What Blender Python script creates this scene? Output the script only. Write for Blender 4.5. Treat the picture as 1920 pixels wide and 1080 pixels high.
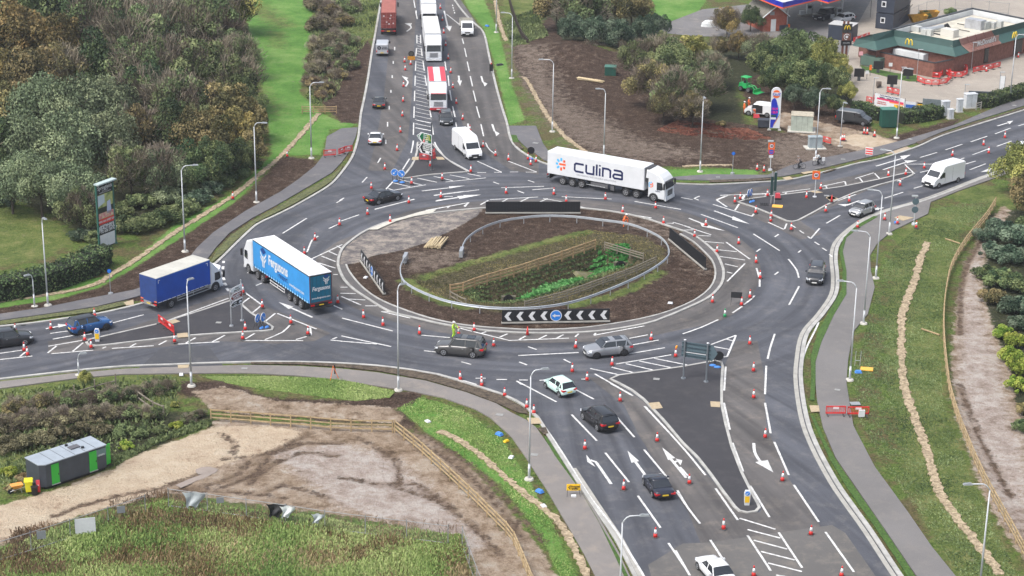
import bpy, bmesh, math, random
import numpy as np
from mathutils import Vector, Matrix
from mathutils.geometry import tessellate_polygon
random.seed(7); np.random.seed(7)
R = math.radians
SC = bpy.context.scene
COL = SC.collection
for o_ in list(bpy.data.objects): bpy.data.objects.remove(o_)

CH, TH, RO, FPX = 72.8, 0.3482, 0.013, 3733.0
cF = Vector((0, math.cos(TH), -math.sin(TH)))
cU0 = Vector((0, math.sin(TH), math.cos(TH))); cR0 = Vector((1, 0, 0))
cR = (cR0*math.cos(RO) + cU0*math.sin(RO)).normalized()
cU = (cU0*math.cos(RO) - cR0*math.sin(RO)).normalized()
cam_d = bpy.data.cameras.new('camera'); cam = bpy.data.objects.new('camera', cam_d); COL.objects.link(cam)
cam.matrix_world = Matrix(((cR.x, cU.x, -cF.x, 0), (cR.y, cU.y, -cF.y, 0), (cR.z, cU.z, -cF.z, CH), (0, 0, 0, 1)))
cam_d.sensor_width = 36; cam_d.lens = FPX/1920*36; cam_d.clip_end = 6000; cam_d.clip_start = 1
SC.camera = cam
SC.render.resolution_x = 1024; SC.render.resolution_y = 576

w = bpy.data.worlds.new('World'); SC.world = w; w.use_nodes = True
nt = w.node_tree; nt.nodes.clear()
sk = nt.nodes.new('ShaderNodeTexSky'); sk.sky_type = 'NISHITA'; sk.sun_disc = False
SUN_EL, SUN_AZ = R(58), R(235)
sk.sun_elevation = SUN_EL; sk.sun_rotation = SUN_AZ
sk.air_density = 1.0; sk.dust_density = 4.0; sk.ozone_density = 1.0
bg = nt.nodes.new('ShaderNodeBackground'); bg.inputs['Strength'].default_value = 0.15
hs = nt.nodes.new('ShaderNodeHueSaturation'); hs.inputs['Saturation'].default_value = 0.55
wo = nt.nodes.new('ShaderNodeOutputWorld')
nt.links.new(sk.outputs[0], hs.inputs['Color']); nt.links.new(hs.outputs[0], bg.inputs[0]); nt.links.new(bg.outputs[0], wo.inputs[0])
sl = bpy.data.lights.new('sun', 'SUN'); sl.energy = 1.35; sl.angle = R(25); sl.color = (1, .97, .92)
so = bpy.data.objects.new('sun', sl); COL.objects.link(so)
sd = Vector((math.sin(SUN_AZ)*math.cos(SUN_EL), math.cos(SUN_AZ)*math.cos(SUN_EL), math.sin(SUN_EL)))
so.rotation_euler = sd.to_track_quat('Z', 'Y').to_euler()
SC.view_settings.view_transform = 'Standard'; SC.view_settings.look = 'None'
SC.view_settings.exposure = 0.80; SC.view_settings.gamma = 1

TILES = {'F': (0, 0, 1), 'A': (1280, 0, 6), 'B': (1600, 0, 6), 'C': (1600, 120, 6), 'D': (1330, 230, 6),
         'E': (700, 220, 6), 'W': (400, 500, 6.75), 'Z': (0, 560, 6), 'H': (680, 0, 4.909)}
for c_ in range(3):
    for r_ in range(3): TILES['%d%d' % (c_, r_)] = (640*c_, 360*r_, 3)
def px(t, u, v):
    ox, oy, s = TILES[t]; return (ox+u/s, oy+v/s)
def G(x, y, z=0.0):
    d = cF*FPX + cR*(x-960) - cU*(y-540)
    t = (z-CH)/d.z
    return Vector((t*d.x, t*d.y, z))
def PR(p):
    d = Vector(p)-Vector((0, 0, CH)); f = d.dot(cF)
    return (960+FPX*d.dot(cR)/f, 540-FPX*d.dot(cU)/f)
def P(s, z=0.0):
    """'tile: u,v u,v F: x,y' -> list of ground points"""
    out = []; t = 'F'
    for tok in s.split():
        if tok.endswith(':'): t = tok[:-1]; continue
        u, v = tok.split(','); out.append(G(*px(t, float(u), float(v)), z))
    return out
def hgt(b, t):
    """height above ground of pixel t standing over ground pixel b"""
    g = G(*b); lo, hi = 0.1, 40
    for _ in range(40):
        m = (lo+hi)/2
        if PR((g.x, g.y, m))[1] > t[1]: lo = m
        else: hi = m
    return lo
def crom(pts, step=1.0, closed=False):
    n = len(pts); out = []
    rng = range(n if closed else n-1)
    for i in rng:
        p1 = pts[i]; p2 = pts[(i+1) % n]
        p0 = pts[i-1] if (closed or i > 0) else p1*2-p2
        p3 = pts[(i+2) % n] if (closed or i+2 < n) else p2*2-p1
        m = max(1, int((p2-p1).length/step))
        for k in range(m):
            t = k/m
            out.append(0.5*((2*p1)+(p2-p0)*t+(2*p0-5*p1+4*p2-p3)*t*t+(3*p1-p0-3*p2+p3)*t**3))
    if not closed: out.append(pts[-1].copy())
    return out
def resamp(pts, step):
    out = [pts[0].copy()]; acc = 0
    for a, b in zip(pts, pts[1:]):
        L = (b-a).length
        if L < 1e-6: continue
        d = step-acc
        while d <= L: out.append(a+(b-a)*(d/L)); d += step
        acc = L-(d-step)
    return out

MATS = {}
def mat(name, col=(), rough=.6, metal=0.0, noise=0.0, scale=3.0, bump=0.0, spec=.5, col2=None, coat=0.0, detail=4, emit=None):
    if name in MATS: return MATS[name]
    m = bpy.data.materials.new(name); m.use_nodes = True; n = m.node_tree.nodes; l = m.node_tree.links
    col = col or (.5,.5,.5); b = n["Principled BSDF"]; b.inputs["Base Color"].default_value = (*col, 1); b.inputs['Roughness'].default_value = rough
    b.inputs['Metallic'].default_value = metal; b.inputs['Specular IOR Level'].default_value = spec
    b.inputs['Coat Weight'].default_value = coat
    if noise or bump or col2:
        tc = n.new('ShaderNodeNewGeometry'); nz = n.new('ShaderNodeTexNoise'); nz.inputs['Scale'].default_value = scale
        nz.inputs['Detail'].default_value = detail; nz.inputs['Roughness'].default_value = .65
        l.new(tc.outputs['Position'], nz.inputs['Vector'])
        rp = n.new('ShaderNodeValToRGB'); c2 = col2 or tuple(min(1, c*(1+noise)) for c in col)
        c1 = col if col2 else tuple(c*(1-noise) for c in col)
        rp.color_ramp.elements[0].color = (*c1, 1); rp.color_ramp.elements[1].color = (*c2, 1)
        rp.color_ramp.elements[0].position = .35; rp.color_ramp.elements[1].position = .65
        l.new(nz.outputs['Fac'], rp.inputs[0]); l.new(rp.outputs[0], b.inputs['Base Color'])
        if bump:
            bp = n.new('ShaderNodeBump'); bp.inputs['Strength'].default_value = 1; bp.inputs['Distance'].default_value = bump
            l.new(nz.outputs['Fac'], bp.inputs['Height']); l.new(bp.outputs[0], b.inputs['Normal'])
    if emit:
        b.inputs['Emission Color'].default_value = (*emit[0], 1); b.inputs['Emission Strength'].default_value = emit[1]
    MATS[name] = m; return m
def paint(name, col, rough=.28, metal=.0): return mat(name, col, rough, metal, coat=.5)

white = mat('white_paint', (.66, .67, .68), .45, noise=.05, scale=2)
lorry_white = mat('lorry_white', (.66, .675, .69), .4, noise=.04, scale=.8)
line_white = mat('road_marking_paint', (.40, .40, .39), .75, col2=(.72, .72, .71), scale=3)
black = mat('black_plastic', (.012, .012, .014), .5)
tyre_m = mat('tyre_rubber', (.018, .018, .019), .85)
rim_m = mat('alloy_rim', (.42, .43, .45), .35, .6)
rim_dark = mat('dark_rim', (.07, .07, .08), .35, .5)
glass_m = mat('dark_glass', (.018, .022, .028), .06, spec=.9)
chrome = mat('bright_metal', (.6, .6, .62), .3, .8)
galv = mat('galvanised_steel', (.42, .44, .46), .42, .5, noise=.12, scale=1.5)
lamp_m = mat('pale_lamp_column', (.52, .54, .56), .5, noise=.05, scale=2)
red_l = mat('red_lens', (.55, .015, .02), .3)
head_l = mat('headlight_lens', (.75, .78, .82), .15)
plate_y = mat('yellow_plate', (.75, .52, .03), .5)
plate_w = mat('white_plate', (.75, .75, .72), .5)
cone_red = mat('cone_red', (.62, .03, .025), .5)
cone_white = mat('cone_white', (.78, .78, .78), .4)
rubber = mat('recycled_rubber', (.07, .07, .072), .9)
barrier_red = mat('barrier_red', (.62, .03, .03), .5, noise=.15, scale=4)
sandbag = mat('blue_sandbag', (.06, .22, .60), .7)
timber = mat('fence_timber', (.33, .23, .12), .85, noise=.25, scale=2)
timber_new = mat('new_timber', (.36, .265, .145), .85, noise=.22, scale=2.5)
conc = mat('concrete', (.34, .33, .30), .9, noise=.14, scale=1.2)
kerb_m = mat('kerb_concrete', (.36, .355, .335), .85, noise=.22, scale=.8, detail=8)
tan_slab = mat('buff_tactile_paving', (.40, .32, .21), .85, noise=.12, scale=5)
green_box = mat('green_cabinet', (.012, .075, .055), .5, noise=.15, scale=1)
blue_sign = mat('sign_blue', (.015, .10, .50), .4)
sign_black = mat('sign_black', (.012, .013, .016), .45)
sign_green = mat('sign_green', (.0, .10, .035), .4)
sign_brown = mat('sign_brown', (.23, .035, .02), .45)
sign_back = mat('sign_grey_back', (.10, .15, .175), .5, .2)
yellow = mat('yellow_sign', (.80, .48, .01), .5)
orange = mat('orange_plastic', (.80, .16, .02), .5)

class MB:
    def __init__(s): s.v = []; s.f = []
    def add(s, vs, fs):
        o = len(s.v); s.v += [tuple(v) for v in vs]; s.f += [tuple(i+o for i in f) for f in fs]; return s
    def box(s, c, d, rz=0, taper=1.0):
        x, y, z = (q/2 for q in d); ca, sa = math.cos(rz), math.sin(rz); vs = []
        for k in (-1, 1):
            t = 1 if k < 0 else taper
            for i, j in ((-1, -1), (1, -1), (1, 1), (-1, 1)):
                a, b = i*x*t, j*y*t; vs.append((c[0]+a*ca-b*sa, c[1]+a*sa+b*ca, c[2]+k*z))
        return s.add(vs, [(3, 2, 1, 0), (4, 5, 6, 7), (0, 1, 5, 4), (1, 2, 6, 5), (2, 3, 7, 6), (3, 0, 4, 7)])
    def cyl(s, a, b, r0, r1=None, n=10, caps=True):
        a = Vector(a); b = Vector(b); r1 = r0 if r1 is None else r1
        d = (b-a).normalized(); u = d.orthogonal().normalized(); v = d.cross(u)
        vs = [a+(u*math.cos(t)+v*math.sin(t))*r0 for t in [2*math.pi*i/n for i in range(n)]]
        vs += [b+(u*math.cos(t)+v*math.sin(t))*r1 for t in [2*math.pi*i/n for i in range(n)]]
        fs = [(i, (i+1) % n, n+(i+1) % n, n+i) for i in range(n)]
        if caps: fs += [tuple(range(n-1, -1, -1)), tuple(range(n, 2*n))]
        return s.add(vs, fs)
    def tube(s, pts, r, n=6):
        pts = [Vector(p) for p in pts]; rs = r if isinstance(r, (list, tuple)) else [r]*len(pts); rings = []
        u = None
        for i, p in enumerate(pts):
            d = (pts[min(i+1, len(pts)-1)]-pts[max(i-1, 0)]).normalized()
            u = d.orthogonal().normalized() if u is None else (u-d*u.dot(d)).normalized()
            v = d.cross(u); rings.append([p+(u*math.cos(2*math.pi*k/n)+v*math.sin(2*math.pi*k/n))*rs[i] for k in range(n)])
        return s.loft(rings)
    def loft(s, rings, caps=True):
        n = len(rings[0]); vs = [p for r in rings for p in r]
        fs = [(i*n+k, i*n+(k+1) % n, (i+1)*n+(k+1) % n, (i+1)*n+k) for i in range(len(rings)-1) for k in range(n)]
        if caps: fs += [tuple(range(n-1, -1, -1)), tuple((len(rings)-1)*n+k for k in range(n))]
        return s.add(vs, fs)
    def quad(s, *p): return s.add(p, [tuple(range(len(p)))])
    def shell(s, prof, w, inset=.06, cx=0):
        """side profile (x,z) extruded over y in -w..w with chamfered edges"""
        mx = sum(p[0] for p in prof)/len(prof); mz = sum(p[1] for p in prof)/len(prof)
        def ring(y, k): return [(p[0]+(mx-p[0])*k/max(.3, abs(mx-p[0])) if k else p[0], y, p[1]+(mz-p[1])*k/max(.3, abs(mz-p[1])) if k else p[1]) for p in prof]
        return s.loft([ring(-w, inset), ring(-w+inset, 0), ring(w-inset, 0), ring(w, inset)])
    def build(s, name, m, parent=None, smooth=False, loc=None):
        me = bpy.data.meshes.new(name); me.from_pydata(s.v, [], s.f); me.materials.append(m)
        if smooth:
            for p in me.polygons: p.use_smooth = True
        o = bpy.data.objects.new(name, me); COL.objects.link(o)
        if parent: o.parent = parent
        if loc: o.location = loc
        return o
def tag(o, label=None, cat=None, group=None, kind=None):
    if label: o['label'] = label
    if cat: o['category'] = cat
    if group: o['group'] = group
    if kind: o['kind'] = kind
    return o
def thing(name, label, cat, loc=(0, 0, 0), rz=0, group=None):
    o = bpy.data.objects.new(name, None); COL.objects.link(o); o.location = loc; o.rotation_euler = (0, 0, rz)
    o.empty_display_size = .3
    return tag(o, label, cat, group)
def dup(root, loc=None, rz=None, label=None, scale=None, group=None):
    def cp(o, par):
        c = o.copy(); COL.objects.link(c); c.parent = par
        for ch in kids.get(o, []): cp(ch, c)
        return c
    kids = {}
    st = [root]
    while st:
        o = st.pop(); kids[o] = KIDS.get(o.name) or list(o.children); st += kids[o]
    c = cp(root, None)
    if loc is not None: c.location = loc
    if rz is not None: c.rotation_euler = (0, 0, rz)
    if scale is not None: c.scale = scale if isinstance(scale, (tuple, list)) else (scale,)*3
    if label: c['label'] = label
    if group: c['group'] = group
    return c
KIDS = {}
def sheet(name, polys, z, m, holes=(), kind='structure', depth=0, **kw):
    """flat sheet(s) at height z, with a skirt down when depth > 0"""
    mb = MB()
    for pl in polys:
        loops = [[Vector((p.x, p.y, 0)) for p in pl]]+[[Vector((p.x, p.y, 0)) for p in h] for h in holes]
        tris = tessellate_polygon(loops); flat = [p for l in loops for p in l]
        fs = []
        for t in tris:
            a, b, c = (flat[i] for i in t)
            if (b-a).cross(c-a).z < 0: t = (t[0], t[2], t[1])
            fs.append(t)
        mb.add([(p.x, p.y, z) for p in flat], fs)
        if depth:
            n = len(pl); mb.add([(p.x, p.y, z) for p in pl]+[(p.x, p.y, z-depth) for p in pl], [(i, (i+1) % n, n+(i+1) % n, n+i) for i in range(n)])
    o = mb.build(name, m)
    return tag(o, kind=kind, **kw)
def offs(pts, d, closed=False):
    out = []; n = len(pts)
    for i in range(n):
        a = pts[i-1] if (i or closed) else pts[0]; b = pts[(i+1) % n] if (i+1 < n or closed) else pts[-1]
        t = (b-a); t.z = 0
        if t.length < 1e-9: t = Vector((1, 0, 0))
        t.normalize(); out.append(pts[i]+Vector((-t.y, t.x, 0))*d)
    return out
def ribbon(mb, pts, hw, z, closed=False, jit=0, h=0):
    """flat (h=0) or boxed ribbon along pts"""
    l = offs(pts, hw, closed); r = offs(pts, -hw, closed)
    if jit:
        for a in (l, r):
            for i, p in enumerate(a): a[i] = p+Vector((random.uniform(-jit, jit), random.uniform(-jit, jit), 0))
    n = len(pts); vs = [(p.x, p.y, z) for p in l]+[(p.x, p.y, z) for p in r]
    rng = range(n if closed else n-1)
    fs = [(n+i, n+(i+1) % n, (i+1) % n, i) for i in rng]
    if h:
        vs += [(p.x, p.y, z-h) for p in l]+[(p.x, p.y, z-h) for p in r]
        fs += [(i, (i+1) % n, 2*n+(i+1) % n, 2*n+i) for i in rng]+[(n+(i+1) % n, n+i, 3*n+i, 3*n+(i+1) % n) for i in rng]
        if not closed: fs += [(0, 2*n, 3*n, n), (n-1, 2*n-1, 4*n-1, 3*n-1)]
    return mb.add(vs, fs)
def text_mesh(s, size, align='CENTER', bold=0.0, sx=1.0, shear=0):
    c = bpy.data.curves.new('t', 'FONT'); c.body = s; c.size = size; c.align_x = align; c.align_y = 'CENTER'; c.offset = bold; c.shear = shear
    c.resolution_u = 3
    o = bpy.data.objects.new('t', c); COL.objects.link(o)
    dg = bpy.context.evaluated_depsgraph_get(); me = bpy.data.meshes.new_from_object(o.evaluated_get(dg)); bpy.data.objects.remove(o)
    if sx != 1:
        for v in me.vertices: v.co.x *= sx
    return me
def lettering(s, size, M, m, parent, name='lettering', **kw):
    """text as a mesh part; M maps text plane (x right, y up) to parent space"""
    me = text_mesh(s, size, **kw); me.name = name; me.transform(M); me.materials.clear(); me.materials.append(m)
    o = bpy.data.objects.new(name, me); COL.objects.link(o); o.parent = parent; return o
def plane_M(o, xdir, ydir):
    x = Vector(xdir).normalized(); y = Vector(ydir).normalized(); z = x.cross(y)
    return Matrix(((x.x, y.x, z.x, o[0]), (x.y, y.y, z.y, o[1]), (x.z, y.z, z.z, o[2]), (0, 0, 0, 1)))
def dirz(a, b): return math.atan2(b.y-a.y, b.x-a.x)
TILES['I'] = (620, 370, 5.683); TILES['J'] = (1180, 380, 6); TILES['K'] = (1560, 1, 6.79)
kNL = "F: 738,-150 728,-60 715,0 703,67 697,100 690,147 683,185 677,213 674,240 671,262 660,296 640,325 622,345 600,360 547,390 510,408 480,423 443,457 418,482 390,507 350,538 300,560 235,578 180,590 130,597 60,607 0,613 -80,622 -420,655"
kSL = "F: -420,760 -80,722 0,712 133,697 233,688 317,685 387,682 470,680 560,680 633,682 707,687 773,695 820,703 873,719 940,740 985,763 1008,784 1028,817 1058,865 1097,925 1130,975 1155,1012 1185,1070 1215,1130 1310,1330"
kSR = "F: 1960,1480 1750,1170 1683,1073 1633,997 1597,947 1567,903 1533,840 1513,787 1502,720 1503,677 1513,627 1543,590 1567,553 1570,520 1567,483 1573,457 1597,432 1630,410 1663,397 1730,378 1780,360 1830,340 1880,322 1990,283 2260,188"
kEU = "F: 2260,96 1990,182 1920,207 1830,235 1767,255 1717,277 1650,299 1613,306 1563,319 1513,331 1472,339 1413,343 1330,347 1270,345 1200,340 1120,330 1060,318 1015,305 987,291 968,277 957,260 950,230 942,205 933,173 926,145 918,110 907,63 890,45 873,28 852,0 830,-40 800,-150"
kRing = "F: 688.6,432 655,454.5 641,468.5 634,489.7 635.8,505.5 646.4,526.6 664,544 687.7,559.7 11: 270,675 390,705 560,745 750,775 900,790 1100,797 1300,795 1500,780 1705,745 1800,715 F: 1280,582 1328,559 1351.7,535 1356.7,513 1353,497 1343,477 1321.7,456.7 1296.7,440 1255,425 1213,411 1180,403 1140,396 1090,391 1040,388 980,387 920,390 860,395 800,402 740,413"
kRingIn = "F: 649,497.6 655,511 676,537 706,560 11: 320,655 500,715 700,755 950,775 1100,780 1350,770 1600,735 1800,690 F: 1285,573 1310,559.7 1330,543 1340,525 1341,506.7 1335,490 1321.7,475 1300,455 1275,440"
NL, SL, SR, EU = (crom(P(k), 1.5) for k in (kNL, kSL, kSR, kEU))
RING = crom(P(kRing), 1.2, True); RINGIN = crom(P(kRingIn), 1.2)
AX = [Vector((p.x, p.y, 0)) for p in P("11: 860,640 930,625 1150,560 1400,470 1560,420", -2.0)]
DIT = P("11: 620,600 780,520 1000,460 1250,375 1470,300 1560,330 1690,380 1790,385 1460,530 1250,600 1050,655 960,670 750,650")

def seg_d(X, Y, pts, closed=False):
    D = np.full(X.shape, 1e9); n = len(pts)
    for i in range(n if closed else n-1):
        a, b = pts[i], pts[(i+1) % n]; dx, dy = b.x-a.x, b.y-a.y; L = dx*dx+dy*dy+1e-9
        t = np.clip(((X-a.x)*dx+(Y-a.y)*dy)/L, 0, 1); D = np.minimum(D, np.hypot(X-a.x-t*dx, Y-a.y-t*dy))
    return D
def inside(X, Y, pts):
    c = np.zeros(X.shape, bool); n = len(pts)
    for i in range(n):
        a, b = pts[i], pts[(i+1) % n]
        if a.y == b.y: continue
        c ^= ((a.y > Y) != (b.y > Y)) & (X < (b.x-a.x)*(Y-a.y)/(b.y-a.y)+a.x)
    return c
def sdf(X, Y, pts):
    d = seg_d(X, Y, pts, True); return np.where(inside(X, Y, pts), d, -d)
def vnoise(X, Y, s, seed):
    """value noise, numpy"""
    rs = np.random.RandomState(seed); T = rs.rand(256, 256)
    x = X/s; y = Y/s; xi = np.floor(x).astype(int); yi = np.floor(y).astype(int); fx = x-xi; fy = y-yi
    fx = fx*fx*(3-2*fx); fy = fy*fy*(3-2*fy)
    g = lambda i, j: T[(xi+i) % 256, (yi+j) % 256]
    return (g(0, 0)*(1-fx)+g(1, 0)*fx)*(1-fy)+(g(0, 1)*(1-fx)+g(1, 1)*fx)*fy
xs = np.concatenate([[-3000, -1200, -500, -220, -140], np.arange(-108, 110, .5), [140, 220, 500, 1200, 3000]])
ys = np.concatenate([[-600, -100, 60, 100, 118], np.arange(124, 400, .5), [430, 500, 700, 1200, 4000]])
XX, YY = np.meshgrid(xs, ys)
def mask(*polys, soft=1.0):
    m = np.zeros(XX.shape)
    for s in polys:
        pl = s if isinstance(s, list) else P(s)
        m = np.maximum(m, np.clip(.5+sdf(XX, YY, pl)/(2*soft), 0, 1))
    return m
def rut(*lines, hw=.5, soft=.4):
    m = np.zeros(XX.shape)
    for s in lines:
        pl = crom(s if isinstance(s, list) else P(s), 2); m = np.maximum(m, np.clip(.5+(hw-seg_d(XX, YY, pl))/(2*soft), 0, 1))
    return m
A = {}
A['pale'] = mask("F: 1885,395 1850,440 1820,495 1806,560 1800,620 1796,690 1806,780 1850,910 1895,990 1940,1020 1920,850 1885,750 1875,680 1858,640 1842,580 1834,530 1842,470", "12: -400,380 0,330 300,420 560,640 820,900 700,960 400,800 0,700", soft=1.5)
A['dry'] = mask("11: 350,400 380,350 560,325 660,345 690,380 600,410 480,425 380,430", "J: 0,170 200,215 440,330 640,480 860,640 950,800 860,790 640,600 440,440 300,330 0,240", "F: 965,90 1010,95 1060,190 1200,262 1330,292 1200,302 1080,272 1030,230 980,150", "F: 1440,262 1560,240 1640,268 1600,290 1500,318 1440,315", soft=3)
A['mud'] = mask("F: 530,293 590,300 600,315 560,350 510,388 460,420 400,470 360,510 300,552 235,572 150,585 0,606 -80,612 -80,585 0,577 100,563 187,540 253,503 300,470 340,447 383,417 440,380 467,360",
    RING, "F: 960,85 1000,92 1050,85 1100,95 1160,150 1200,140 1290,200 1330,225 1420,235 1470,250 1500,300 1470,318 1400,318 1310,312 1240,314 1087,278 1060,258 1013,193 985,165 962,120",
    "F: 340,715 425,716 500,745 640,752 700,748 720,735 800,735 770,760 740,762 780,795 780,806 740,796 640,790 560,785 400,772 385,750 330,740",
    "F: 640,230 600,190 590,120 640,110 690,75 700,95 690,140 683,180 677,213 672,232", "F: 1440,262 1530,228 1570,262 1620,272 1650,268 1630,292 1540,315 1480,325 1430,318",
    "F: 1650,262 1760,232 1800,222 1790,235 1700,262 1680,272", "F: 1030,30 1060,60 1050,95 1160,110 1280,120 1330,190 1320,240 1200,250 1050,200 980,120 1000,60",
    "F: 1440,135 1600,200 1650,260 1560,280 1480,250 1400,210 1390,150", soft=.8)
A['wet'] = mask("F: 400,785 560,795 740,800 800,850 885,935 960,1010 1000,1080 1050,1160 900,1160 893,1080 870,995 750,985 640,967 320,924 150,965 0,1022 -60,1050 -60,990 150,900 300,850 400,800",
    "F: 1880,385 1838,440 1808,495 1794,560 1788,620 1782,690 1795,780 1840,920 1885,1000 1930,1060 1975,1030 1940,850 1905,750 1890,680 1872,640 1852,580 1842,530 1850,470 1895,395",
    "F: 360,735 420,725 520,752 640,758 740,765 760,785 735,795 640,785 560,782 400,770", "F: 735,800 800,815 880,870 960,960 1020,1040 1060,1110 1000,1110 960,1010 885,935 800,850",
    "F: 1470,210 1560,235 1640,250 1700,272 1650,290 1560,272 1480,245 1440,225", soft=.7)
A['sand'] = mask("02: -60,700 250,610 600,520 700,430 850,370 1040,300 1200,240 1450,235 1640,255 1700,275 1450,385 1200,470 950,570 700,660 300,790 -60,880",
    "F: 1560,262 1600,252 1640,253 1720,282 1700,290 1650,287 1600,272", "02: 1350,400 1740,275 1700,290 1400,420", soft=.7)
A['bright'] = mask("F: 450,-60 590,-60 583,60 575,120 562,175 600,212 640,228 670,232 655,240 618,243 600,290 530,292 440,380 340,447 253,503 187,540 100,563 -80,590 -80,560 60,540 190,520 260,480 330,420 440,360 510,290 500,200 470,80",
    "F: 380,706 500,706 640,712 740,735 730,748 660,752 560,738 430,720", "F: 745,765 790,745 870,770 940,820 990,900 1040,990 1085,1090 1060,1100 1010,1000 940,910 860,850 800,810",
    "F: 1200,-10 1330,-10 1310,22 1250,42 1200,35", "F: 850,-40 890,-40 935,60 960,160 985,225 955,235 945,190 925,110 905,50 880,20", "F: 1210,318 1420,316 1420,328 1400,340 1215,338", soft=.6)
A['olive'] = mask("F: -60,370 60,395 110,420 140,455 90,480 0,500 -60,500", "F: 940,-60 1010,-60 1010,0 1060,60 1020,90 960,95 945,40", "F: 0,700 330,700 340,735 300,800 220,880 0,930 -60,930 -60,740",
    "F: 1380,235 1440,260 1400,320 1450,318", "F: 590,-60 712,-60 700,60 660,120 630,180 600,200 575,190 580,60", "F: 1790,340 1870,350 1925,400 1930,700 1950,1000 1900,780 1830,520 1870,400 1840,380 1790,372",
    "F: 1700,400 1840,385 1790,450 1770,620 1775,760 1850,950 1930,1110 1800,1110 1700,900 1660,640 1680,480", soft=1.5)
A['patchy'] = mask("00: 1390,60 1470,10 1660,150 1570,155", "00: 1530,180 1580,180 1590,270 1540,260", "00: 1420,420 1500,520 1560,640 1480,560", "F: 430,708 520,712 600,730 520,728", "F: 850,775 900,800 950,870 920,860", soft=2.5)
A['field'] = mask("F: -60,1050 0,1025 150,975 320,935 640,975 870,1003 890,1090 900,1160 -60,1160", soft=.8)
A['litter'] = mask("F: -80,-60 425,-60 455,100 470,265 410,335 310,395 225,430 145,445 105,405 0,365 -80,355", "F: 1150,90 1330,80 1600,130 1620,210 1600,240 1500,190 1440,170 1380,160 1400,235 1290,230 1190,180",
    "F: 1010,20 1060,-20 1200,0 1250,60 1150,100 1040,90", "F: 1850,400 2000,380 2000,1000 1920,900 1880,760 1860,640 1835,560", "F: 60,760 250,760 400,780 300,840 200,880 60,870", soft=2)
bank = mask("11: 370,470 560,440 1000,330 1400,215 1700,250 1830,330 1800,420 1500,560 1200,640 900,680 700,660 480,590", soft=1.5)
A['bank'] = np.clip(bank-mask(DIT, soft=.6)*.0, 0, 1)
A['bankgrass'] = np.maximum(rut("11: 470,480 800,380 1200,270 1380,225", "11: 1300,640 1600,560 1790,450", hw=.7, soft=.7), rut("11: 360,500 500,590 700,650", hw=.9, soft=.6))
A['oldroad'] = mask("I: 390,355 700,240 1100,150 1300,90 1500,80 F: 905,392 895,405 850,430 800,455 750,470 I: 420,630 330,680 160,725 90,750 80,680 120,560 200,480", soft=.5)
A['ruts'] = rut("02: 1500,420 1440,500 1250,580 1000,620", "02: 1400,430 1350,500 1200,560 980,600", "02: 1740,275 1500,390 1250,420", "02: 1200,470 900,580 600,640 300,740",
                "12: 250,560 500,640 700,760 900,960", "02: 1920,330 1700,330 1500,400", "12: 330,260 600,420 850,640 1000,850", "12: 380,240 700,430 930,640 1150,900", "02: 1240,275 1320,330 1300,400", "02: 1900,400 1700,380 1550,440 1400,560", "12: 100,300 300,420 330,560", "12: 0,520 200,560 420,560 640,700", "02: 1050,590 1300,600 1600,640", "02: 1850,640 1600,560 1500,600", "21: 1780,160 1640,330 1570,520 1560,800", "22: 1560,0 1680,320 1850,640", hw=.28, soft=.5)
dD = seg_d(XX, YY, AX); t_ = np.clip(1-dD/5.5, 0, 1); ditch = -2.1*(t_*t_*(3-2*t_))*np.clip(sdf(XX, YY, DIT)/1.6, 0, 1)
road_poly = NL+SL+SR+EU
away = np.clip((-sdf(XX, YY, road_poly)-1.0)/2, 0, 1); isl = np.clip(sdf(XX, YY, RINGIN)/1.5-.3, 0, 1)*(1-A['oldroad'])
rough = np.maximum(away, isl)
rel = ((vnoise(XX, YY, 1.3, 1)-.5)*.16+(vnoise(XX, YY, .7, 2)-.5)*.14)*(A['mud']+.45*A['wet'])+(vnoise(XX, YY, 6, 3)-.4)*.3*A['field']
# soil mound beside the north road, and gentle swell under the rough ground
mc = G(1075, 105); rel = rel+1.9*np.exp(-(((XX-mc.x)/8)**2+((YY-mc.y)/9)**2))
ZZ = ditch+rel*rough-.16*A['ruts']*away
def height(x, y):
    i = min(max(int(np.searchsorted(ys, y))-1, 0), len(ys)-2); j = min(max(int(np.searchsorted(xs, x))-1, 0), len(xs)-2)
    return float(ZZ[i, j])
nx, ny = len(xs), len(ys)
me = bpy.data.meshes.new('ground'); idx = np.arange(nx*ny).reshape(ny, nx)
q = np.stack([idx[:-1, :-1], idx[:-1, 1:], idx[1:, 1:], idx[1:, :-1]], -1).reshape(-1, 4)
me.vertices.add(nx*ny); me.vertices.foreach_set('co', np.stack([XX, YY, ZZ], -1).reshape(-1).astype(np.float32))
me.loops.add(q.size); me.loops.foreach_set('vertex_index', q.reshape(-1).astype(np.int32))
me.polygons.add(len(q)); me.polygons.foreach_set('loop_start', (np.arange(len(q))*4).astype(np.int32)); me.polygons.foreach_set('use_smooth', np.ones(len(q), bool))
me.update(calc_edges=True)
for k, a in A.items():
    at = me.attributes.new(k, 'FLOAT', 'POINT'); at.data.foreach_set('value', a.reshape(-1).astype(np.float32))
gm = bpy.data.materials.new('ground_soil_and_grass'); gm.use_nodes = True; N = gm.node_tree.nodes; Lk = gm.node_tree.links
def nd(t, **kw):
    n = N.new(t)
    for k, v in kw.items(): setattr(n, k, v)
    return n
geo = nd('ShaderNodeNewGeometry')
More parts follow.
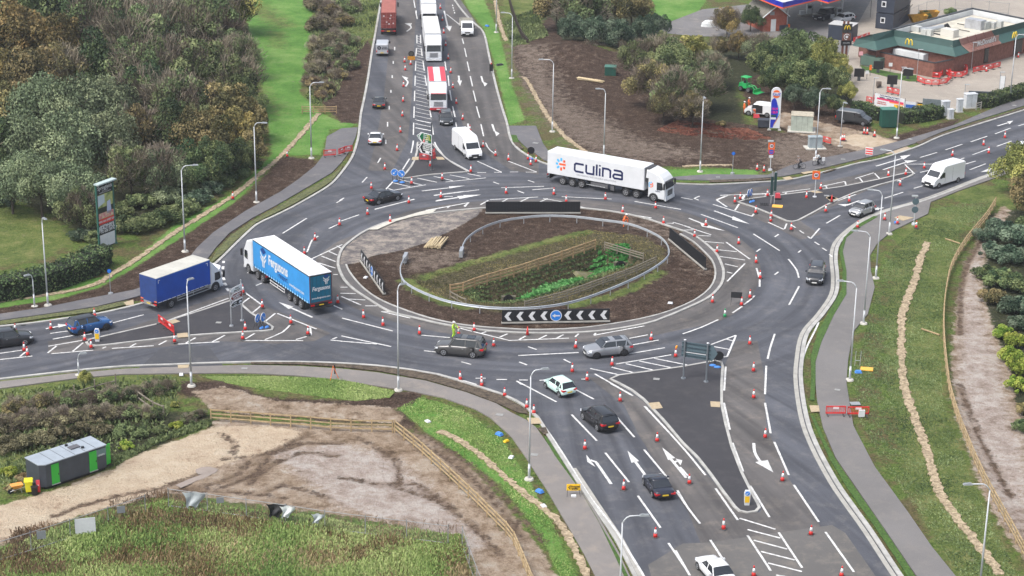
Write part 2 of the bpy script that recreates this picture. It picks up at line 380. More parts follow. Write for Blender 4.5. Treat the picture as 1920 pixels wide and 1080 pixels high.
def noise(scale, detail=5, rough=.6, stretch=None):
    n = nd('ShaderNodeTexNoise'); n.inputs['Scale'].default_value = scale; n.inputs['Detail'].default_value = detail; n.inputs['Roughness'].default_value = rough
    if stretch:
        mp = nd('ShaderNodeMapping'); mp.inputs['Scale'].default_value = stretch; Lk.new(geo.outputs['Position'], mp.inputs[0]); Lk.new(mp.outputs[0], n.inputs['Vector'])
    else: Lk.new(geo.outputs['Position'], n.inputs['Vector'])
    return n.outputs['Fac']
def ramp(f, *st):
    r = nd('ShaderNodeValToRGB')
    while len(r.color_ramp.elements) < len(st): r.color_ramp.elements.new(.5)
    for e, (p, c) in zip(r.color_ramp.elements, st): e.position = p; e.color = (*c, 1)
    Lk.new(f, r.inputs[0]); return r.outputs[0]
def mth(op, a, b=None, c=None, clamp=False):
    n = nd('ShaderNodeMath', operation=op); n.use_clamp = clamp
    for i, v in enumerate((a, b, c)):
        if v is None: continue
        if isinstance(v, (int, float)): n.inputs[i].default_value = v
        else: Lk.new(v, n.inputs[i])
    return n.outputs[0]
def mixc(f, a, b):
    n = nd('ShaderNodeMix', data_type='RGBA')
    if isinstance(f, float): n.inputs[0].default_value = f
    else: Lk.new(f, n.inputs[0])
    Lk.new(a, n.inputs[6]); Lk.new(b, n.inputs[7]); return n.outputs[2]
nA, nB, nC, nD = (mth('MULTIPLY_ADD', mth('SUBTRACT', q, .5), 1.7, .5) for q in (noise(.35, 6, .7), noise(2.0, 6, .75), noise(5, 4, .7), noise(.9, 8, .8)))
nE = mth('MULTIPLY_ADD', mth('SUBTRACT', noise(.09, 4, .6), .5), 1.8, .5)
def att(k): n = nd('ShaderNodeAttribute', attribute_name=k); return n.outputs['Fac']
def edge(k, amt=1.0, hard=5.0, src=None):
    """ragged mask from a soft attribute"""
    v = mth('ADD', att(k), mth('MULTIPLY', mth('SUBTRACT', src or nD, .5), amt)); return mth('MULTIPLY_ADD', mth('SUBTRACT', v, .5), hard, .5, clamp=True)
fine = mth('ADD', mth('MULTIPLY', nC, .5), mth('MULTIPLY', nB, .5))
verge = mixc(ramp(nA, (.42, (0,)*3), (.6, (1,)*3)), ramp(fine, (.33, (.035, .06, .012)), (.52, (.10, .16, .03)), (.7, (.20, .22, .07))), ramp(fine, (.33, (.05, .045, .018)), (.6, (.15, .125, .055))))
bright = ramp(mth('ADD', mth('MULTIPLY', fine, .4), mth('ADD', mth('MULTIPLY', nE, .3), mth('MULTIPLY', nA, .3))), (.28, (.045, .12, .02)), (.5, (.11, .25, .045)), (.72, (.24, .34, .11)))
olive = ramp(mth('ADD', mth('MULTIPLY', fine, .55), mth('MULTIPLY', nA, .45)), (.32, (.04, .07, .015)), (.5, (.12, .16, .04)), (.68, (.23, .22, .09)))
mud = ramp(mth('ADD', mth('MULTIPLY', nD, .5), mth('MULTIPLY', nC, .5)), (.30, (.014, .008, .005)), (.5, (.058, .036, .025)), (.72, (.16, .115, .085)))
wet = ramp(mth('ADD', mth('MULTIPLY', nD, .55), mth('MULTIPLY', nA, .45)), (.28, (.095, .062, .038)), (.42, (.24, .175, .12)), (.56, (.36, .285, .215)), (.72, (.45, .395, .325)))
sand = ramp(mth('ADD', mth('MULTIPLY', nD, .5), mth('MULTIPLY', nA, .5)), (.26, (.26, .18, .12)), (.40, (.46, .36, .26)), (.65, (.56, .47, .35)))
palec = ramp(mth('ADD', mth('MULTIPLY', nD, .6), mth('MULTIPLY', nA, .4)), (.3, (.22, .165, .13)), (.5, (.38, .32, .28)), (.7, (.50, .46, .42)))
dryc = ramp(mth('ADD', mth('MULTIPLY', nD, .5), mth('MULTIPLY', nC, .5)), (.32, (.07, .05, .038)), (.5, (.15, .115, .09)), (.7, (.27, .22, .18)))
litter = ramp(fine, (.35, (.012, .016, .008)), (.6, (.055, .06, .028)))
field = ramp(mth('ADD', mth('MULTIPLY', fine, .5), mth('MULTIPLY', nA, .5)), (.35, (.07, .13, .025)), (.5, (.15, .24, .05)), (.65, (.30, .31, .13)))
bankc = ramp(fine, (.35, (.03, .035, .014)), (.52, (.09, .075, .04)), (.68, (.16, .13, .08)))
oldr = ramp(mth('ADD', mth('MULTIPLY', nD, .6), mth('MULTIPLY', nA, .4)), (.36, (.11, .10, .105)), (.48, (.20, .18, .17)), (.62, (.38, .33, .28)))
ruts = ramp(fine, (.35, (.06, .038, .024)), (.65, (.17, .12, .085)))
c = verge
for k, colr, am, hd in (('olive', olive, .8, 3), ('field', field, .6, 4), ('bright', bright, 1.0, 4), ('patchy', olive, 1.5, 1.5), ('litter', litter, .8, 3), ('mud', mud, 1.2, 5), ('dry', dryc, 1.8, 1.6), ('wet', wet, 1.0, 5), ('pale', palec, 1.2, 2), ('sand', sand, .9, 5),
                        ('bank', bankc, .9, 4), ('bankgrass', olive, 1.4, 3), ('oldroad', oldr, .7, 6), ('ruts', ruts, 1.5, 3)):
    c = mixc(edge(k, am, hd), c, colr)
bs = N['Principled BSDF']; Lk.new(c, bs.inputs['Base Color']); bs.inputs['Roughness'].default_value = .92; bs.inputs['Specular IOR Level'].default_value = .2
# wet puddle patches on the churned clay are glossier
pud = mth('MULTIPLY', edge('wet', .6, 5), ramp(nA, (.56, (0,)*3), (.64, (1,)*3)))
Lk.new(mth('MULTIPLY_ADD', pud, -.45, .92), bs.inputs['Roughness'])
bp = nd('ShaderNodeBump'); bp.inputs['Distance'].default_value = .22; bp.inputs['Strength'].default_value = 1
Lk.new(mth('ADD', mth('MULTIPLY', nC, .5), mth('MULTIPLY', nB, .8)), bp.inputs['Height']); Lk.new(bp.outputs[0], bs.inputs['Normal'])
me.materials.append(gm)
ground = bpy.data.objects.new('ground', me); COL.objects.link(ground); tag(ground, kind='structure')

def asphalt(name, base, var=.12, tyre=None, seed=0, patch=None, streak=False):
    m = bpy.data.materials.new(name); m.use_nodes = True; n = m.node_tree.nodes; l = m.node_tree.links; b = n['Principled BSDF']
    g = n.new('ShaderNodeNewGeometry')
    def nz(s, d=5, r=.65, w=0):
        t = n.new('ShaderNodeTexNoise'); t.inputs['Scale'].default_value = s; t.inputs['Detail'].default_value = d; t.inputs['Roughness'].default_value = r
        mp = n.new('ShaderNodeMapping'); mp.inputs['Location'].default_value = (seed*13.7, w, 0); l.new(g.outputs['Position'], mp.inputs[0]); l.new(mp.outputs[0], t.inputs['Vector']); return t.outputs['Fac']
    def rp(f, a, bb, c0, c1):
        r = n.new('ShaderNodeValToRGB'); r.color_ramp.elements[0].position = a; r.color_ramp.elements[1].position = bb
        r.color_ramp.elements[0].color = (*c0, 1); r.color_ramp.elements[1].color = (*c1, 1); l.new(f, r.inputs[0]); return r.outputs[0]
    def mx(f, a, bb, t='MIX'):
        k = n.new('ShaderNodeMix'); k.data_type = 'RGBA'; k.blend_type = t; l.new(f, k.inputs[0]) if not isinstance(f, float) else setattr(k.inputs[0], 'default_value', f)
        l.new(a, k.inputs[6]); l.new(bb, k.inputs[7]); return k.outputs[2]
    lo = tuple(c*(1-var) for c in base); hi = tuple(c*(1+var) for c in base)
    c = rp(nz(.12), .35, .65, lo, hi)
    dust = patch or tuple(min(1, q*1.5+.012) for q in (base[0]*1.08, base[1], base[2]*.88))
    r2 = n.new('ShaderNodeRGB'); r2.outputs[0].default_value = (*dust, 1)
    c = mx(rp(nz(.5, 8, .75), .5, .72, (0, 0, 0), (.9,)*3), c, r2.outputs[0])
    sp = rp(nz(26, 3, .8), .3, .7, (.72,)*3, (1.28,)*3); c = mx(1.0, c, sp, 'MULTIPLY')
    if streak:
        # tyre-polished bands: follow the circle round the island and run radially down the approaches
        def M_(op, x, y=None):
            k = n.new('ShaderNodeMath'); k.operation = op
            for i, q in enumerate((x, y)):
                if q is None: continue
                if isinstance(q, (int, float)): k.inputs[i].default_value = q
                else: l.new(q, k.inputs[i])
            return k.outputs[0]
        sx = n.new('ShaderNodeSeparateXYZ'); l.new(g.outputs['Position'], sx.inputs[0]); X_ = M_('SUBTRACT', sx.outputs[0], 2.07); Y_ = M_('SUBTRACT', sx.outputs[1], 209)
        dd = M_('SQRT', M_('ADD', M_('MULTIPLY', X_, X_), M_('MULTIPLY', Y_, Y_))); an = M_('ARCTAN2', Y_, X_)
        def sn(u, v_):
            cb = n.new('ShaderNodeCombineXYZ'); l.new(u, cb.inputs[0]); l.new(v_, cb.inputs[1]); t = n.new('ShaderNodeTexNoise'); t.inputs['Scale'].default_value = 1; t.inputs['Detail'].default_value = 4; l.new(cb.outputs[0], t.inputs['Vector']); return t.outputs['Fac']
        s1 = sn(M_('MULTIPLY', dd, .75), M_('MULTIPLY', an, 1.6)); s2 = sn(M_('MULTIPLY', an, 42), M_('MULTIPLY', dd, .03))
        f = n.new('ShaderNodeMapRange'); f.inputs[1].default_value = 33; f.inputs[2].default_value = 42; l.new(dd, f.inputs[0])
        mxs = n.new('ShaderNodeMix'); l.new(f.outputs[0], mxs.inputs[0]); l.new(s1, mxs.inputs[2]); l.new(s2, mxs.inputs[3])
        c = mx(1.0, c, rp(mxs.outputs[0], .36, .64, (.74,)*3, (1.30, 1.29, 1.26)), 'MULTIPLY'); c = mx(rp(nz(1.6, 3, .5, 7), .68, .74, (0,)*3, (.5,)*3), c, r2.outputs[0])
    l.new(c, b.inputs['Base Color']); b.inputs['Roughness'].default_value = .82; b.inputs['Specular IOR Level'].default_value = .35
    bm = n.new('ShaderNodeBump'); bm.inputs['Distance'].default_value = .012; l.new(nz(26, 3), bm.inputs['Height']); l.new(bm.outputs[0], b.inputs['Normal'])
    return m
asp_road = asphalt('lane_asphalt', (.068, .072, .086), .12, streak=True)
asp_brown = asphalt('worn_brown_asphalt', (.088, .083, .083), .14, seed=2, streak=True)
asp_pale = asphalt('old_pale_asphalt', (.112, .107, .103), .10, seed=3)
asp_path = asphalt('footpath_asphalt', (.12, .118, .125), .12, seed=4)
asp_grey = asphalt('worn_grey_footpath', (.19, .175, .165), .12, seed=5, patch=(.27, .235, .20))
asp_dark = asphalt('fresh_dark_asphalt', (.042, .041, .046), .10, seed=6, patch=(.065, .062, .064))
ZR = .03
sheet('road', [NL+SL+SR+EU], ZR, asp_road, holes=[RING])
# band of older brown carriageway: round the island, the north and south approaches
def rgn(name, s, z, m, **kw): return sheet(name, [crom(P(s), 2, True) if kw.pop('smooth', False) else P(s)], z, m, **kw)
RO_ = crom(P("F: 700,430 640,450 600,478 588,500 600,530 630,560 700,592 780,614 850,628 960,642 1060,643 1180,637 1280,618 1350,602 1400,570 1425,520 1420,480 1390,450 1340,420 1280,398 1200,385 1100,376 1000,374 900,378 830,385 760,398"), 1.5, True)
sheet('road_surface_patch', [RO_], ZR+.004, asp_brown, holes=[RING])
rgn('road_surface_patch', "F: 745,-60 720,180 705,265 690,320 735,322 765,262 772,180 778,60 785,-60", ZR+.004, asp_brown)
rgn('road_surface_patch', "F: 832,-60 836,60 850,180 880,270 960,320 1010,328 1010,306 965,278 948,225 925,140 905,60 850,-20 843,-60", ZR+.004, asp_brown)
rgn('road_surface_patch', "F: 1100,706 1145,712 1205,752 1280,833 1325,890 1380,953 1425,962 1430,950 1392,886 1367,820 1353,760 1352,700 1380,640 1420,640 1432,700 1437,800 1480,900 1530,970 1580,1080 1620,1140 1360,1140 1330,1060 1290,960 1250,900 1200,820 1170,760", ZR+.004, asp_brown)
rgn('road_surface_patch', "F: 1280,1020 1330,1018 1560,985 1585,1000 1690,1150 1240,1150 1215,1060", ZR+.008, asp_pale)
rgn('road_surface_patch', "F: 1340,372 1410,352 1450,348 1520,345 1600,330 1700,308 1720,320 1700,334 1620,360 1560,388 1500,415 1540,440 1500,450 1440,420 1380,395", ZR+.004, asp_brown)
rgn('road_surface_patch', "F: 90,640 160,632 170,640 400,560 455,545 500,575 560,600 620,625 590,640 520,645 400,640 300,652 90,664", ZR+.004, asp_brown)
tar = asphalt('patched_asphalt', (.058, .060, .068), .08, seed=17)
for s in ("F: 250,700 330,692 420,688 390,648 300,655", "F: 720,340 752,345 735,378 700,370", "F: 1165,790 1190,815 1178,822 1152,796"): rgn('road_repair_patch', s, ZR+.009, tar)
def kerb(name, pts, hw=.16, z=.13, closed=False, m=kerb_m):
    mb = MB(); ribbon(mb, pts, hw, z, closed, h=.14); return tag(mb.build(name, m), kind='structure')
def chan(name, pts, hw, z, m=None, closed=False): mb = MB(); ribbon(mb, pts, hw, z, closed); return tag(mb.build(name, m or conc), kind='structure')
kerb('kerb', NL); kerb('kerb', SL); kerb('kerb', SR, .2); kerb('kerb', EU)
kerb('island_kerb', RING, .15, .13, True); kerb('island_kerb', RINGIN, .10, .17)
chan('drainage_channel', offs(SR, .5), .2, ZR+.012); chan('drainage_channel', offs(SL[len(SL)*2//3:], .42), .2, ZR+.012)
apron = asphalt('apron_asphalt', (.10, .095, .095), .1, seed=8)
rin = RINGIN; ra = []
for p in rin: ra.append(min(RING, key=lambda q: (q-p).length))
mb = MB(); n = len(rin)
mb.add([(p.x, p.y, .105) for p in rin]+[(p.x, p.y, .105) for p in ra], [(n+i, n+i+1, i+1, i) for i in range(n-1)])
tag(mb.build('island_apron', apron), kind='structure')
# splitter islands with dark infill
SPL = {
 'north': "F: 783,268 782,285 778,300 772,312 762,325 753,334 757,336 800,329 850,325 878,323 850,308 835,297 822,284 811,270",
 'west': "F: 450,563 452,572 470,588 495,604 511,614 513,618 508,621 489,622 400,627 333,632 250,642 183,650 166,648 162,643 168,638 230,624 300,608 380,583 430,566",
 'east': "F: 1384,378 1413,373 1463,367 1522,360 1545,356 1580,351 1650,337 1700,325 1712,325 1711,329 1700,334 1650,347 1603,362 1570,376 1547,387 1520,402 1495,415 1484,417 1474,415 1440,400 1413,389 1384,380",
 'south': "F: 1143,708 1160,705 1223,697 1280,689 1324,681 1344,677 1353,681 1355,690 1353,720 1353,760 1360,795 1372,840 1390,887 1410,927 1424,952 1421,959 1408,963 1390,962 1380,955 1355,922 1330,887 1307,858 1280,832 1245,790 1207,750 1185,733 1163,721 1145,712"}
for k, s in SPL.items():
    pl = P(s); 
    if (sum((pl[i].x*pl[(i+1) % len(pl)].y-pl[(i+1) % len(pl)].x*pl[i].y) for i in range(len(pl)))) < 0: pl.reverse()
    sheet('traffic_island', [pl], .125, asp_dark); kerb('kerb', resamp(pl+[pl[0]], .8)[:-1], .13, .135, True)
F_W = P("F: -80,600 0,590 83,578 167,561 250,545 300,528 354,485 370,465 400,437 460,397 527,360 560,337 590,313 608,290 613,257 640,242 671,240 667,258 655,285 640,306 622,325 580,350 520,385 473,410 430,438 405,465 385,492 345,522 300,545 240,562 180,576 100,588 0,602 -80,611")
sheet('footpath', [F_W], .11, asp_path, depth=.11)
F_NE = P("F: 953,237 1005,237 1011,252 1018,270 1030,287 1042,305 1120,322 1260,333 1330,328 1410,329 1440,329 1480,312 1530,300 1600,286 1650,275 1700,262 1790,235 1860,205 1930,175 1990,152 1990,175 1920,199 1830,227 1767,248 1717,269 1650,291 1613,299 1563,311 1513,323 1472,331 1413,336 1330,339 1270,338 1200,334 1120,325 1060,313 1020,301 1000,286 984,275 974,265 958,253")
sheet('footpath', [F_NE], .11, asp_path, depth=.11)
sheet('footpath', [P("F: -80,740 0,730 150,710 233,703 317,702 400,701 470,701 560,706 640,714 700,724 760,733 830,747 890,768 920,785 960,822 985,858 1025,920 1060,980 1095,1040 1130,1110 1220,1310 1300,1330 1205,1125 1180,1080 1160,1037 1120,967 1087,917 1040,853 1005,803 985,788 960,776 930,758 873,737 800,716 707,700 640,693 560,688 470,686 387,688 317,690 233,693 133,702 0,717 -80,727")], .11, asp_grey, depth=.11)
F_E = P("F: 1980,300 1880,330 1800,358 1745,380 1740,402 1673,434 1645,457 1631,480 1633,510 1640,540 1627,590 1600,623 1590,677 1587,720 1600,800 1640,877 1703,963 1747,1027 1790,1080 1840,1150 2030,1440 1965,1440 1780,1150 1717,1080 1663,1000 1613,927 1567,860 1543,803 1532,753 1529,720 1529,680 1540,643 1563,593 1587,553 1587,510 1580,473 1587,447 1613,427 1645,405 1690,388 1740,372 1800,350 1870,326 1980,288")
sheet('footpath', [F_E], .11, asphalt('east_path_asphalt', (.155, .148, .145), .1, seed=9, patch=(.2, .185, .17)), depth=.11)
slab = lambda s: sheet('paving_slab', [P(s)], .145, tan_slab, depth=.03)
for s in ("12: 1043,198 1110,198 1128,230 1060,232", "12: 1727,115 1787,108 1808,142 1748,150", "22: 155,105 210,108 210,138 158,135", "22: 712,128 765,128 770,162 722,165", "E: 440,458 510,455 508,490 430,490",
          "E: 700,455 780,458 805,485 722,488", "D: 820,630 905,615 945,645 865,655", "D: 1310,860 1365,835 1450,865 1390,888", "D: 1135,785 1185,775 1280,795 1200,805", "D: 1030,572 1180,548 1240,555 1070,590",
          "01: 695,628 750,612 755,640 712,645", "01: 945,735 985,722 1015,735 970,748", "01: 995,803 1055,798 1060,822 1000,826", "21: 1190,150 1220,138 1300,150 1240,168", "01: 1000,980 1065,978 1060,995 1003,998", "21: 805,35 840,28 865,42 828,55"):
    slab(s)
# grass strip between kerb and east path, dark planting strips
strip_g = mat('strip_grass', (.018, .05, .008), .95, col2=(.075, .15, .02), scale=5, bump=.1, detail=8)
strip_d = mat('bare_planting_strip', (.03, .022, .015), .95, col2=(.13, .10, .07), scale=3, bump=.1, detail=8)
sheet('grass_strip', [P("F: 1521,715 1518,752 1527,753 1529,715 1529,680 1540,643 1563,593 1587,553 1587,510 1580,473 1587,447 1613,427 1646,408 1638,407 1606,424 1582,447 1573,473 1580,505 1578,545 1555,585 1533,625 1520,670")], .14, strip_g, depth=.06)
sheet('grass_strip', [P("F: 1525,782 1530,790 1543,820 1567,865 1613,931 1663,1003 1717,1084 1740,1130 1715,1130 1700,1080 1640,990 1590,920 1555,862 1530,805 1520,782")], .14, strip_g, depth=.06)
sheet('grass_strip', [P("F: 1018,818 1026,823 1050,860 1090,925 1125,985 1160,1045 1190,1110 1180,1105 1160,1060 1120,975 1087,920 1040,856")], .14, strip_g, depth=.06)
sheet('planting_strip', [P("12: 1100,255 1150,250 1165,285 1140,290"), P("F: 470,681 560,681 633,684 707,689 773,697 820,706 873,722 940,743 985,768 990,778 970,775 930,757 873,735 800,714 707,697 640,690 560,685 470,684")], .14, strip_d, depth=.06)
strip_o = mat('thin_olive_grass', (.04, .05, .02), .95, col2=(.15, .16, .06), scale=4, bump=.1, detail=8)
sheet('grass_strip', [P("F: 0,604 100,590 180,578 240,565 240,572 180,586 100,596 0,611"), P("F: 390,500 408,470 433,443 475,415 520,390 580,355 622,331 642,312 640,320 622,341 600,356 547,386 510,404 480,419 443,452 418,477")], .14, strip_o, depth=.06)
sheet('grass_strip', [P("E: 1545,205 1610,210 1640,290 1570,290")], .14, strip_g, depth=.06)
sheet('planting_strip', [P("E: 1570,290 1640,290 1690,360 1650,365 1600,325"), P("D: 1270,570 1400,530 1440,525 1400,545 1300,575"), P("D: 0,655 500,640 760,630 720,645 500,665 0,680"),
                         P("C: 700,890 1000,790 1380,665 1920,495 1920,510 1380,685 1000,805 740,910")], .14, strip_d, depth=.06)
sheet('concrete_strip', [P("I: 390,352 560,290 700,240 950,165 1040,145 1125,140 1080,178 900,208 700,262 500,350")], .135, mat('pale_concrete_strip', (.50, .48, .42), .85, noise=.12, scale=1.5), depth=.06)
gravel = mat('tan_gravel', (.16, .12, .07), .95, col2=(.50, .40, .27), scale=3.5, bump=.12, detail=6)
def drain(s, hw=.36):
    mb = MB(); pts = resamp(crom(P(s), .5), .35); ribbon(mb, pts, hw*.85, .10, jit=.16, h=.12); tag(mb.build('gravel_strip', gravel), kind='structure')
drain("00: 1795,640 1620,840 1500,950 1340,1080 01: 1280,45 1000,220 800,360 640,460 530,525 300,575 0,615 -200,650", .42)
drain("10: 860,-90 870,30 900,160 940,260 990,380 1060,480 1120,590 1180,680 1260,770 1345,835 F: 1100,287")
drain("20: 0,938 120,932 290,930", .35)
drain("12: 540,268 620,295 740,370 850,460 960,560 1080,660 1180,740 1250,810 1300,910 1340,1000 1390,1090")
drain("21: 1380,285 1340,370 1300,510 1240,680 1230,850 1235,1000 1245,1085 22: 1290,150 1370,370 1440,600 1560,780 1680,930 1790,1080", .45)
ML = []   # (width, tile-prefixed polyline strings separated by ';')
ML.append((.15, """10: 300,265 300,285;292,345 292,360;286,425 286,440;279,508 279,523;269,597 269,617;260,688 260,714;250,788 250,812;221,890 205,918;145,998 117,1028;
405,-60 395,-130;407,0 415,45;418,65 427,108;418,-60 412,-20;425,198 425,245;445,198 447,245;423,272 419,318;449,272 455,318;
419,345 417,400;459,345 467,400;416,427 414,484;470,427 480,484;413,512 411,570;482,512 490,570;410,600 408,664;494,600 505,662;407,692 405,760;508,692 518,760;
600,425 606,485;610,510 620,567;626,600 640,660;643,690 648,715;582,345 590,398;680,218 688,248;693,272 704,322;708,348 720,402;725,430 738,487;742,512 757,573;760,600 778,665;785,700 800,768;
812,805 822,828 838,848 865,868;625,28 627,36;628,42 630,50;632,56 634,63;636,69 638,77;590,80 665,140;420,60 422,75;664,130 680,190"""))
ML.append((.17, """E: 403,795 403,795;450,265 447,300 425,405;407,470 330,592;690,282 700,310 725,350 785,428;870,495 1100,622;485,35 645,70;480,75 640,110;478,120 655,155;
495,688 715,735;680,668 895,718;860,652 1080,695;1060,637 1210,668;815,732 1270,685;285,702 545,765;240,705 130,825;225,740 415,785;170,805 225,824;225,824 590,762;
680,885 1190,818;800,895 895,893;15,1040 465,925;590,1055 1075,963;1075,963 1020,1003;855,1005 832,1025;1170,497 1440,620;1360,622 1445,622;1170,625 1268,625;1535,618 1630,618;1515,495 1835,618;1715,620 1838,620;
1350,730 1415,755;1740,712 1810,735;1440,795 1920,780;1620,828 1695,857;1310,930 1855,900;1205,988 1295,938;1515,918 1440,960;1750,907 1640,960;1960,918 1860,960;500,1078 -100,1078"""))
ML[-1] = (.17, ML[-1][1].replace('403,795 403,795;', '').replace(';500,1078 -100,1078', ''))
ML.append((.17, """11: -10,50 15,35;0,165 100,130;190,98 410,42;520,20 690,-2;475,105 715,62;715,62 695,85;785,72 825,50;1135,38 1260,60;1345,85 1395,95;1485,103 1745,148;1745,148 1700,153;1240,28 1520,42;1650,55 1910,100;1820,178 1870,178;1865,172 1960,200;
1075,-10 1190,-20;-5,538 35,538;-5,572 80,574;0,590 110,638;30,604 135,610;135,643 205,643;225,675 388,712;225,675 275,678;5,712 290,785;0,812 280,872;0,842 200,858;450,808 610,822;670,770 945,838;790,797 815,788;890,820 935,800;1000,833 1045,808;1110,830 1155,808;1205,828 1250,805;
945,838 1280,825;1315,818 1335,800;1420,808 1705,755;1420,808 1432,795;465,895 560,905;675,957 730,972;1000,958 1045,975;1050,872 1098,888;995,922 1335,905;1250,943 1290,963;1620,825 1725,805;1640,862 1785,835;1620,912 1820,878;1545,970 1855,918;
1400,995 1560,1030;1520,988 1670,1025;1600,968 1780,1010;1675,953 1880,995;1760,938 1960,978;1425,1025 1635,1145;755,1050 812,1050;873,1057 932,1057;1000,1060 1050,1060;1115,1062 1140,1060;1350,1055 1395,1055;985,1065 1210,1183;985,1065 1015,1085;545,1030 640,1050 760,1085"""))
ML.append((.17, """21: 215,20 500,12;240,25 190,45;190,45 245,85;-10,33 55,45;65,38 95,25;65,38 90,48;170,72 390,138;390,138 405,122;315,72 295,103;345,20 328,48;480,172 570,213;585,180 573,210;103,128 310,203;0,190 160,243;0,217 60,215;85,247 158,250;110,280 232,290;175,325 305,338;
210,365 350,385;238,407 310,423;248,452 280,460;350,405 250,505;245,285 378,380;398,238 545,332;518,255 540,240;415,338 437,322;650,343 665,330;517,468 538,452;595,380 640,440 653,485;655,533 598,638;770,207 720,265;720,265 703,252;742,283 768,300;785,317 810,333;825,352 842,367;
657,218 682,235;612,188 635,203;810,75 712,115;975,15 865,53;885,133 808,178;1135,37 1240,3;415,430 430,480;433,490 433,535;405,585 385,605 338,640;335,645 280,682;200,720 100,765 0,800;518,800 492,880 478,940;470,980 463,1140;765,735 740,790 700,870 675,950 668,1080;
160,860 300,808;300,808 250,928;250,928 230,930;245,830 285,840;165,870 265,888;242,985 233,1120"""))
ML.append((.17, """22: 232,108 265,260;280,333 340,495;380,575 488,752;463,108 495,280;515,328 597,515;625,570 765,778;803,835 963,1060;-210,130 0,360 128,515;185,590 310,768;320,758 522,820;-15,470 30,520;-30,600 30,700 98,788;155,880 240,1010;-40,940 40,1080;365,855 495,1053;540,838 672,1037;
365,822 550,870;400,882 588,932;440,945 630,993;480,1010 670,1058;525,1078 620,1095;665,0 700,200 760,360 860,550 950,680 1060,830 1210,1060 1260,1140"""))
ML.append((.17, """12: 1310,30 1420,88;1515,0 1640,70;1705,128 1848,280;1295,175 1437,322;1550,190 1648,302;1485,390 1618,555;1703,372 1838,535;1668,632 1795,812;1888,612 1950,700;1840,898 1950,1060;1095,175 1200,325 1300,480 1400,640 1540,820 1620,950 1700,1080 1750,1170"""))
ML.append((.17, """01: 1725,150 1590,235;1925,45 1893,63;1850,208 1905,183;1790,250 1755,275 1727,340;1750,380 1925,298;1895,305 1920,320;1848,335 1897,357;1808,362 1887,393;1790,400 1887,430;1875,466 1900,466;1392,458 1423,440;1440,528 1472,515;1375,565 1470,635;1360,630 1403,597;1422,680 1467,643;
1485,735 1548,685;1560,685 1780,773;1745,765 1750,808;1640,740 1590,790 1490,833;1360,838 1705,838;1665,832 1725,815;1375,832 1433,797;1195,845 1265,808;1000,858 1235,845;1045,852 1100,822;893,862 938,838;630,882 865,867;733,872 765,855;577,882 597,873;272,870 515,828;290,912 525,892;410,898 468,850;268,908 318,868;
0,910 140,890;0,945 182,925;112,928 150,897;297,830 420,808;283,798 390,783;635,738 808,693;1197,552 1265,518;1860,835 1925,842;1870,830 1895,820;1875,640 1925,662;945,725 1285,600"""))
ML.append((.17, """20: 1247,925 1410,925;1250,928 1305,980;1335,888 1430,860;1478,845 1573,813;1620,800 1713,768;1757,755 1845,722;1888,710 1960,688;1300,1062 1350,1047;1335,972 1385,960;1630,873 1725,838;1767,825 1850,795;1590,925 1648,908;1565,897 1585,890;1615,957 1705,923;
1205,1022 1290,990;1530,1070 1590,1040;1920,600 1920,600
D: 1640,633 1850,568;1860,575 1925,645;1690,628 1735,683;1265,722 1525,665;1525,665 1540,718;1313,720 1325,750;820,788 1135,748;865,790 850,815;120,822 650,800;205,825 80,875;80,875 200,950;400,820 370,875;645,805 620,843;335,920 290,990;40,923 480,1058;480,1058 510,1010;55,995 290,1085;1125,1015 1330,925;1425,885 1645,812"""))
ML[-1] = (.17, ML[-1][1].replace(';1920,600 1920,600', ''))
ML.append((.28, "01: 1258,390 1256,402;1255,420 1253,437;1253,450 1254,467;1256,483 1261,498;1263,513 1272,528;1275,543 1287,560"))
# approach hatching in the north splitter
hz = []
v = 205
while v < 745:
    xr = 447+(v-200)*.14 if v > 200 else 447; xl = 426-(v-200)*.03; hz.append('%.1f,%.1f %.1f,%.1f' % (xl+3, v, xr-2, v+min(20, (xr-xl)*.22))); v += 13+(v-200)*.021
ML.append((.13, '10: '+';'.join(hz)))
kz = 0; cnt = 0
mkm = MB()
for wd, txt in ML:
    t = 'F'
    for seg in txt.replace('\n', ';').split(';'):
        seg = seg.strip()
        if not seg: continue
        if ':' in seg: t, seg = seg.split(':'); seg = seg.strip()
        if not seg: continue
        pts = P(t+': '+seg)
        if len(pts) > 2: pts = crom(pts, 1.0)
        ribbon(mkm, pts, wd/2+.01, ZR+.014+.00025*(cnt % 60)); cnt += 1
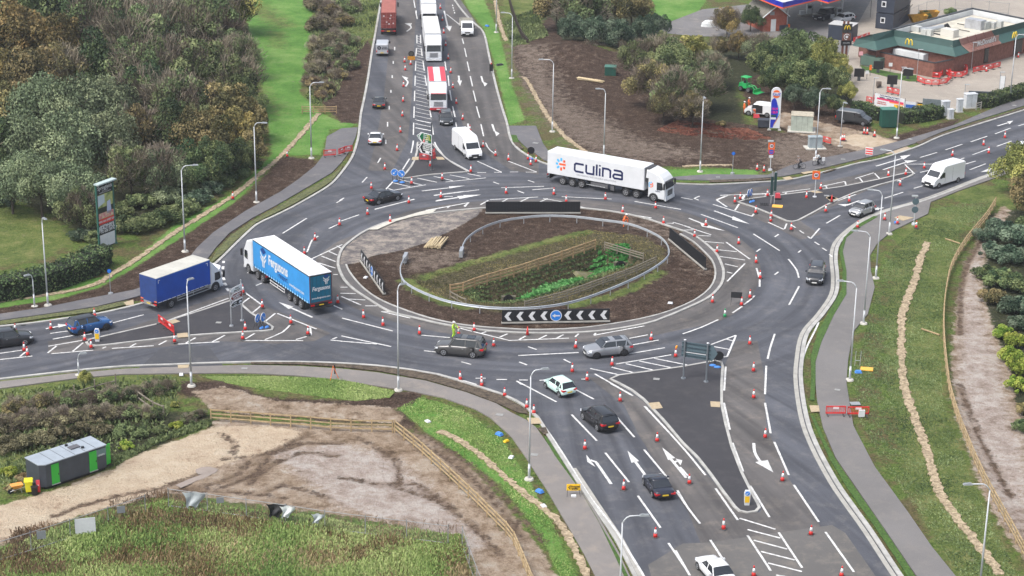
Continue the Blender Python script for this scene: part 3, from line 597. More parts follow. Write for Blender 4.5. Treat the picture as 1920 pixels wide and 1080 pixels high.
# arrows: shaft polyline + head triangle
AR = """E: 545,833 850,798 | 850,780 855,805 1035,773;E: 700,948 1020,897 | 1012,880 1022,908 1215,875;11: 535,50 660,32 | 650,25 665,42 785,18;21: 178,108 290,150 | 282,138 278,158 378,183;21: 35,150 110,180 | 95,172 108,196 240,222;
21: 995,50 920,78 | 930,70 915,84 872,72;01: 1757,708 1640,655 | 1568,622 1650,648 1625,662;01: 515,800 470,806 | 475,800 440,812 480,815;01: 258,772 330,758 | 325,745 385,750 330,765;
20: 1087,937 1235,893 | 1222,880 1240,900 1283,873;20: 1127,957 1255,915 | 1245,905 1262,920 1320,905;20: 1770,710 1830,692 | 1825,685 1838,700 1860,680;20: 1770,938 1715,958 | 1725,948 1735,965 1675,970;
12: 1518,565 1430,440 1400,430 | 1378,400 1428,468 1383,440;12: 1710,515 1652,438 | 1610,378 1675,436 1632,446;12: 1940,530 1850,420 | 1805,360 1878,418 1838,430;12: 1868,445 1890,435 | 1880,422 1918,432 1908,460;
22: 400,335 405,385 430,430 440,440 | 408,442 478,430 510,500;10: 660,427 663,455 | 652,455 678,455 668,485;10: 787,430 797,465 | 795,460 822,472 806,488;10: 848,700 862,740 | 860,735 890,752 872,768;10: 712,697 716,730 | 705,728 728,728 718,748;
10: 578,62 598,148 | 585,148 622,148 610,178;10: 368,178 392,158 385,140 | 355,132 398,132 388,150;10: 362,488 374,465 362,445 | 340,428 378,440 360,452;21: 1130,90 1095,97 | 1100,88 1105,104 1070,100"""
for a in AR.replace('\n', '').split(';'):
    t, r = a.split(':'); sh, hd = r.split('|'); sh = P(t+': '+sh); hd = P(t+': '+hd)
    if len(sh) > 2: sh = crom(sh, .5)
    z = ZR+.014+.00025*(cnt % 60); cnt += 1
    ribbon(mkm, sh, .13, z)
    if (hd[1]-hd[0]).cross(hd[2]-hd[0]).z < 0: hd = [hd[0], hd[2], hd[1]]
    mkm.add([(p.x, p.y, z+.0001) for p in hd], [(0, 1, 2)])
tag(mkm.build('road_markings', line_white), kind='structure')
# manhole and chamber covers, tar joints
cov = MB(); ci = 0
for s in ("12: 870,170 910,175", "12: 1065,395 1105,400", "11: 1755,1050 1790,1053", "22: 855,30 885,35", "D: 1290,820 1350,822", "D: 75,612 120,612", "C: 620,838 660,850", "C: 1790,465 1835,470", "D: 1480,410 1530,412", "E: 1795,285 1855,292", "01: 1215,733 1245,735", "01: 1358,992 1392,992"):
    a, b = P(s, .13); m_ = (a+b)/2; d = (b-a).length; cov.box((m_.x, m_.y, .135), (d, d*.8, .02), dirz(a, b))
tag(cov.build('manhole_cover', mat('manhole_grey', (.26, .26, .25), .7, noise=.1)), kind='structure')
gl = MB()
for s in ("Z: 235,308 290,300", "11: 365,700 390,703", "11: 1710,742 1730,738", "E: 1560,262 1580,300"):
    a, b = P(s); ribbon(gl, [a, b], .14, ZR+.02)
tag(gl.build('road_gully', mat('gully_black', (.01, .01, .01), .8)), kind='structure')
def wheel(parent, x, y, r, wd, side, rim=None, dark=False):
    mb = MB(); mb.loft([[(x+rr*math.cos(t), y+yy, r+rr*math.sin(t)) for t in [2*math.pi*k/18 for k in range(18)]] for rr, yy in ((r*.86, -wd/2), (r, -wd*.36), (r, wd*.36), (r*.86, wd/2))])
    t = mb.build('wheel', tyre_m, parent, True)
    rb = MB(); rr = r*.64; yo = y+side*(wd/2+.006)
    ring = lambda q, yy: [(x+q*math.cos(a), yy, r+q*math.sin(a)) for a in [2*math.pi*k/16 for k in range(16)]]
    if rim is None: rim = rim_dark if dark else rim_m
    # dished rim with spokes
    rb.loft([ring(rr, yo), ring(rr*1.0, yo+side*.012), ring(rr*.84, yo+side*.012), ring(rr*.84, yo+side*.002)], caps=False)
    for k in range(5):
        a = 2*math.pi*k/5+.3; c = (x+math.cos(a)*rr*.45, yo+side*.008, r+math.sin(a)*rr*.45)
        rb.quad((x+math.cos(a+.5)*rr*.16, c[1], r+math.sin(a+.5)*rr*.16), (x+math.cos(a+.2)*rr*.88, c[1], r+math.sin(a+.2)*rr*.88), (x+math.cos(a-.2)*rr*.88, c[1], r+math.sin(a-.2)*rr*.88), (x+math.cos(a-.5)*rr*.16, c[1], r+math.sin(a-.5)*rr*.16))
    rb.cyl((x, yo, r), (x, yo+side*.02, r), rr*.2, n=8)
    rb.build('rim', rim, t)
def arch(mb, x, y, r, side, n=14):
    """dark wheel-arch opening on the flank"""
    pts = [(x+r*math.cos(math.pi*k/n), y, .30+r*math.sin(math.pi*k/n)) for k in range(n+1)]+[(x-r, y, .2), (x+r, y, .2)]
    mb.add(pts, [tuple(range(len(pts)))])
def lerp(tab, x):
    if x <= tab[0][0]: return tab[0][1]
    for (a, u), (b, v_) in zip(tab, tab[1:]):
        if x <= b: return u+(v_-u)*(x-a)/(b-a)
    return tab[-1][1]
def car(name, label, cat, body, L=4.4, W=1.82, H=1.5, wb=2.65, kind='hatch', roofm=None, dark_rims=False, belt=.66, rear_plate=True, rails=False, sunroof=False, taillow=False, bonnet=None, wr=.33):
    """front is +x; body shell lofted along x, glasshouse, roof, lamps, wheels"""
    t = thing(name, label, cat); w2 = W/2; h = L/2; bz = H*belt; bon = bonnet or bz*.93
    gx = dict(hatch=(.24*L, .10*L, -.36*L, -.47*L), suv=(.21*L, .09*L, -.40*L, -.485*L), saloon=(.21*L, .07*L, -.20*L, -.34*L), coupe=(.18*L, .03*L, -.13*L, -.30*L), mpv=(.31*L, .13*L, -.41*L, -.485*L))[kind]
    deck = dict(hatch=bz, suv=bz*1.02, saloon=bz*.98, coupe=bz*.97, mpv=bz)[kind]
    zt = [(-h, deck*.70), (-h+.06, deck*.93), (-h+.28, deck), (gx[3]+.1, deck), (gx[0]-.1, bz), (gx[0]+.25, bon), (h-.45, bon*.93), (h-.12, bon*.80), (h, bon*.55)]
    hw = [(-h, w2*.80), (-h+.12, w2*.92), (-h+.5, w2*.985), (-h+1.1, w2), (h-1.2, w2), (h-.6, w2*.965), (h-.2, w2*.84), (h, w2*.66)]
    zb = [(-h, .42), (-h+.3, .26), (-h+.7, .20), (h-.7, .20), (h-.25, .22), (h, .36)]
    mb = MB(); rings = []
    for x in [-h, -h+.06, -h+.15, -h+.35, -h+.7, -h+1.1, -wb/2, -.6, 0, .6, gx[0]-.1, gx[0]+.15, wb/2, h-.7, h-.42, h-.22, h-.09, h]:
        a, b, c = lerp(hw, x), lerp(zb, x), lerp(zt, x)
        sec = [(a*.90, b), (a*.985, b+(c-b)*.2), (a, b+(c-b)*.55), (a*.975, b+(c-b)*.82), (a*.90, b+(c-b)*.965), (a*.62, c+.012), (0, c+.03)]
        rings.append([(x, -y, z) for y, z in sec]+[(x, y, z) for y, z in reversed(sec[:-1])])
    mb.loft(rings); bo = mb.build('body', body, t, True)
    # glasshouse
    wb_, wr_ = w2*.90, w2*.72
    zg = lambda i: bz-.02 if i in (0,) else deck-.02
    def gring(y0, y1, y2, dz=0): return None
    fx, rx0, rx1, bx = gx
    sec = []
    for x, f in ((fx, 0), (fx+(rx0-fx)*.5, .56), (rx0, .94), ((rx0+rx1)/2, 1.0), (rx1, .95), (rx1+(bx-rx1)*.5, .55), (bx, 0)):
        zc = bz+(H-.05-bz)*f; base = (bz if x > 0 else deck)-.06
        yt = wb_+(wr_-wb_)*f; sec.append([(x, -wb_*(.94 if f == 0 else 1), base), (x, -yt, zc), (x, -yt*.6, zc+.03*f), (x, yt*.6, zc+.03*f), (x, yt, zc), (x, wb_*(.94 if f == 0 else 1), base)])
    gm_ = MB(); gm_.loft(sec); gm_.build('windows', glass_m, t, False)
    rm = roofm or body
    rf = MB(); rr = []
    for x, f in ((rx0+.02, .95), (rx0-.25, .985), ((rx0+rx1)/2, 1.0), (rx1+.2, .985), (rx1-.02, .95)):
        zc = bz+(H-.05-bz)*f; yt = wb_+(wr_-wb_)*f+.012
        rr.append([(x, -yt, zc-.06), (x, -yt, zc+.01), (x, -yt*.75, zc+.045), (x, 0, zc+.06), (x, yt*.75, zc+.045), (x, yt, zc+.01), (x, yt, zc-.06)])
    rf.loft(rr); ro = rf.build('roof', rm, t, True)
    if sunroof:
        s_ = MB(); s_.box((rx0*.5+.0, 0, H+.017), (abs(rx0-rx1)*.28, w2*.95, .02)); s_.box((rx1*.55, 0, H+.017), (abs(rx0-rx1)*.34, w2*.95, .02)); s_.build('sunroof', glass_m, ro)
    if rails:
        s_ = MB()
        for sgn in (-1, 1): s_.tube([(rx0-.1, sgn*wr_*.95, H-.01), (rx0-.3, sgn*wr_*.95, H+.05), (rx1+.3, sgn*wr_*.95, H+.05), (rx1+.1, sgn*wr_*.95, H-.01)], .022, 5)
        s_.build('roof_rail', black if body is not white else chrome, ro)
    # pillars: strips lying just proud of the glass
    def strip(a, b, wd_):
        for sg in (-1, 1):
            A_, B_ = Vector(a), Vector(b); A_.y *= sg; B_.y *= sg
            o_ = Vector((0, sg*.012, .004)); e = Vector((wd_/2, 0, 0))
            q = [A_+o_-e, A_+o_+e, B_+o_+e, B_+o_-e]; pl = MB(); pl.add(q, [(0, 1, 2, 3) if sg < 0 else (3, 2, 1, 0)]); pl.build('pillar', rm if roofm is None else body, t)
    zr_ = bz+(H-.05-bz)
    strip((fx-.06, wb_, bz-.03), (rx0-.03, wr_+.01, zr_-.0), .10)
    mx_ = (rx0+rx1)/2+.1; strip((mx_, wb_, bz-.03), (mx_, wr_, zr_), .09)
    if kind in ('hatch', 'suv', 'mpv'):
        strip((rx1+.28, wb_, deck-.03), (rx1+.14, wr_, zr_), .12); strip((bx+.12, wb_, deck-.03), (rx1+.03, wr_, zr_), .26)
    else: strip((bx+.14, wb_, deck-.03), (rx1+.05, wr_, zr_), .22)
    # lower trim, arches
    dk = MB()
    for sg in (-1, 1):
        for wx in (-wb/2, wb/2): arch(dk, wx, sg*(w2*1.004), wr+.07, sg)
        dk.box((0, sg*w2*.985, .25), (wb-.75, .05, .10))
    dk.box((h-.06, 0, .32), (.16, W*.56, .14)); dk.box((-h+.06, 0, .36), (.16, W*.62, .14)); dk.build('lower_trim', black, t)
    for sg in (-1, 1):
        for wx in (-wb/2, wb/2): wheel(t, wx, sg*(w2-.10), wr, .23, sg, dark=dark_rims)
        m = MB(); m.add([(h-.40, sg*w2*.93, bon*.84), (h-.10, sg*w2*.84, bon*.76), (h-.04, sg*w2*.52, bon*.72), (h-.04, sg*w2*.54, bon*.60), (h-.10, sg*w2*.86, bon*.62), (h-.40, sg*w2*.975, bon*.68),
            (h-.6, sg*w2*.6, bon*.6)], [(0, 1, 2, 3, 4, 5), (0, 1, 6), (1, 2, 6), (2, 3, 6), (3, 4, 6), (4, 5, 6), (5, 0, 6)]); m.build('headlight', head_l, t)
        m = MB(); zz = deck*(.80 if not taillow else .72)
        m.box((-h+.17, sg*w2*.83, zz), (.36, w2*.26, .15)); m.box((-h+.05, sg*w2*.66, zz), (.10, w2*.3, .12)); m.build('tail_light', red_l, t)
        m = MB(); m.box((fx-.22, sg*(w2+.10), bz+.06), (.14, .20, .14), 0, .8); m.build('wing_mirror', body if body is not white else black, t)
        [MB().box((mx_+q, sg*w2*.985, bz*.80), (.18, .03, .03)).build('door_handle', chrome, t) for q in (.25, -.65)]
    m = MB(); m.box((h-.035, 0, bon*.60), (.08, W*.42, .13)); m.box((h-.02, 0, bon*.60), (.07, W*.10, .05)); m.build('grille', black, t)
    m = MB(); m.box((h+.03, 0, .42), (.02, .52, .115)); m.build('number_plate', plate_w, t)
    m = MB(); m.box((-h-.012, 0, deck*.62), (.03, .52, .12)); m.build('number_plate', plate_y, t)
    if kind in ('hatch', 'suv', 'mpv'):
        m = MB(); m.box((rx1-.02, 0, H-.04), (.16, W*.6, .03)); m.build('spoiler', rm, t)
    return t
def put(t, front, rear, side=0, W=1.8, f=.5, z=ZR):
    """front/rear: pixels of ground points (front and rear wheel contacts, on side +1 left / -1 right / 0 centre line)"""
    a = G(*front); b = G(*rear); d = (a-b); d.z = 0; d.normalize(); nrm = Vector((-d.y, d.x, 0))
    c = b+(a-b)*f - nrm*side*(W/2-.1); t.location = (c.x, c.y, z); t.rotation_euler = (0, 0, math.atan2(d.y, d.x)); return t
def heads(t, at, front_px, L, z=ZR):
    """centre of the front (or rear) edge at pixel 'at', pointing towards front_px"""
    a = G(*at); b = G(*front_px); d = (b-a); d.z = 0; d.normalize(); c = a+d*(L/2); t.location = (c.x, c.y, z); t.rotation_euler = (0, 0, math.atan2(d.y, d.x)); return t
p_black = paint('black_car_paint', (.008, .008, .010)); p_navy = paint('dark_navy_paint', (.012, .014, .026)); p_white = paint('white_car_paint', (.76, .77, .78), .3)
p_silver = paint('silver_paint', (.40, .41, .42), .3, .5); p_blue = paint('blue_car_paint', (.02, .10, .28), .25, .2); p_grey = paint('bronze_grey_paint', (.10, .098, .096), .28, .4)
p_lgrey = paint('light_grey_paint', (.30, .31, .33), .28, .4); p_mint = paint('pale_mint_paint', (.60, .80, .74), .3); p_char = paint('charcoal_paint', (.03, .032, .037), .28, .2)
p_cyan = paint('sky_blue_paint', (.06, .32, .50), .28); p_sgrey = paint('dark_grey_car_paint', (.045, .05, .055), .3, .3)
put(car('car', 'bronze grey large SUV with sunroof, wheels by the yellow-suited worker below the roundabout', 'car', p_grey, 4.97, 2.0, 1.85, 2.92, 'suv', rails=False, sunroof=True, wr=.39, belt=.62), (831.7, 667.5), (886.7, 672.5), 1, 2.0)
put(car('car', 'light grey sloping crossover passing above the back of the grey-green direction sign', 'car', p_lgrey, 4.7, 1.93, 1.65, 2.87, 'suv', dark_rims=True, sunroof=True, wr=.38), (1119, 673.5), (1169, 668), 1, 1.93)
put(car('car', 'small pale mint green hatchback leaving the roundabout southwards', 'car', p_mint, 3.7, 1.6, 1.48, 2.38, 'hatch', wr=.29), (1023.8, 728.5), (1049.8, 745.5), 1, 1.6)
put(car('car', 'black SUV with yellow rear plate between the mint hatchback and the roadster', 'car', p_black, 4.65, 1.88, 1.66, 2.81, 'suv', rails=True, wr=.37), (1094.6, 787.8), (1120.4, 809), 1, 1.88)
put(car('car', 'low black two-door roadster with rounded tail beside the straight-ahead arrow', 'car', p_navy, 4.13, 1.82, 1.30, 2.43, 'coupe', belt=.68, wr=.33, taillow=True), (1208.3, 911), (1224, 933.5), 1, 1.82)
put(car('car', 'black saloon entering from the north-west past the blue keep-left discs', 'car', p_black, 4.95, 1.88, 1.46, 2.9, 'saloon', wr=.35), (744, 376.5), (710, 384.5), -1, 1.88)
put(car('car', 'bright blue SUV with a black roof in the west approach', 'car', p_blue, 4.43, 1.87, 1.65, 2.7, 'suv', roofm=p_black, dark_rims=True, wr=.37), (199.5, 619), (152.5, 629.5), -1, 1.87)
put(car('car', 'charcoal crossover cut by the left edge of the picture', 'car', p_char, 4.6, 1.84, 1.68, 2.7, 'suv', wr=.36), (44.7, 648.5), (-3, 655), -1, 1.84)
put(car('car', 'silver tall hatchback coming off the east road beside the small gravelled island', 'car', p_silver, 3.65, 1.67, 1.56, 2.45, 'hatch', dark_rims=True, wr=.30), (1614.5, 409), (1635.5, 401), 1, 1.67)
heads(car('car', 'black people carrier driving south beside the two white curved lane dashes', 'car', p_char, 4.5, 1.86, 1.65, 2.7, 'suv', rails=True, wr=.36), (1532.5, 512), (1521.5, 556), 4.5)
heads(car('car', 'dark grey coupe seen from behind in the left lane of the north road', 'car', p_sgrey, 4.5, 1.8, 1.36, 2.7, 'coupe', wr=.33), (710.3, 206), (716, 160), 4.5)
heads(car('car', 'white coupe seen from behind just before the red barriers on the north-west footpath', 'car', paint('white_car_paint', ()), 4.2, 1.82, 1.36, 2.5, 'coupe', wr=.33), (702.8, 274.5), (710, 240), 4.2)
c_ = heads(car('car', 'sky blue car at the top of the picture heading south', 'car', p_cyan, 4.2, 1.8, 1.5, 2.55, 'hatch'), (793, -18), (793.5, 8), 4.2)
heads(car('car', 'dark crossover directly behind the white panel van in the southbound queue', 'car', p_sgrey, 4.4, 1.82, 1.58, 2.65, 'suv', wr=.35), (835, 222), (839, 248.5), 4.4)
heads(car('car', 'white car half out of the bottom edge of the picture', 'car', p_white, 4.6, 1.8, 1.44, 2.8, 'saloon', wr=.33), (1364, 1108), (1334, 1074), 4.6)
heads(car('car', 'white car coming in behind the autumn tree at the right edge', 'car', p_white, 4.2, 1.78, 1.48, 2.6, 'hatch'), (1925, 284), (1880, 303), 4.2)

def van(label, body, L=6.0, W=2.0, H=2.65, wb=3.7, trim=True, rear_door=False, name='van', bon=1.05, nose=.9, letters=None, low=False):
    t = thing(name, label, 'van'); h = L/2; wz = bon+.25
    prof = [(-h, .35), (h-.1, .30), (h, .55), (h-.08, bon*.86), (h-nose*.62, bon+.12), (h-nose*1.0, wz), (h-nose*1.0-.72*(H-wz), H-.12), (h-nose-.72*(H-wz)-.5, H), (-h+.25, H), (-h+.03, H-.15)]
    mb = MB(); mb.shell(prof, W/2, .10); mb.build('body', body, t)
    y1 = W/2-.14
    g = MB(); a = (h-nose*1.0+.012, wz+.06); b = (h-nose*1.0-.72*(H-wz)+.03, H-.22 if not low else H-.16)
    g.add([(a[0], -y1, a[1]), (a[0], y1, a[1]), (b[0], y1*.93, b[1]), (b[0], -y1*.93, b[1])], [(0, 1, 2, 3)])
    g.build('windscreen', glass_m, t)
    for sg in (-1, 1):
        g = MB(); q = [(h-nose-.12, sg*(W/2+.006), wz-.02), (h-nose-.62*(H-wz)+.05, sg*(W/2+.006), wz+.62*(.9 if not low else .75)), (h-nose-1.25, sg*(W/2+.006), wz+.62*(.9 if not low else .75)), (h-nose-1.25, sg*(W/2+.006), wz-.12)]
        g.add(q, [(0, 1, 2, 3) if sg > 0 else (3, 2, 1, 0)]); g.build('side_window', glass_m, t)
        for wx in (wb/2+.15, -wb/2+.15): wheel(t, wx, sg*(W/2-.1), .34, .23, sg)
        m = MB(); m.add([(h-.30, sg*(W/2-.03), bon*.86), (h-.04, sg*(W/2-.30), bon*.80), (h+.01, sg*(W/2-.34), bon*.62), (h-.22, sg*(W/2+.004), bon*.66)], [(0, 1, 2, 3) if sg < 0 else (3, 2, 1, 0)]); m.build('headlight', head_l, t)
        m = MB(); m.box((-h+.02, sg*(W/2-.10), 1.0 if not low else .85), (.10, .13, .36 if not low else .3)); m.build('tail_light', red_l, t)
        m = MB(); m.box((h-nose-.28, sg*(W/2+.16), wz+.14), (.12, .2, .32)); m.build('wing_mirror', black, t)
    d = MB()
    for sg in (-1, 1):
        for wx in (wb/2+.15, -wb/2+.15): arch(d, wx, sg*(W/2+.003), .42, sg)
        if trim: d.box((0, sg*(W/2+.004), .50), (wb*.78, .02, .14))
        d.box((-.55, sg*(W/2+.001), H*.52), (.02, .012, H*.62)); d.box((h-nose-1.35, sg*(W/2+.001), H*.5), (.02, .012, H*.55))
    d.box((h-.02, 0, .46), (.14, W*.86, .24)); d.box((h-.01, 0, bon*.66), (.10, W*.48, .18)); d.box((-h-.02, 0, .42), (.08, W*.9, .14)); d.box((-h-.004, 0, H*.52), (.012, .02, H*.66)); d.build('lower_trim', black, t)
    m = MB(); m.box((h+.06, 0, .42), (.02, .52, .115)); m.build('number_plate', plate_w, t)
    m = MB(); m.box((-h-.07, 0, .62), (.02, .52, .115)); m.build('number_plate', plate_y, t)
    if rear_door:
        g = MB()
        for sg in (-1, 1): g.box((-h-.006, sg*W*.23, H*.70), (.015, W*.34, .34))
        g.build('rear_window', glass_m, t)
    return t
put(van('large white panel van with black bumper turning right out of the north road', p_white, 6.9, 2.0, 2.75, 4.3), (873.5, 298), (853, 280.5), -1, 2.0)
put(van('white high-roof van with a muddy lower flank on the east road', p_white, 6.3, 1.99, 2.7, 3.9, trim=False), (1759.5, 353), (1797, 342), 1, 1.99)
tv = heads(van('silver van with a dark round emblem on its back doors, behind the red container lorry', paint('van_silver_paint', (.50, .52, .55), .35, .3), 5.1, 1.9, 2.0, 3.0, bon=1.0, low=True), (716.5, 106.5), (721, 70), 5.1)
lettering('JOHN\nBORRIS', .26, plane_M((-2.575, -.42, 1.38), (0, -1, 0), (0, 0, 1)), mat('van_letter', (.02, .02, .03)), tv, bold=.01)
m = MB(); m.cyl((-2.56, .45, 1.4), (-2.58, .45, 1.4), .30, n=20); e_ = m.build('emblem', mat('van_letter', ()), tv); lettering('S6', .3, plane_M((-2.59, .45, 1.4), (0, -1, 0), (0, 0, 1)), p_white, e_)
v_ = van('dark grey small van parked on the dirt track beside the hedge', p_sgrey, 4.8, 1.85, 1.85, 2.9, bon=.95, low=True, rear_door=True); a, b = G(1619, 234), G(1582, 229); c = (a+b)/2; v_.location = (c.x, c.y, .05); v_.rotation_euler.z = dirz(b, a)
v_ = van('small white van with open doors and workers beside it, under the trees', p_white, 4.4, 1.8, 1.85, 2.7, bon=.95, low=True, trim=False); a, b = G(1403, 214), G(1448, 219); c = (a+b)/2; v_.location = (c.x, c.y, .05); v_.rotation_euler.z = dirz(b, a)
m = MB(); m.box((.95, 1.35, .95), (.07, .95, 1.1), .25); m.build('open_door', p_white, v_)
m = MB(); m.quad((-.5, .912, .5), (.45, .912, .5), (.45, .912, 1.6), (-.5, .912, 1.6)); m.build('door_opening', black, v_)

def cab(t, x0, W=2.5, H=3.6, L=2.2, m=lorry_white, z0=.45, deflect=.45, grille='light', front=None, sun=True, ax=1.0):
    """cab whose rear is at x0, front at x0+L; returns the cab mesh"""
    xf = x0+L
    prof = [(x0, z0), (xf-.02, z0-.1), (xf+.04, z0+.55), (xf, 1.75), (xf-.16, 2.65), (xf-.42, 3.0 if H > 3.2 else H-.45), (xf-.95, H), (x0+.05, H+deflect), (x0, H+deflect-.1)]
    mb = MB(); mb.shell(prof, W/2, .12); cb = mb.build('cab', m, t)
    zb_, zt_ = (1.72, 2.55) if H > 3.2 else (1.38, 2.12)
    fx = lambda z: lerp([(1.0, xf+.02), (1.75, xf+.012), (2.65, xf-.145), (3.0, xf-.40)], z)
    g = MB(); y1 = W/2-.15
    g.add([(fx(zb_)+.012, -y1, zb_), (fx(zb_)+.012, y1, zb_), (fx(zt_)+.012, y1*.96, zt_), (fx(zt_)+.012, -y1*.96, zt_)], [(0, 1, 2, 3)]); g.build('windscreen', glass_m, cb)
    if sun:
        s_ = MB(); s_.box((fx(zt_)+.10, 0, zt_+.10), (.30, W*.86, .05), 0); s_.build('sun_visor', black if front is None else front, cb)
    for sg in (-1, 1):
        g = MB(); y = sg*(W/2+.006); q = [(xf-.28, y, zb_-.02), (xf-.42, y, zt_-.04), (xf-1.15, y, zt_-.04), (xf-1.15, y, zb_-.18), (xf-.55, y, zb_-.18)]
        g.add(q, [(0, 1, 2, 3, 4) if sg > 0 else (4, 3, 2, 1, 0)]); g.build('side_window', glass_m, cb)
        m_ = MB(); m_.box((xf-.05, sg*(W/2+.22), (zb_+zt_)/2), (.14, .22, .72)); m_.box((xf-.05, sg*(W/2+.08), zt_-.02), (.05, .3, .04)); m_.build('wing_mirror', black, cb)
        m_ = MB(); m_.box((xf+.02, sg*(W/2-.33), z0+.28), (.10, .40, .20)); m_.build('headlight', head_l, cb)
        m_ = MB(); m_.add([(x0+ax+.64*math.cos(q_), sg*(W/2+.004), .45+.64*math.sin(q_)) for q_ in [math.pi*k/12 for k in range(13)]]+[(x0+ax-.64, sg*(W/2+.004), .30), (x0+ax+.64, sg*(W/2+.004), .30)], [tuple(range(15))]); m_.build('wheel_arch', black, cb)
    gr = MB(); k = 0
    for z in np.arange(z0+.42, zb_-.22, .14): gr.box((xf+.045, 0, z), (.05, W*.50, .085))
    gr.build('grille', mat('grille_grey', (.20, .20, .21), .4) if grille == 'light' else black, cb)
    bp_ = MB(); bp_.box((xf+.03, 0, z0-.02), (.14, W*.96, .30)); bp_.build('bumper', front or m, cb)
    m_ = MB(); m_.box((xf+.12, 0, z0-.05), (.02, .52, .115)); m_.build('number_plate', plate_w, cb)
    return cb
def axle(t, x, W=2.5, r=.5, dual=False):
    for sg in (-1, 1): wheel(t, x, sg*(W/2-.135), r, .34 if not dual else .5, sg, rim=mat('steel_rim', (.30, .30, .31), .5, .4))
def chassis(t, x0, x1, W=2.5, z=1.0):
    mb = MB()
    for y in (-.45, .45): mb.box(((x0+x1)/2, y, z-.12), (x1-x0, .12, .26))
    for x in np.arange(x0+.5, x1, 1.6): mb.box((x, 0, z-.10), (.1, W*.8, .14))
    mb.box((x0+.1, 0, .58), (.12, W*.9, .14)); mb.build('chassis', black, t)
def tail(t, x, W=2.5, z=.95):
    for sg in (-1, 1):
        m_ = MB(); m_.box((x-.03, sg*(W/2-.28), z-.13), (.06, .42, .14)); m_.build('tail_light', red_l, t)
    m_ = MB(); m_.box((x-.05, 0, z-.16), (.03, .52, .12)); m_.build('number_plate', plate_y, t)
def sideguard(t, x0, x1, W=2.5, m=None):
    mb = MB()
    for sg in (-1, 1):
        for z in (.55, .86): mb.box(((x0+x1)/2, sg*(W/2-.04), z), (x1-x0, .04, .09))
        for x in (x0+.1, (x0+x1)/2, x1-.1): mb.box((x, sg*(W/2-.07), .72), (.05, .04, .42))
    mb.build('side_guard', m or galv, t)

W = 2.55
t = thing('articulated_lorry', 'long white refrigerated articulated lorry with large navy lettering and a blue and orange emblem', 'lorry')
TL = 13.6; xr = -8.25; xfr = xr+TL; zb0, zt0 = 1.18, 4.05
mb = MB(); mb.shell([(xr, zb0), (xfr, zb0), (xfr, zt0), (xr, zt0)], W/2, .05); box_ = mb.build('trailer_body', lorry_white, t)
mb = MB(); mb.box((xr+4, 0, zt0+.006), (.03, W*.9, .01)); mb.box((xr+8.5, 0, zt0+.006), (.03, W*.9, .01)); mb.box((xfr-.9, .3, zt0+.01), (.9, .3, .02)); mb.build('roof_seam', mat('seam_grey', (.45, .46, .47)), box_)
mb = MB(); mb.box((xfr+.28, 0, 3.1), (.5, 2.0, 1.7)); mb.build('refrigeration_unit', mat('unit_dark', (.05, .05, .055)), t)
mb = MB(); mb.box((xr-.03, 0, zb0+.05), (.06, W*.98, .16)); mb.box((xr-.03, 0, .62), (.08, W*.94, .12)); mb.box((xr+.15, 0, .85), (.1, 1.6, .5)); mb.build('rear_bumper', black, t)
chassis(t, xr+.2, xfr-.8, W, 1.15); tail(t, xr, W, 1.1)
for x in (xr+2.25, xr+3.6, xr+4.95): axle(t, x, W)
mb = MB()
for sg in (-1, 1):
    mb.box((xr+7.4, sg*(W/2-.1), .80), (2.4, .12, .52)); mb.box((xr+9.2, sg*(W/2-.25), .72), (.5, .3, .6))
mb.build('side_locker', mat('locker_grey', (.10, .10, .105)), t)
mb = MB()
for sg in (-1, 1):
    for k in range(14): mb.quad((xr+5.7+k*.19, sg*(W/2+.002), .62), (xr+5.79+k*.19, sg*(W/2+.002), .62), (xr+5.72+k*.19, sg*(W/2+.002), .72), (xr+5.63+k*.19, sg*(W/2+.002), .72))
mb.build('chevron_tape', lorry_white, t)
for x in (xfr-2.45, xfr-1.0, xfr+1.35): axle(t, x, W)
chassis(t, xfr-3.4, xfr+1.8, W, .9)
cab(t, xfr+.55, W, 3.45, 2.35, lorry_white, deflect=.42, grille='dark', sun=True, ax=.8)
mb = MB(); mb.shell([(xfr+.2, 2.8), (xfr+.62, 2.8), (xfr+.62, 3.84), (xfr+.3, 3.84)], W/2-.05, .04); mb.build('side_deflector', lorry_white, t)
navy = mat('logo_navy', (.006, .012, .075), .4); lbl = mat('logo_sky', (.08, .45, .80), .4); lor = mat('logo_orange', (.85, .12, .03), .4)
def emblem(par, o, xd, s):
    xd = Vector(xd); ud = Vector((0, 0, 1)); nn = xd.cross(ud)*.008
    def bar(mb, cx, cz, ang, l, wd):
        u = xd*math.cos(ang)+ud*math.sin(ang); v_ = -xd*math.sin(ang)+ud*math.cos(ang); c = Vector(o)+xd*cx*s+ud*cz*s+nn
        mb.quad(c-u*l*s/2-v_*wd*s/2, c+u*l*s/2-v_*wd*s/2, c+u*l*s/2+v_*wd*s/2, c-u*l*s/2+v_*wd*s/2)
    mb = MB()
    for a in (90, 135, 180, 225): bar(mb, math.cos(R(a))*.62, math.sin(R(a))*.62, R(a), .42 if a != 180 else .34, .28)
    mb.build('emblem', lbl, par)
    mb = MB(); bar(mb, .18, 0, 0, .95, .26); bar(mb, 0, -.62, R(90), .42, .28)
    for a in (45, -45): bar(mb, math.cos(R(a))*.58, math.sin(R(a))*.58, R(a), .30, .26); c = Vector(o)+nn; p = c+xd*math.cos(R(a))*.82*s+ud*math.sin(R(a))*.82*s; e1 = (xd*math.cos(R(a+135))+ud*math.sin(R(a+135)))*.4*s; e2 = (xd*math.cos(R(a-135))+ud*math.sin(R(a-135)))*.4*s; mb.quad(p, p+e1, p+(e1+e2)*.3, p+e2) if a > 0 else mb.quad(p, p+e1, p+(e1+e2)*.3, p+e2)
    mb.build('emblem', lor, par)
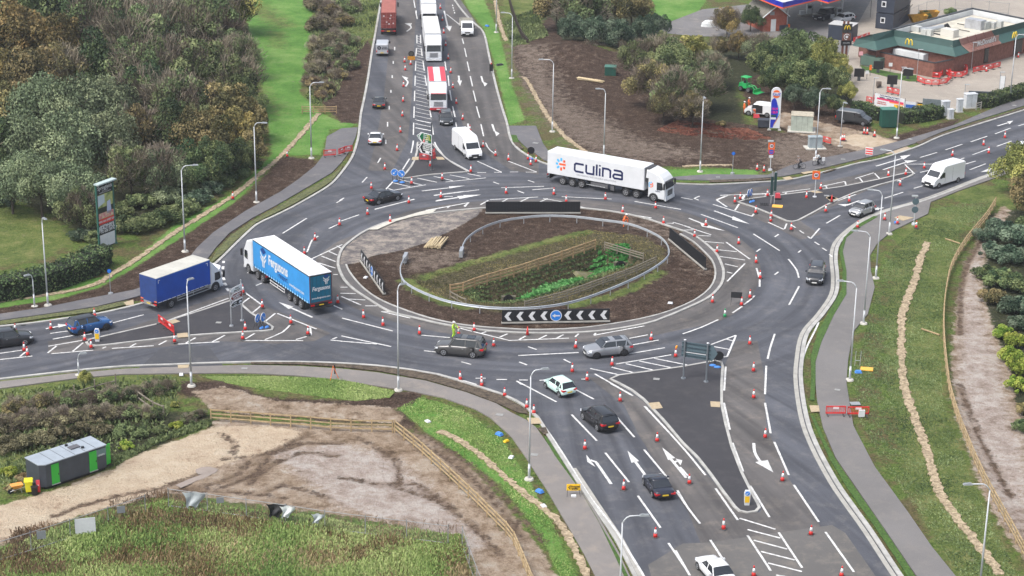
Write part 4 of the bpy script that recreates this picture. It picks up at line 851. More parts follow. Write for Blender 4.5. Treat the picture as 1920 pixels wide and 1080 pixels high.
def culina(par, o, xd, s):
    """square rounded letterforms built from strokes; s = x-height"""
    xd = Vector(xd); ud = Vector((0, 0, 1)); nn = xd.cross(ud)*.009; lw = .215*s; mb = MB(); Z = [0]
    def st(pts):
        Z[0] += 1; q = [Vector(o)+xd*a*s+ud*b*s+nn*(1+.02*Z[0]) for a, b in pts]
        l = []; r = []
        for i, p in enumerate(q):
            a = (q[i]-q[i-1]).normalized() if i else (q[1]-q[0]).normalized(); b = (q[i+1]-q[i]).normalized() if i+1 < len(q) else a
            na = a.cross(nn).normalized(); nb = b.cross(nn).normalized(); m_ = (na+nb).normalized(); k = lw/2/max(.5, m_.dot(na)); l.append(p+m_*k); r.append(p-m_*k)
        n = len(q); mb.add(l+r, [(i, i+1, n+i+1, n+i) for i in range(n-1)])
    c = .14
    st([(1.15, 1-.07), (.07+c, 1-.07), (.07, 1-.07-c), (.07, .07+c), (.07+c, .07), (1.15, .07)])
    st([(1.45, 1), (1.45, .07+c), (1.45+c, .07), (2.35, .07), (2.35, 1)]); st([(2.72, 0), (2.72, 1.22)]); st([(3.08, 0), (3.08, .86)]); st([(3.08, 1.06), (3.08, 1.22)])
    st([(3.45, 0), (3.45, .93), (4.25-c, .93), (4.35, .93-c), (4.35, 0)])
    st([(4.75, .93), (5.55, .93), (5.75, .93-c), (5.75, .0)]); st([(5.75, .07), (4.85, .07), (4.70, .07+c), (4.70, .36), (4.85, .5), (5.75, .5)])
    return mb.build('lettering', navy, par)
for sg in (-1, 1):
    xd = (-sg, 0, 0); y = sg*W/2
    x_em = xr+2.0 if sg < 0 else xfr-2.0; emblem(box_, (x_em, y, 2.65), xd, .98)
    ox = xr+3.85 if sg < 0 else xfr-3.85; culina(box_, (ox, y, 2.0), xd, 1.17)
    lettering('DELIVERING SUSTAINABLE SOLUTIONS', .30, plane_M((ox-sg*3.15, y+sg*.01, 1.66), xd, (0, 0, 1)), mat('grey_letters', (.25, .26, .28)), box_, sx=1.06)
    emblem(t, (xfr+.98 if sg < 0 else xfr+1.0, y+sg*.015, 2.1), xd, .46)
    lettering('culina', .30, plane_M((xfr+1.9, y+sg*.022, 1.42), xd, (0, 0, 1)), navy, t, bold=.004)
# trailer near-side axle contacts at (1055.5,346.5) and steer axle at (1223.6,377.4)
a = G(1224.5, 377.8); b = G(1055.5, 346.8); d = (a-b).normalized(); nrm = Vector((-d.y, d.x, 0)); o_ = b-d*(xr+2.25)+nrm*(W/2-.1); t.location = (o_.x, o_.y, ZR); t.rotation_euler.z = math.atan2(d.y, d.x)

t = thing('articulated_lorry', 'sky blue curtain-sided articulated lorry with white lettering turning past the brown tourist sign', 'lorry')
blue_c = mat('curtain_sky_blue', (.035, .27, .62), .45, noise=.08, scale=.7); blue_d = mat('curtain_dark_blue', (.008, .05, .22), .45); teal = mat('teal_door', (.0, .13, .22), .45, noise=.1)
zb0, zt0 = 1.25, 4.25; xr = -8.0; xfr = xr+13.6
mb = MB(); mb.box(((xr+xfr)/2, 0, (zb0+zt0)/2), (13.6, W, zt0-zb0)); box_ = mb.build('curtain_side', blue_c, t)
mb = MB(); mb.box(((xr+xfr)/2, 0, zt0+.03), (13.64, W+.02, .07)); 
for x in np.arange(xr+.6, xfr, .62): mb.box((x, 0, zt0+.072), (.05, W*.96, .02))
mb.build('trailer_roof', mat('trailer_roof_white', (.72, .73, .74), .5, noise=.06, scale=.6), t)
mb = MB()
for sg in (-1, 1): mb.box(((xr+xfr)/2, sg*(W/2+.005), zt0-.05), (13.62, .03, .10))
mb.box((xr, 0, zt0-.08), (.05, W, .14)); mb.build('top_rail', black, t)
mb = MB()
for sg in (-1, 1):
    for k in range(24): mb.box((xr+.3+k*.565, sg*(W/2+.012), zb0+.10), (.05, .02, .36)); 
mb.build('curtain_strap', mat('strap_dark', (.01, .03, .09)), t)
mb = MB()
for sg in (-1, 1):
    for k in range(23): mb.box((xr+.58+k*.565, sg*(W/2+.006), zb0-.0), (.30, .02, .14))
mb.build('curtain_hem', mat('hem_pale_blue', (.35, .62, .85)), t)
mb = MB(); mb.box((xr-.02, 0, (zb0+zt0)/2-.05), (.05, W-.12, zt0-zb0-.2)); dr = mb.build('rear_door', teal, t)
mb = MB()
for y in (-.95, -.45, .0, .45, .95): mb.box((xr-.055, y, (zb0+zt0)/2), (.03, .035, zt0-zb0-.3))
mb.build('lock_rod', mat('rod_teal', (.01, .09, .15)), dr)
mb = MB(); mb.box((xr-.03, W/2-.04, (zb0+zt0)/2), (.06, .09, zt0-zb0)); mb.box((xr-.03, -W/2+.04, (zb0+zt0)/2), (.06, .09, zt0-zb0)); mb.box((xr-.04, 0, zb0-.02), (.08, W, .16)); mb.build('door_frame', mat('maroon_frame', (.10, .03, .035)), t)
mb = MB(); mb.box((xr-.25, 0, .75), (.5, W*.94, .10)); mb.box((xr-.05, 0, .98), (.2, W*.8, .2)); mb.build('tail_lift', black, t)
for sg in (-1, 1):
    xd = (-sg, 0, 0); y = sg*(W/2+.012); xx = lambda k: (xfr-k if sg > 0 else xr+13.6-k)
    o = 1 if sg > 0 else -1
    lettering('Fergusons', 1.55, plane_M((xfr-6.2, y, 3.05), (-1, 0, 0) if sg > 0 else (1, 0, 0), (0, 0, 1)), lorry_white, box_, bold=.05, sx=.74)
    lettering('Transport', .85, plane_M((xfr-7.2, y, 2.15), (-1, 0, 0) if sg > 0 else (1, 0, 0), (0, 0, 1)), blue_d, box_, bold=.02, sx=.72)
    lettering('www.fergusons.com', .50, plane_M((xfr-10.6, y, 1.95), (-1, 0, 0) if sg > 0 else (1, 0, 0), (0, 0, 1)), lorry_white, box_, bold=.008, sx=.85)
def cube_logo(par, o, xd, s):
    xd = Vector(xd); ud = Vector((0, 0, 1)); nn = xd.cross(ud)*.012; c = Vector(o)
    pt = lambda a, b: c+xd*a*s+ud*b*s+nn
    mb = MB(); mb.quad(pt(0, 1), pt(-.62, .68), pt(0, .30), pt(.62, .68)); mb.build('emblem', blue_d, par)
    mb = MB()
    for k in (-1, 1):
        f = (lambda *q: mb.quad(*q)) if k > 0 else (lambda *q: mb.quad(*reversed(q)))
        f(pt(.05*k, .18), pt(.05*k, -1.0), pt(.22*k, -.9), pt(.22*k, .08)); f(pt(.22*k, .10), pt(.22*k, -.12), pt(.66*k, .32), pt(.66*k, .56)); f(pt(.22*k, -.30), pt(.22*k, -.52), pt(.60*k, -.16), pt(.60*k, .06))
    mb.build('emblem', lorry_white, par)
for sg in (-1, 1): cube_logo(box_, (xfr-2.6, sg*(W/2+.005), 2.95), (-1, 0, 0) if sg > 0 else (1, 0, 0), 1.15)
cube_logo(dr, (xr-.075, -.62, 3.62), (0, -1, 0), .55)
lettering('Fergusons', .62, plane_M((xr-.08, 0, 2.75), (0, -1, 0), (0, 0, 1)), lorry_white, dr, bold=.02, sx=.8, shear=.2)
lettering('www.fergusons.com', .28, plane_M((xr-.08, 0, 1.75), (0, -1, 0), (0, 0, 1)), lorry_white, dr, bold=.008, sx=.92)
chassis(t, xr+.2, xfr-.6, W, 1.15); tail(t, xr-.1, W, 1.15)
for x in (xr+2.1, xr+3.45, xr+4.8, xfr-2.3, xfr-1.0, xfr+1.3): axle(t, x, W)
sideguard(t, xr+6.0, xr+9.6, W, mat('guard_white', (.6, .6, .6)))
chassis(t, xfr-3.0, xfr+1.7, W, .9); cab(t, xfr+.35, W, 3.7, 2.25, lorry_white, deflect=.35, ax=.95)
mb = MB(); mb.box((xfr-2.95, W/2-.3, .95), (.05, .5, .3)); mb.build('mudguard_light', red_l, t)
a = G(497.5, 532.5); b = G(566, 579.5); d = (a-b).normalized(); nrm = Vector((-d.y, d.x, 0)); o_ = b-d*(xr+2.1)-nrm*(W/2-.1); t.location = (o_.x, o_.y, ZR); t.rotation_euler.z = math.atan2(d.y, d.x)

t = thing('lorry', 'rigid lorry with royal blue curtain sides, cream roof and white cab', 'lorry')
roy = mat('curtain_royal_blue', (.004, .06, .36), .45, noise=.1, scale=.8); bd = mat('curtain_rear_blue', (.02, .05, .19), .5, noise=.12, scale=1.5); cream = mat('cream_tarpaulin', (.47, .46, .41), .6, noise=.10, scale=.5)
L_ = 7.6; Wr = 2.5; xr = -4.9; xfr = xr+L_; zb0, zt0 = 1.05, 3.72
mb = MB(); mb.box(((xr+xfr)/2, 0, (zb0+zt0)/2), (L_, Wr, zt0-zb0)); box_ = mb.build('curtain_side', roy, t)
mb = MB(); mb.box((xr-.01, 0, (zb0+zt0)/2), (.03, Wr-.02, zt0-zb0)); mb.build('rear_curtain', bd, t)
mb = MB(); mb.box(((xr+xfr)/2, 0, zt0+.03), (L_+.02, Wr+.02, .06))
for k in range(10): mb.box((xr+.6+k*.72, 0, zt0+.065), (.06, Wr*.95, .02))
mb.build('lorry_roof', cream, t)
mb = MB()
for sg in (-1, 1): mb.box(((xr+xfr)/2, sg*(Wr/2+.01), zt0-.03), (L_, .03, .07))
mb.build('top_rail', mat('rail_blue', (.05, .16, .5)), t)
mb = MB()
for sg in (-1, 1):
    for k in range(11): mb.box((xr+.35+k*.66, sg*(Wr/2+.01), zb0+.03), (.50, .025, .06))
mb.build('curtain_hem', lorry_white, t)
mb = MB()
for sg in (-1, 1): mb.box((xr+.35, sg*(Wr/2+.012), zt0-.25), (.28, .015, .05)); mb.box((xr+.24, sg*(Wr/2+.012), zt0-.40), (.06, .015, .32)); mb.box((xfr-.45, sg*(Wr/2+.012), zt0-.25), (.28, .015, .05)); mb.box((xfr-.34, sg*(Wr/2+.012), zt0-.40), (.06, .015, .32))
mb.build('reflective_mark', lorry_white, box_)
mb = MB(); mb.box((xr-.03, 1.0, zb0+.12), (.02, .4, .12)); mb.box((xr-.03, -1.0, zb0+.12), (.02, .4, .12)); mb.build('warning_board', orange, t)
mb = MB(); mb.box((xr-.05, 0, .72), (.10, Wr*.8, .14)); mb.box((xr-.02, .2, .95), (.06, 1.1, .22)); mb.build('rear_bumper', mat('bumper_grey', (.25, .25, .25)), t)
chassis(t, xr+.1, xfr+1.2, Wr, 1.0); tail(t, xr-.03, Wr, .98)
axle(t, xr+1.95, Wr-.1, .44); axle(t, xfr+.75, Wr-.15, .44)
sideguard(t, xr+2.8, xfr-.1, Wr); c_ = cab(t, xfr+.12, Wr-.15, 2.75, 1.75, lorry_white, deflect=.75, sun=False, ax=.63)
a = G(385.5, 553.5); b = G(321, 577.5); d = (a-b).normalized(); nrm = Vector((-d.y, d.x, 0)); o_ = b-d*(xr+1.95)+nrm*(Wr/2-.1); t.location = (o_.x, o_.y, ZR); t.rotation_euler.z = math.atan2(d.y, d.x)

def box_lorry(label, L_, boxm, roofm=None, H=4.0, cabH=3.6, artic=True, at=None, to=None, stripes=None, front=None):
    t = thing('articulated_lorry' if artic else 'lorry', label, 'lorry'); W = 2.5; tot = L_+2.9; xf = tot/2; xr = -tot/2; xb = xr+L_
    mb = MB(); mb.shell([(xr, 1.2), (xb, 1.2), (xb, H), (xr, H)], W/2, .05); bx = mb.build('trailer_body', boxm, t)
    if roofm: mb = MB(); mb.box(((xr+xb)/2, 0, H+.012), (L_-.1, W-.1, .02)); mb.build('trailer_roof', roofm, t)
    if stripes:
        mb = MB()
        for y in (-.85, .85): mb.box(((xr+xb)/2, y, H+.03), (L_-.1, .72, .02))
        mb.build('roof_stripe', stripes, bx)
    mb = MB(); mb.box((xb+.14, 0, 3.35), (.26, 1.5, .5)); mb.build('refrigeration_unit', mat('unit_dark', ()), t)
    chassis(t, xr+.2, xf-.3, W, 1.1); tail(t, xr, W, 1.1)
    for x in ([xr+2, xr+3.3, xr+4.6] if artic else [xr+2, xr+3.3])+[xb-.9, xb+1.7]: axle(t, x, W)
    cab(t, xb+.55, W, cabH, 2.25, lorry_white, deflect=.25, front=front, ax=1.15)
    return heads(t, at, to, tot)
def by_front(fr, rear_dir, tot):  # rear point so that the front edge sits at pixel fr
    a = G(*fr); b = G(*rear_dir); d = (b-a); d.z = 0; d.normalize(); c = a+d*tot; return PR((c.x, c.y, 0))
for lab, L_, fr, bk, kw in (
    ('white articulated lorry with a dark vent, just behind the striped-roof lorry', 12.4, (813.5, 117.5), (797, 20), dict(boxm=lorry_white, roofm=mat('off_white_roof', (.60, .60, .56), .6, noise=.06))),
    ('lorry with red and white striped roof and red bumper heading the queue', 8.6, (822, 210.5), (811, 120), dict(boxm=lorry_white, stripes=mat('stripe_red', (.60, .045, .07), .5), artic=False, H=3.75, cabH=3.5, front=mat('bumper_red', (.45, .02, .03), .5))),
    ('white lorry at the back of the southbound queue with only its roof in view', 8.6, (805, 56), (797, 0), dict(boxm=lorry_white, artic=False, H=3.95))):
    tot = L_+2.9; rp_ = by_front(fr, bk, tot); box_lorry(lab, L_, at=rp_, to=fr, **kw)
t = thing('container_lorry', 'articulated lorry carrying a rust red shipping container away northwards', 'lorry'); Wc = 2.44
rust = mat('rust_red_container', (.20, .035, .028), .6, noise=.25, scale=1.2); tot = 15.5; xr = -tot/2; xb = xr+12.2
mb = MB(); mb.box((xr+.55+6.05, 0, 2.55), (12.1, Wc-.06, 2.6)); cb_ = mb.build('container', rust, t)
mb = MB()
for sg in (-1, 1):
    for k in range(40): mb.box((xr+.8+k*.3, sg*(Wc/2-.02), 2.55), (.14, .05, 2.35))
for k in range(40): mb.box((xr+.8+k*.3, 0, 3.86), (.14, Wc-.2, .04))
mb.build('corrugation', mat('container_roof', (.42, .16, .13), .6, noise=.12, scale=1), cb_)
mb = MB()
for y in (-.9, -.35, .35, .9): mb.box((xr+.53, y, 2.55), (.05, .05, 2.5))
for z in (1.9, 2.5, 3.1): mb.box((xr+.54, 0, z), (.03, Wc-.2, .05))
mb.build('lock_rod', mat('rod_pink', (.35, .14, .13)), cb_)
mb = MB()
for y, z in ((.75, 3.3), (-.4, 3.4), (-.3, 2.9), (.3, 2.3), (-.8, 2.1), (-.1, 2.0)): mb.box((xr+.515, y, z), (.02, .22, .18))
mb.build('placard', lorry_white, cb_)
chassis(t, xr, xb, 2.5, 1.2); mb = MB(); mb.box((xr-.03, 0, .95), (.1, 2.4, .28)); mb.build('rear_bumper', mat('maroon_frame', ()), t); tail(t, xr-.1, 2.5, 1.1)
for x in (xr+1.8, xr+3.1, xr+4.4, xb-.8, xb+1.8): axle(t, x)
cab(t, xb+.6, 2.5, 3.6, 2.25, lorry_white, deflect=.2, ax=1.2); heads(t, (728.5, 69), (732, 0), tot)
t = thing('tipper_truck', 'white tipper truck with a mesh-sided body heading south in the right-hand lane', 'truck'); Wt = 2.1
mb = MB(); h = 3.2; mb.shell([(.9, .4), (h-.1, .35), (h, .6), (h-.06, 1.0), (h-.75, 1.28), (h-1.35, 2.05), (h-1.7, 2.25), (.95, 2.25), (.9, 2.1)], 1.0, .09); cb_ = mb.build('cab', p_white, t)
mb = MB(); mb.add([(h-.77, -.86, 1.33), (h-.77, .86, 1.33), (h-1.33, .8, 2.08), (h-1.33, -.8, 2.08)], [(0, 1, 2, 3)]); mb.build('windscreen', glass_m, cb_)
mb = MB(); mb.box((h-.0, 0, .45), (.12, 1.8, .26)); mb.box((h-.02, 0, .78), (.10, .9, .14)); mb.build('bumper', black, cb_)
for sg in (-1, 1):
    mb = MB(); mb.box((h-.1, sg*.78, .85), (.16, .36, .16)); mb.build('headlight', head_l, cb_); mb = MB(); mb.box((h-1.1, sg*1.15, 1.5), (.12, .2, .3)); mb.build('wing_mirror', black, cb_)
    mb = MB(); mb.add([(h-.95, sg*1.005, 1.35), (h-1.35, sg*1.005, 1.95), (h-1.95, sg*1.005, 1.95), (h-1.95, sg*1.005, 1.3)], [(0, 1, 2, 3) if sg > 0 else (3, 2, 1, 0)]); mb.build('side_window', glass_m, cb_)
    for x in (2.0, -1.7): wheel(t, x, sg*.9, .36, .25, sg)
mb = MB(); mb.box((-1.1, 0, .95), (3.7, 2.1, .12)); mb.box((-1.1, 1.03, 1.45), (3.7, .05, .95)); mb.box((-1.1, -1.03, 1.45), (3.7, .05, .95)); mb.box((-2.93, 0, 1.45), (.05, 2.1, .95)); mb.box((.72, 0, 1.75), (.05, 2.1, 1.5)); mb.build('tipper_body', mat('tipper_cream', (.42, .40, .34), .6, noise=.15), t)
mb = MB(); mb.box((-.2, 0, .7), (5.2, .7, .2)); mb.build('chassis', black, t); mb = MB(); mb.box((h+.08, 0, .45), (.02, .52, .115)); mb.build('number_plate', plate_w, t)
rp_ = by_front((876.5, 70), (868, 30), 6.4); heads(t, rp_, (876.5, 70), 6.4)
ORD = ['first', 'second', 'third', 'fourth', 'fifth', 'sixth', 'seventh', 'eighth', 'ninth', 'tenth', 'eleventh', 'twelfth', 'thirteenth', 'fourteenth', 'fifteenth', 'sixteenth', 'seventeenth', 'eighteenth', 'nineteenth', 'twentieth']
def lamp(base, top, head, label, zb=.1, H=None, r=.085, head_c=None, small=False):
    g = G(*base); H = H or hgt(base, top); t = thing('street_lamp', label, 'street lamp', (g.x, g.y, 0), group='street lamps on white columns')
    hp = G(head[0], head[1], H); d = Vector((hp.x-g.x, hp.y-g.y, 0)); L = min(max(d.length, .5), 2.4); d = d.normalized()*L
    mb = MB(); mb.cyl((0, 0, 0), (0, 0, 1.4), r*1.25, n=10); mb.cyl((0, 0, 1.4), (0, 0, 1.5), r*1.25, r, n=10, caps=False); mb.cyl((0, 0, 1.5), (0, 0, H-.5), r, r*.62, n=10); mb.build('column', lamp_m, t, True)
    pts = [(0, 0, H-.55)]+[(d.x*q*.30, d.y*q*.30, H-.5+.5*math.sin(q*math.pi/2)) for q in (.3, .6, 1)]+[(d.x*.8, d.y*.8, H+.04)]
    pts = [Vector(p) for p in pts]; mb = MB(); mb.tube(pts, r*.6, 8); mb.build('arm', lamp_m, t, True)
    mb = MB(); a = math.atan2(d.y, d.x); c = (d.x*.9, d.y*.9, H+.06); mb.box(c, (.72, .30, .11), a, .8); mb.box((c[0]-d.x/L*.1, c[1]-d.y/L*.1, H+.13), (.2, .12, .06), a); hd = mb.build('lamp_head', mat('lamp_head_grey', (.30, .32, .33), .4, .3), t)
    mb = MB(); mb.box((d.x*.93, d.y*.93, H-.005), (.5, .22, .02), a); mb.build('lens', mat('lamp_lens', (.6, .6, .58), .2), hd)
    mb = MB(); mb.cyl((0, 0, 0), (0, 0, .14), .42 if not small else .3, .36, 14); mb.build('concrete_base', mat('lamp_base_concrete', (.48, .46, .41), .9, noise=.15, scale=3), t)
    mb = MB(); mb.box((0, -r*1.25, .8), (.10, .02, .5)); mb.build('access_door', mat('lamp_door', (.36, .38, .39), .5), t)
    return t
for b, tp, hd, lb in (
    ((90, 573), (77, 408), (84, 411), 'tall white street lamp at the far left, beyond the west road footpath'),
    ((347, 472), (341, 311), (369, 310), 'white street lamp on bare soil behind the royal blue lorry'),
    ((481, 380), (477, 230), (498, 231), 'white street lamp on the soil strip midway up the woodland edge'),
    ((584, 297), (582, 155), (605, 155), 'white street lamp on green grass left of the footpath barriers'),
    ((359, 724), (352, 526), (357, 524), 'white street lamp standing in front of the royal blue lorry'),
    ((747, 732), (746, 535), (757, 533), 'white street lamp rising in front of the left end of the central island'),
    ((992, 899), (995, 695), (1025, 692), 'white street lamp on grass beside the footpath, left of the yellow diversion sign'),
    ((1160, 1185), (1167, 968), (1213, 967), 'street lamp at the bottom edge whose base is out of frame'),
    ((1834, 1130), (1855, 907), (1810, 909), 'street lamp in the lower right corner beside the timber fence'),
    ((1593, 713), (1603, 530), (1573, 527), 'white street lamp on the east footpath nearest the small orange board'),
    ((1619, 607), (1627, 435), (1600, 433), 'white street lamp at the grass edge level with the black people carrier'),
    ((1642, 522), (1651, 358), (1630, 356), 'white street lamp on grass just behind the bend of the east footpath'),
    ((1667, 439), (1675, 284), (1653, 281), 'white street lamp near the cones where the east footpath starts'),
    ((1529, 302), (1538, 166), (1555, 167), 'white street lamp beside the grey roadside cabinet and the cyclists'),
    ((1312.5, 322), (1318, 182), (1320, 183), 'white street lamp on the bare soil right of the long white articulated lorry'),
    ((1132, 292), (1136, 167), (1120, 167), 'white street lamp whose foot is hidden behind the long white lorry'),
    ((1035.5, 247), (1036, 112), (1012, 112), 'white street lamp beside the gravel strip north of the long white lorry'),
    ((959.5, 147), (959.5, 25), (941, 24), 'white street lamp near the bottom of the dark post fence, north-east verge'),
    ((930.5, 61), (932, -55), (915, -56), 'street lamp on the north-east verge with its head above the picture'),
    ((1681, 259), (1690, 127), (1710, 130), 'grey street lamp right of the dark green cabinet'),
    ((1893, 191), (1902, 64), (1922, 66), 'grey street lamp in front of the restaurant, by the roadside hedge')):
    lamp(b, tp, hd, lb)
lamp((65, 576), (60, 515), (50, 517), 'short grey lamp post next to the tall far left street lamp', small=True, r=.07)
lamp((1575, 275), (1579, 192), (1584, 193), 'thin short lamp post with a cone beside it, above the dirt crossing', small=True, r=.06)
lamp((148, 705), (147, 664), (157, 663), 'short grey post with a small arm on the south side of the west road', small=True, r=.06)
def make_cone(label, solid=False, green=False, beacon=False):
    t = thing('traffic_cone', label, 'traffic cone'); s = 1.0; red = cone_red if not green else mat('cone_green', (.02, .30, .10), .5)
    mb = MB(); mb.box((0, 0, .035), (.50, .50, .07), 0, .9); mb.build('base', rubber, t)
    if solid: mb = MB(); mb.cyl((0, 0, .06), (0, 0, .95), .17, .035, 14); mb.build('cone_body', red, t, True)
    else:
        mb = MB(); mb.cyl((0, 0, .06), (0, 0, .40), .185, .13, 14); mb.build('cone_foot', red, t, True)
        mb = MB(); mb.cyl((0, 0, .40), (0, 0, .76), .132, .075, 14); mb.build('white_sleeve', cone_white, t, True)
        mb = MB(); mb.cyl((0, 0, .76), (0, 0, .95), .076, .045, 14); mb.build('cone_tip', red, t, True)
    if beacon: mb = MB(); mb.cyl((.03, 0, .95), (.09, 0, 1.2), .10, .09, 12); mb.build('warning_light', mat('amber', (.85, .35, .02), .4), t)
    return t
CONES = [
 ('cone %s from the top in the line right of the southbound queue', '10: 557,52 568,118 577,190 587,260 601,335 615,413 627,498 647,587 682,677 725,742 797,830 868,880 940,905'),
 ('cone %s from the top in the line along the northbound lane', '10: 355,353 390,367 360,398 350,490 347,575 343,657 333,748 313,850 245,957 170,1065'),
 ('cone %s from the left on or under the northern splitter island', '10: 395,1040 500,942 568,1015 727,975'),
 ('cone %s from the left beside the tail of the long white lorry', '10: 1050,900 1065,932 1095,915'),
 ('cone %s from the left on the carriageway north of the central island', '11: 148,130 275,172 380,65 560,35 927,12 1195,18 1265,60 1485,45 1582,118 1768,95 1812,180'),
 ('cone %s from the left in the row south of the central island', '11: 126,712 235,755 440,803 660,808 748,783 857,870 1317,880 1742,835'),
 ('cone %s from the left among the hatching above the south road', '11: 1382,1062 1299,1015 1522,978'),
 ('cone %s from the left along the south-west kerb', '11: 670,1060 790,1078 12: 790,14 919,70 1043,138 1083,168'),
 ('cone %s from the top on the left lane line, south road', '12: 1370,370 1588,598 1766,865'),
 ('cone %s from the top on the second lane line, south road', '12: 1568,100 1776,325 22: 38,563 230,820 399,1085'),
 ('cone %s from the top down the southbound exit lane', '21: 377,860 398,1012 22: 399,82 463,305 560,548 720,850 892,1085'),
 ('cone %s from the top in the curve east of the central island', '21: 67,255 130,192 192,342 315,295 413,402 436,490 378,598 330,640 167,625'),
 ('cone %s from the left around the eastern splitter island', 'D: 288,910 345,875 520,1028 655,838 695,1075 1090,862 1250,762 1308,1015 1572,902 21: 610,220'),
 ('cone %s from the left at the start of the east footpath', '21: 983,207 1135,163 1207,185 1313,208'),
 ('cone %s from the left on the east road', '20: 1157,993 1222,1047 1254,987 1358,950 1516,880 1692,820 1721,865 1812,778'),
 ('cone %s from the left at the dirt crossing', '20: 418,960 457,968 897,793 908,793 1020,755 1037,758 1078,770'),
 ('cone %s from the left around the western splitter island', '01: 478,843 513,885 983,852 1365,835 1380,782 1368,575 1477,657 1637,747 1732,808 1900,632'),
 ('cone %s from the left on the west approach', '01: 87,787 137,897 157,922 287,775 534,705'),
 ('cone %s from the bottom on the left side of the roundabout', '01: 1713,352 1772,275 1910,190'),
 ('cone %s from the left on the north-west gravel strip', '01: 1310,43 00: 1616,885'),
 ('cone %s from the left on the restaurant car park', '20: 1708,405 1886,325')]
proto_cone = None
for lb, s in CONES:
    for k, g in enumerate(P(s)):
        lab = 'red and white '+lb % ORD[k]; z = ZR
        z = .125 if ('splitter' in lb or 'footpath' in lb) else (.06 if 'north-west gravel' in lb or 'dirt' in lb else ZR)
        if proto_cone is None: c = proto_cone = make_cone(lab); KIDS[c.name] = list(c.children)
        else: c = dup(proto_cone, label=lab)
        c.location = (g.x, g.y, z); c.rotation_euler = (random.gauss(0, .03), random.gauss(0, .03), random.uniform(0, 1.5)); c.scale = (1, 1, random.uniform(.93, 1.04)); c['group'] = 'traffic cones set out around the roundabout'
        if 'solid' in lab: pass
for s, lab, kw in (("21: 237,705", 'green and white cone beside the black-backed sign east of the central island', dict(green=True)), ("11: 1047,808", 'all red cone standing at the island kerb below the chevron board', dict(solid=True)),
                   ("21: 837,64", 'all red cone on the buff paving of the eastern splitter island', dict(solid=True)), ("21: 497,168", 'leaning red cone at the lower kerb of the eastern splitter island', dict()), ("11: 1880,930", 'cone topped with an amber warning light by the big sign back', dict(beacon=True))):
    c = make_cone(lab, **kw); g = P(s)[0]; c.location = (g.x, g.y, ZR if 'paving' not in lab else .14); tag(c, group='traffic cones set out around the roundabout')
    if 'leaning' in lab: c.rotation_euler = (.25, -.2, 0)
def make_barrier(label):
    t = thing('plastic_barrier', label, 'barrier'); mb = MB()
    mb.box((0, 0, .93), (2.0, .06, .12)); mb.box((0, 0, .30), (2.0, .06, .14))
    for x in (-.97, .97): mb.box((x, 0, .6), (.08, .06, .75))
    for k in range(9): mb.box((-.8+k*.2, 0, .62), (.06, .045, .58))
    mb.build('frame', barrier_red, t)
    for y in (-.04, .04):
        mb = MB(); mb.box((0, y, .80), (.55, .012, .20)); mb.build('reflective_panel', mat('pink_white_panel', (.72, .60, .60), .5), t)
    for x in (-.8, .8): mb = MB(); mb.box((x, 0, .06), (.10, .60, .12)); mb.build('foot', rubber, t)
    return t
proto_bar = None
def bar(a, b, label, z=.1, group='red plastic works barriers'):
    global proto_bar
    a = G(*a); b = G(*b); c = (a+b)/2
    if proto_bar is None: t = proto_bar = make_barrier(label); KIDS[t.name] = list(t.children)
    else: t = dup(proto_bar, label=label)
    t.location = (c.x, c.y, z); t.rotation_euler.z = dirz(a, b); s = min(1.25, max(.6, (b-a).length/2)); t.scale = (s, 1, 1); t['group'] = group; return t
for s, lab in (("00: 1820,890 1890,885", 'red plastic barrier on the north-west footpath, left one of three'), ("10: -10,880 15,872", 'red plastic barrier on the north-west footpath, middle one of three'), ("10: 18,868 62,862", 'red plastic barrier on the north-west footpath, nearest the kerb'),
               ("E: 530,498 610,505", 'red barrier under the green flag sign, left one'), ("E: 612,505 698,488", 'red barrier under the green flag sign, right one'), ("E: 665,470 690,440", 'red barrier under the green flag sign, turned end-on behind'),
               ("01: 893,745 935,775", 'red barrier leaning on the western splitter island, upper one'), ("01: 938,778 980,810", 'red barrier on the western splitter island, lower one by the buff slab'),
               ("22: 803,185 915,185", 'red barrier across the east footpath, left one'), ("22: 925,188 1045,188", 'red barrier at the east footpath edge with a white board, right one'), ("D: 1278,238 1365,262", 'orange-red barrier panel right of the grey roadside cabinet')):
    a, b = [px(s.split()[0][:-1], *map(float, q.split(','))) for q in s.split()[1:]]; bar(a, b, lab)
rows = (("B", "715,925 800,960 880,970 960,970 1050,950 1100,900 1090,850 1020,830", 'in the ring at the brick corner'), ("B", "905,885 960,890 1000,860", 'inside the ring'), ("B", "1020,840 1080,870 1140,880 1220,880 1280,850 1270,800 1200,790 1150,820", 'in the heap by the dark doors'),
        ("B", "1345,830 1430,810 1500,800 1570,785 1650,765", 'in the straight row under the restaurant wall'), ("C", "150,440 215,455 250,400", 'behind the leisure banner'), ("C", "380,330 440,345 510,360", 'above the banner'), ("B", "0,490 60,475 120,450 180,430", 'left of the restaurant canopy'))
for t_, s, wh in rows:
    q = [px(t_, *map(float, x.split(','))) for x in s.split()]
    for k in range(len(q)-1): bar(q[k], q[k+1], 'red barrier %s, %s from the left' % (wh, ORD[k]), ZR, 'red barriers round the restaurant works')
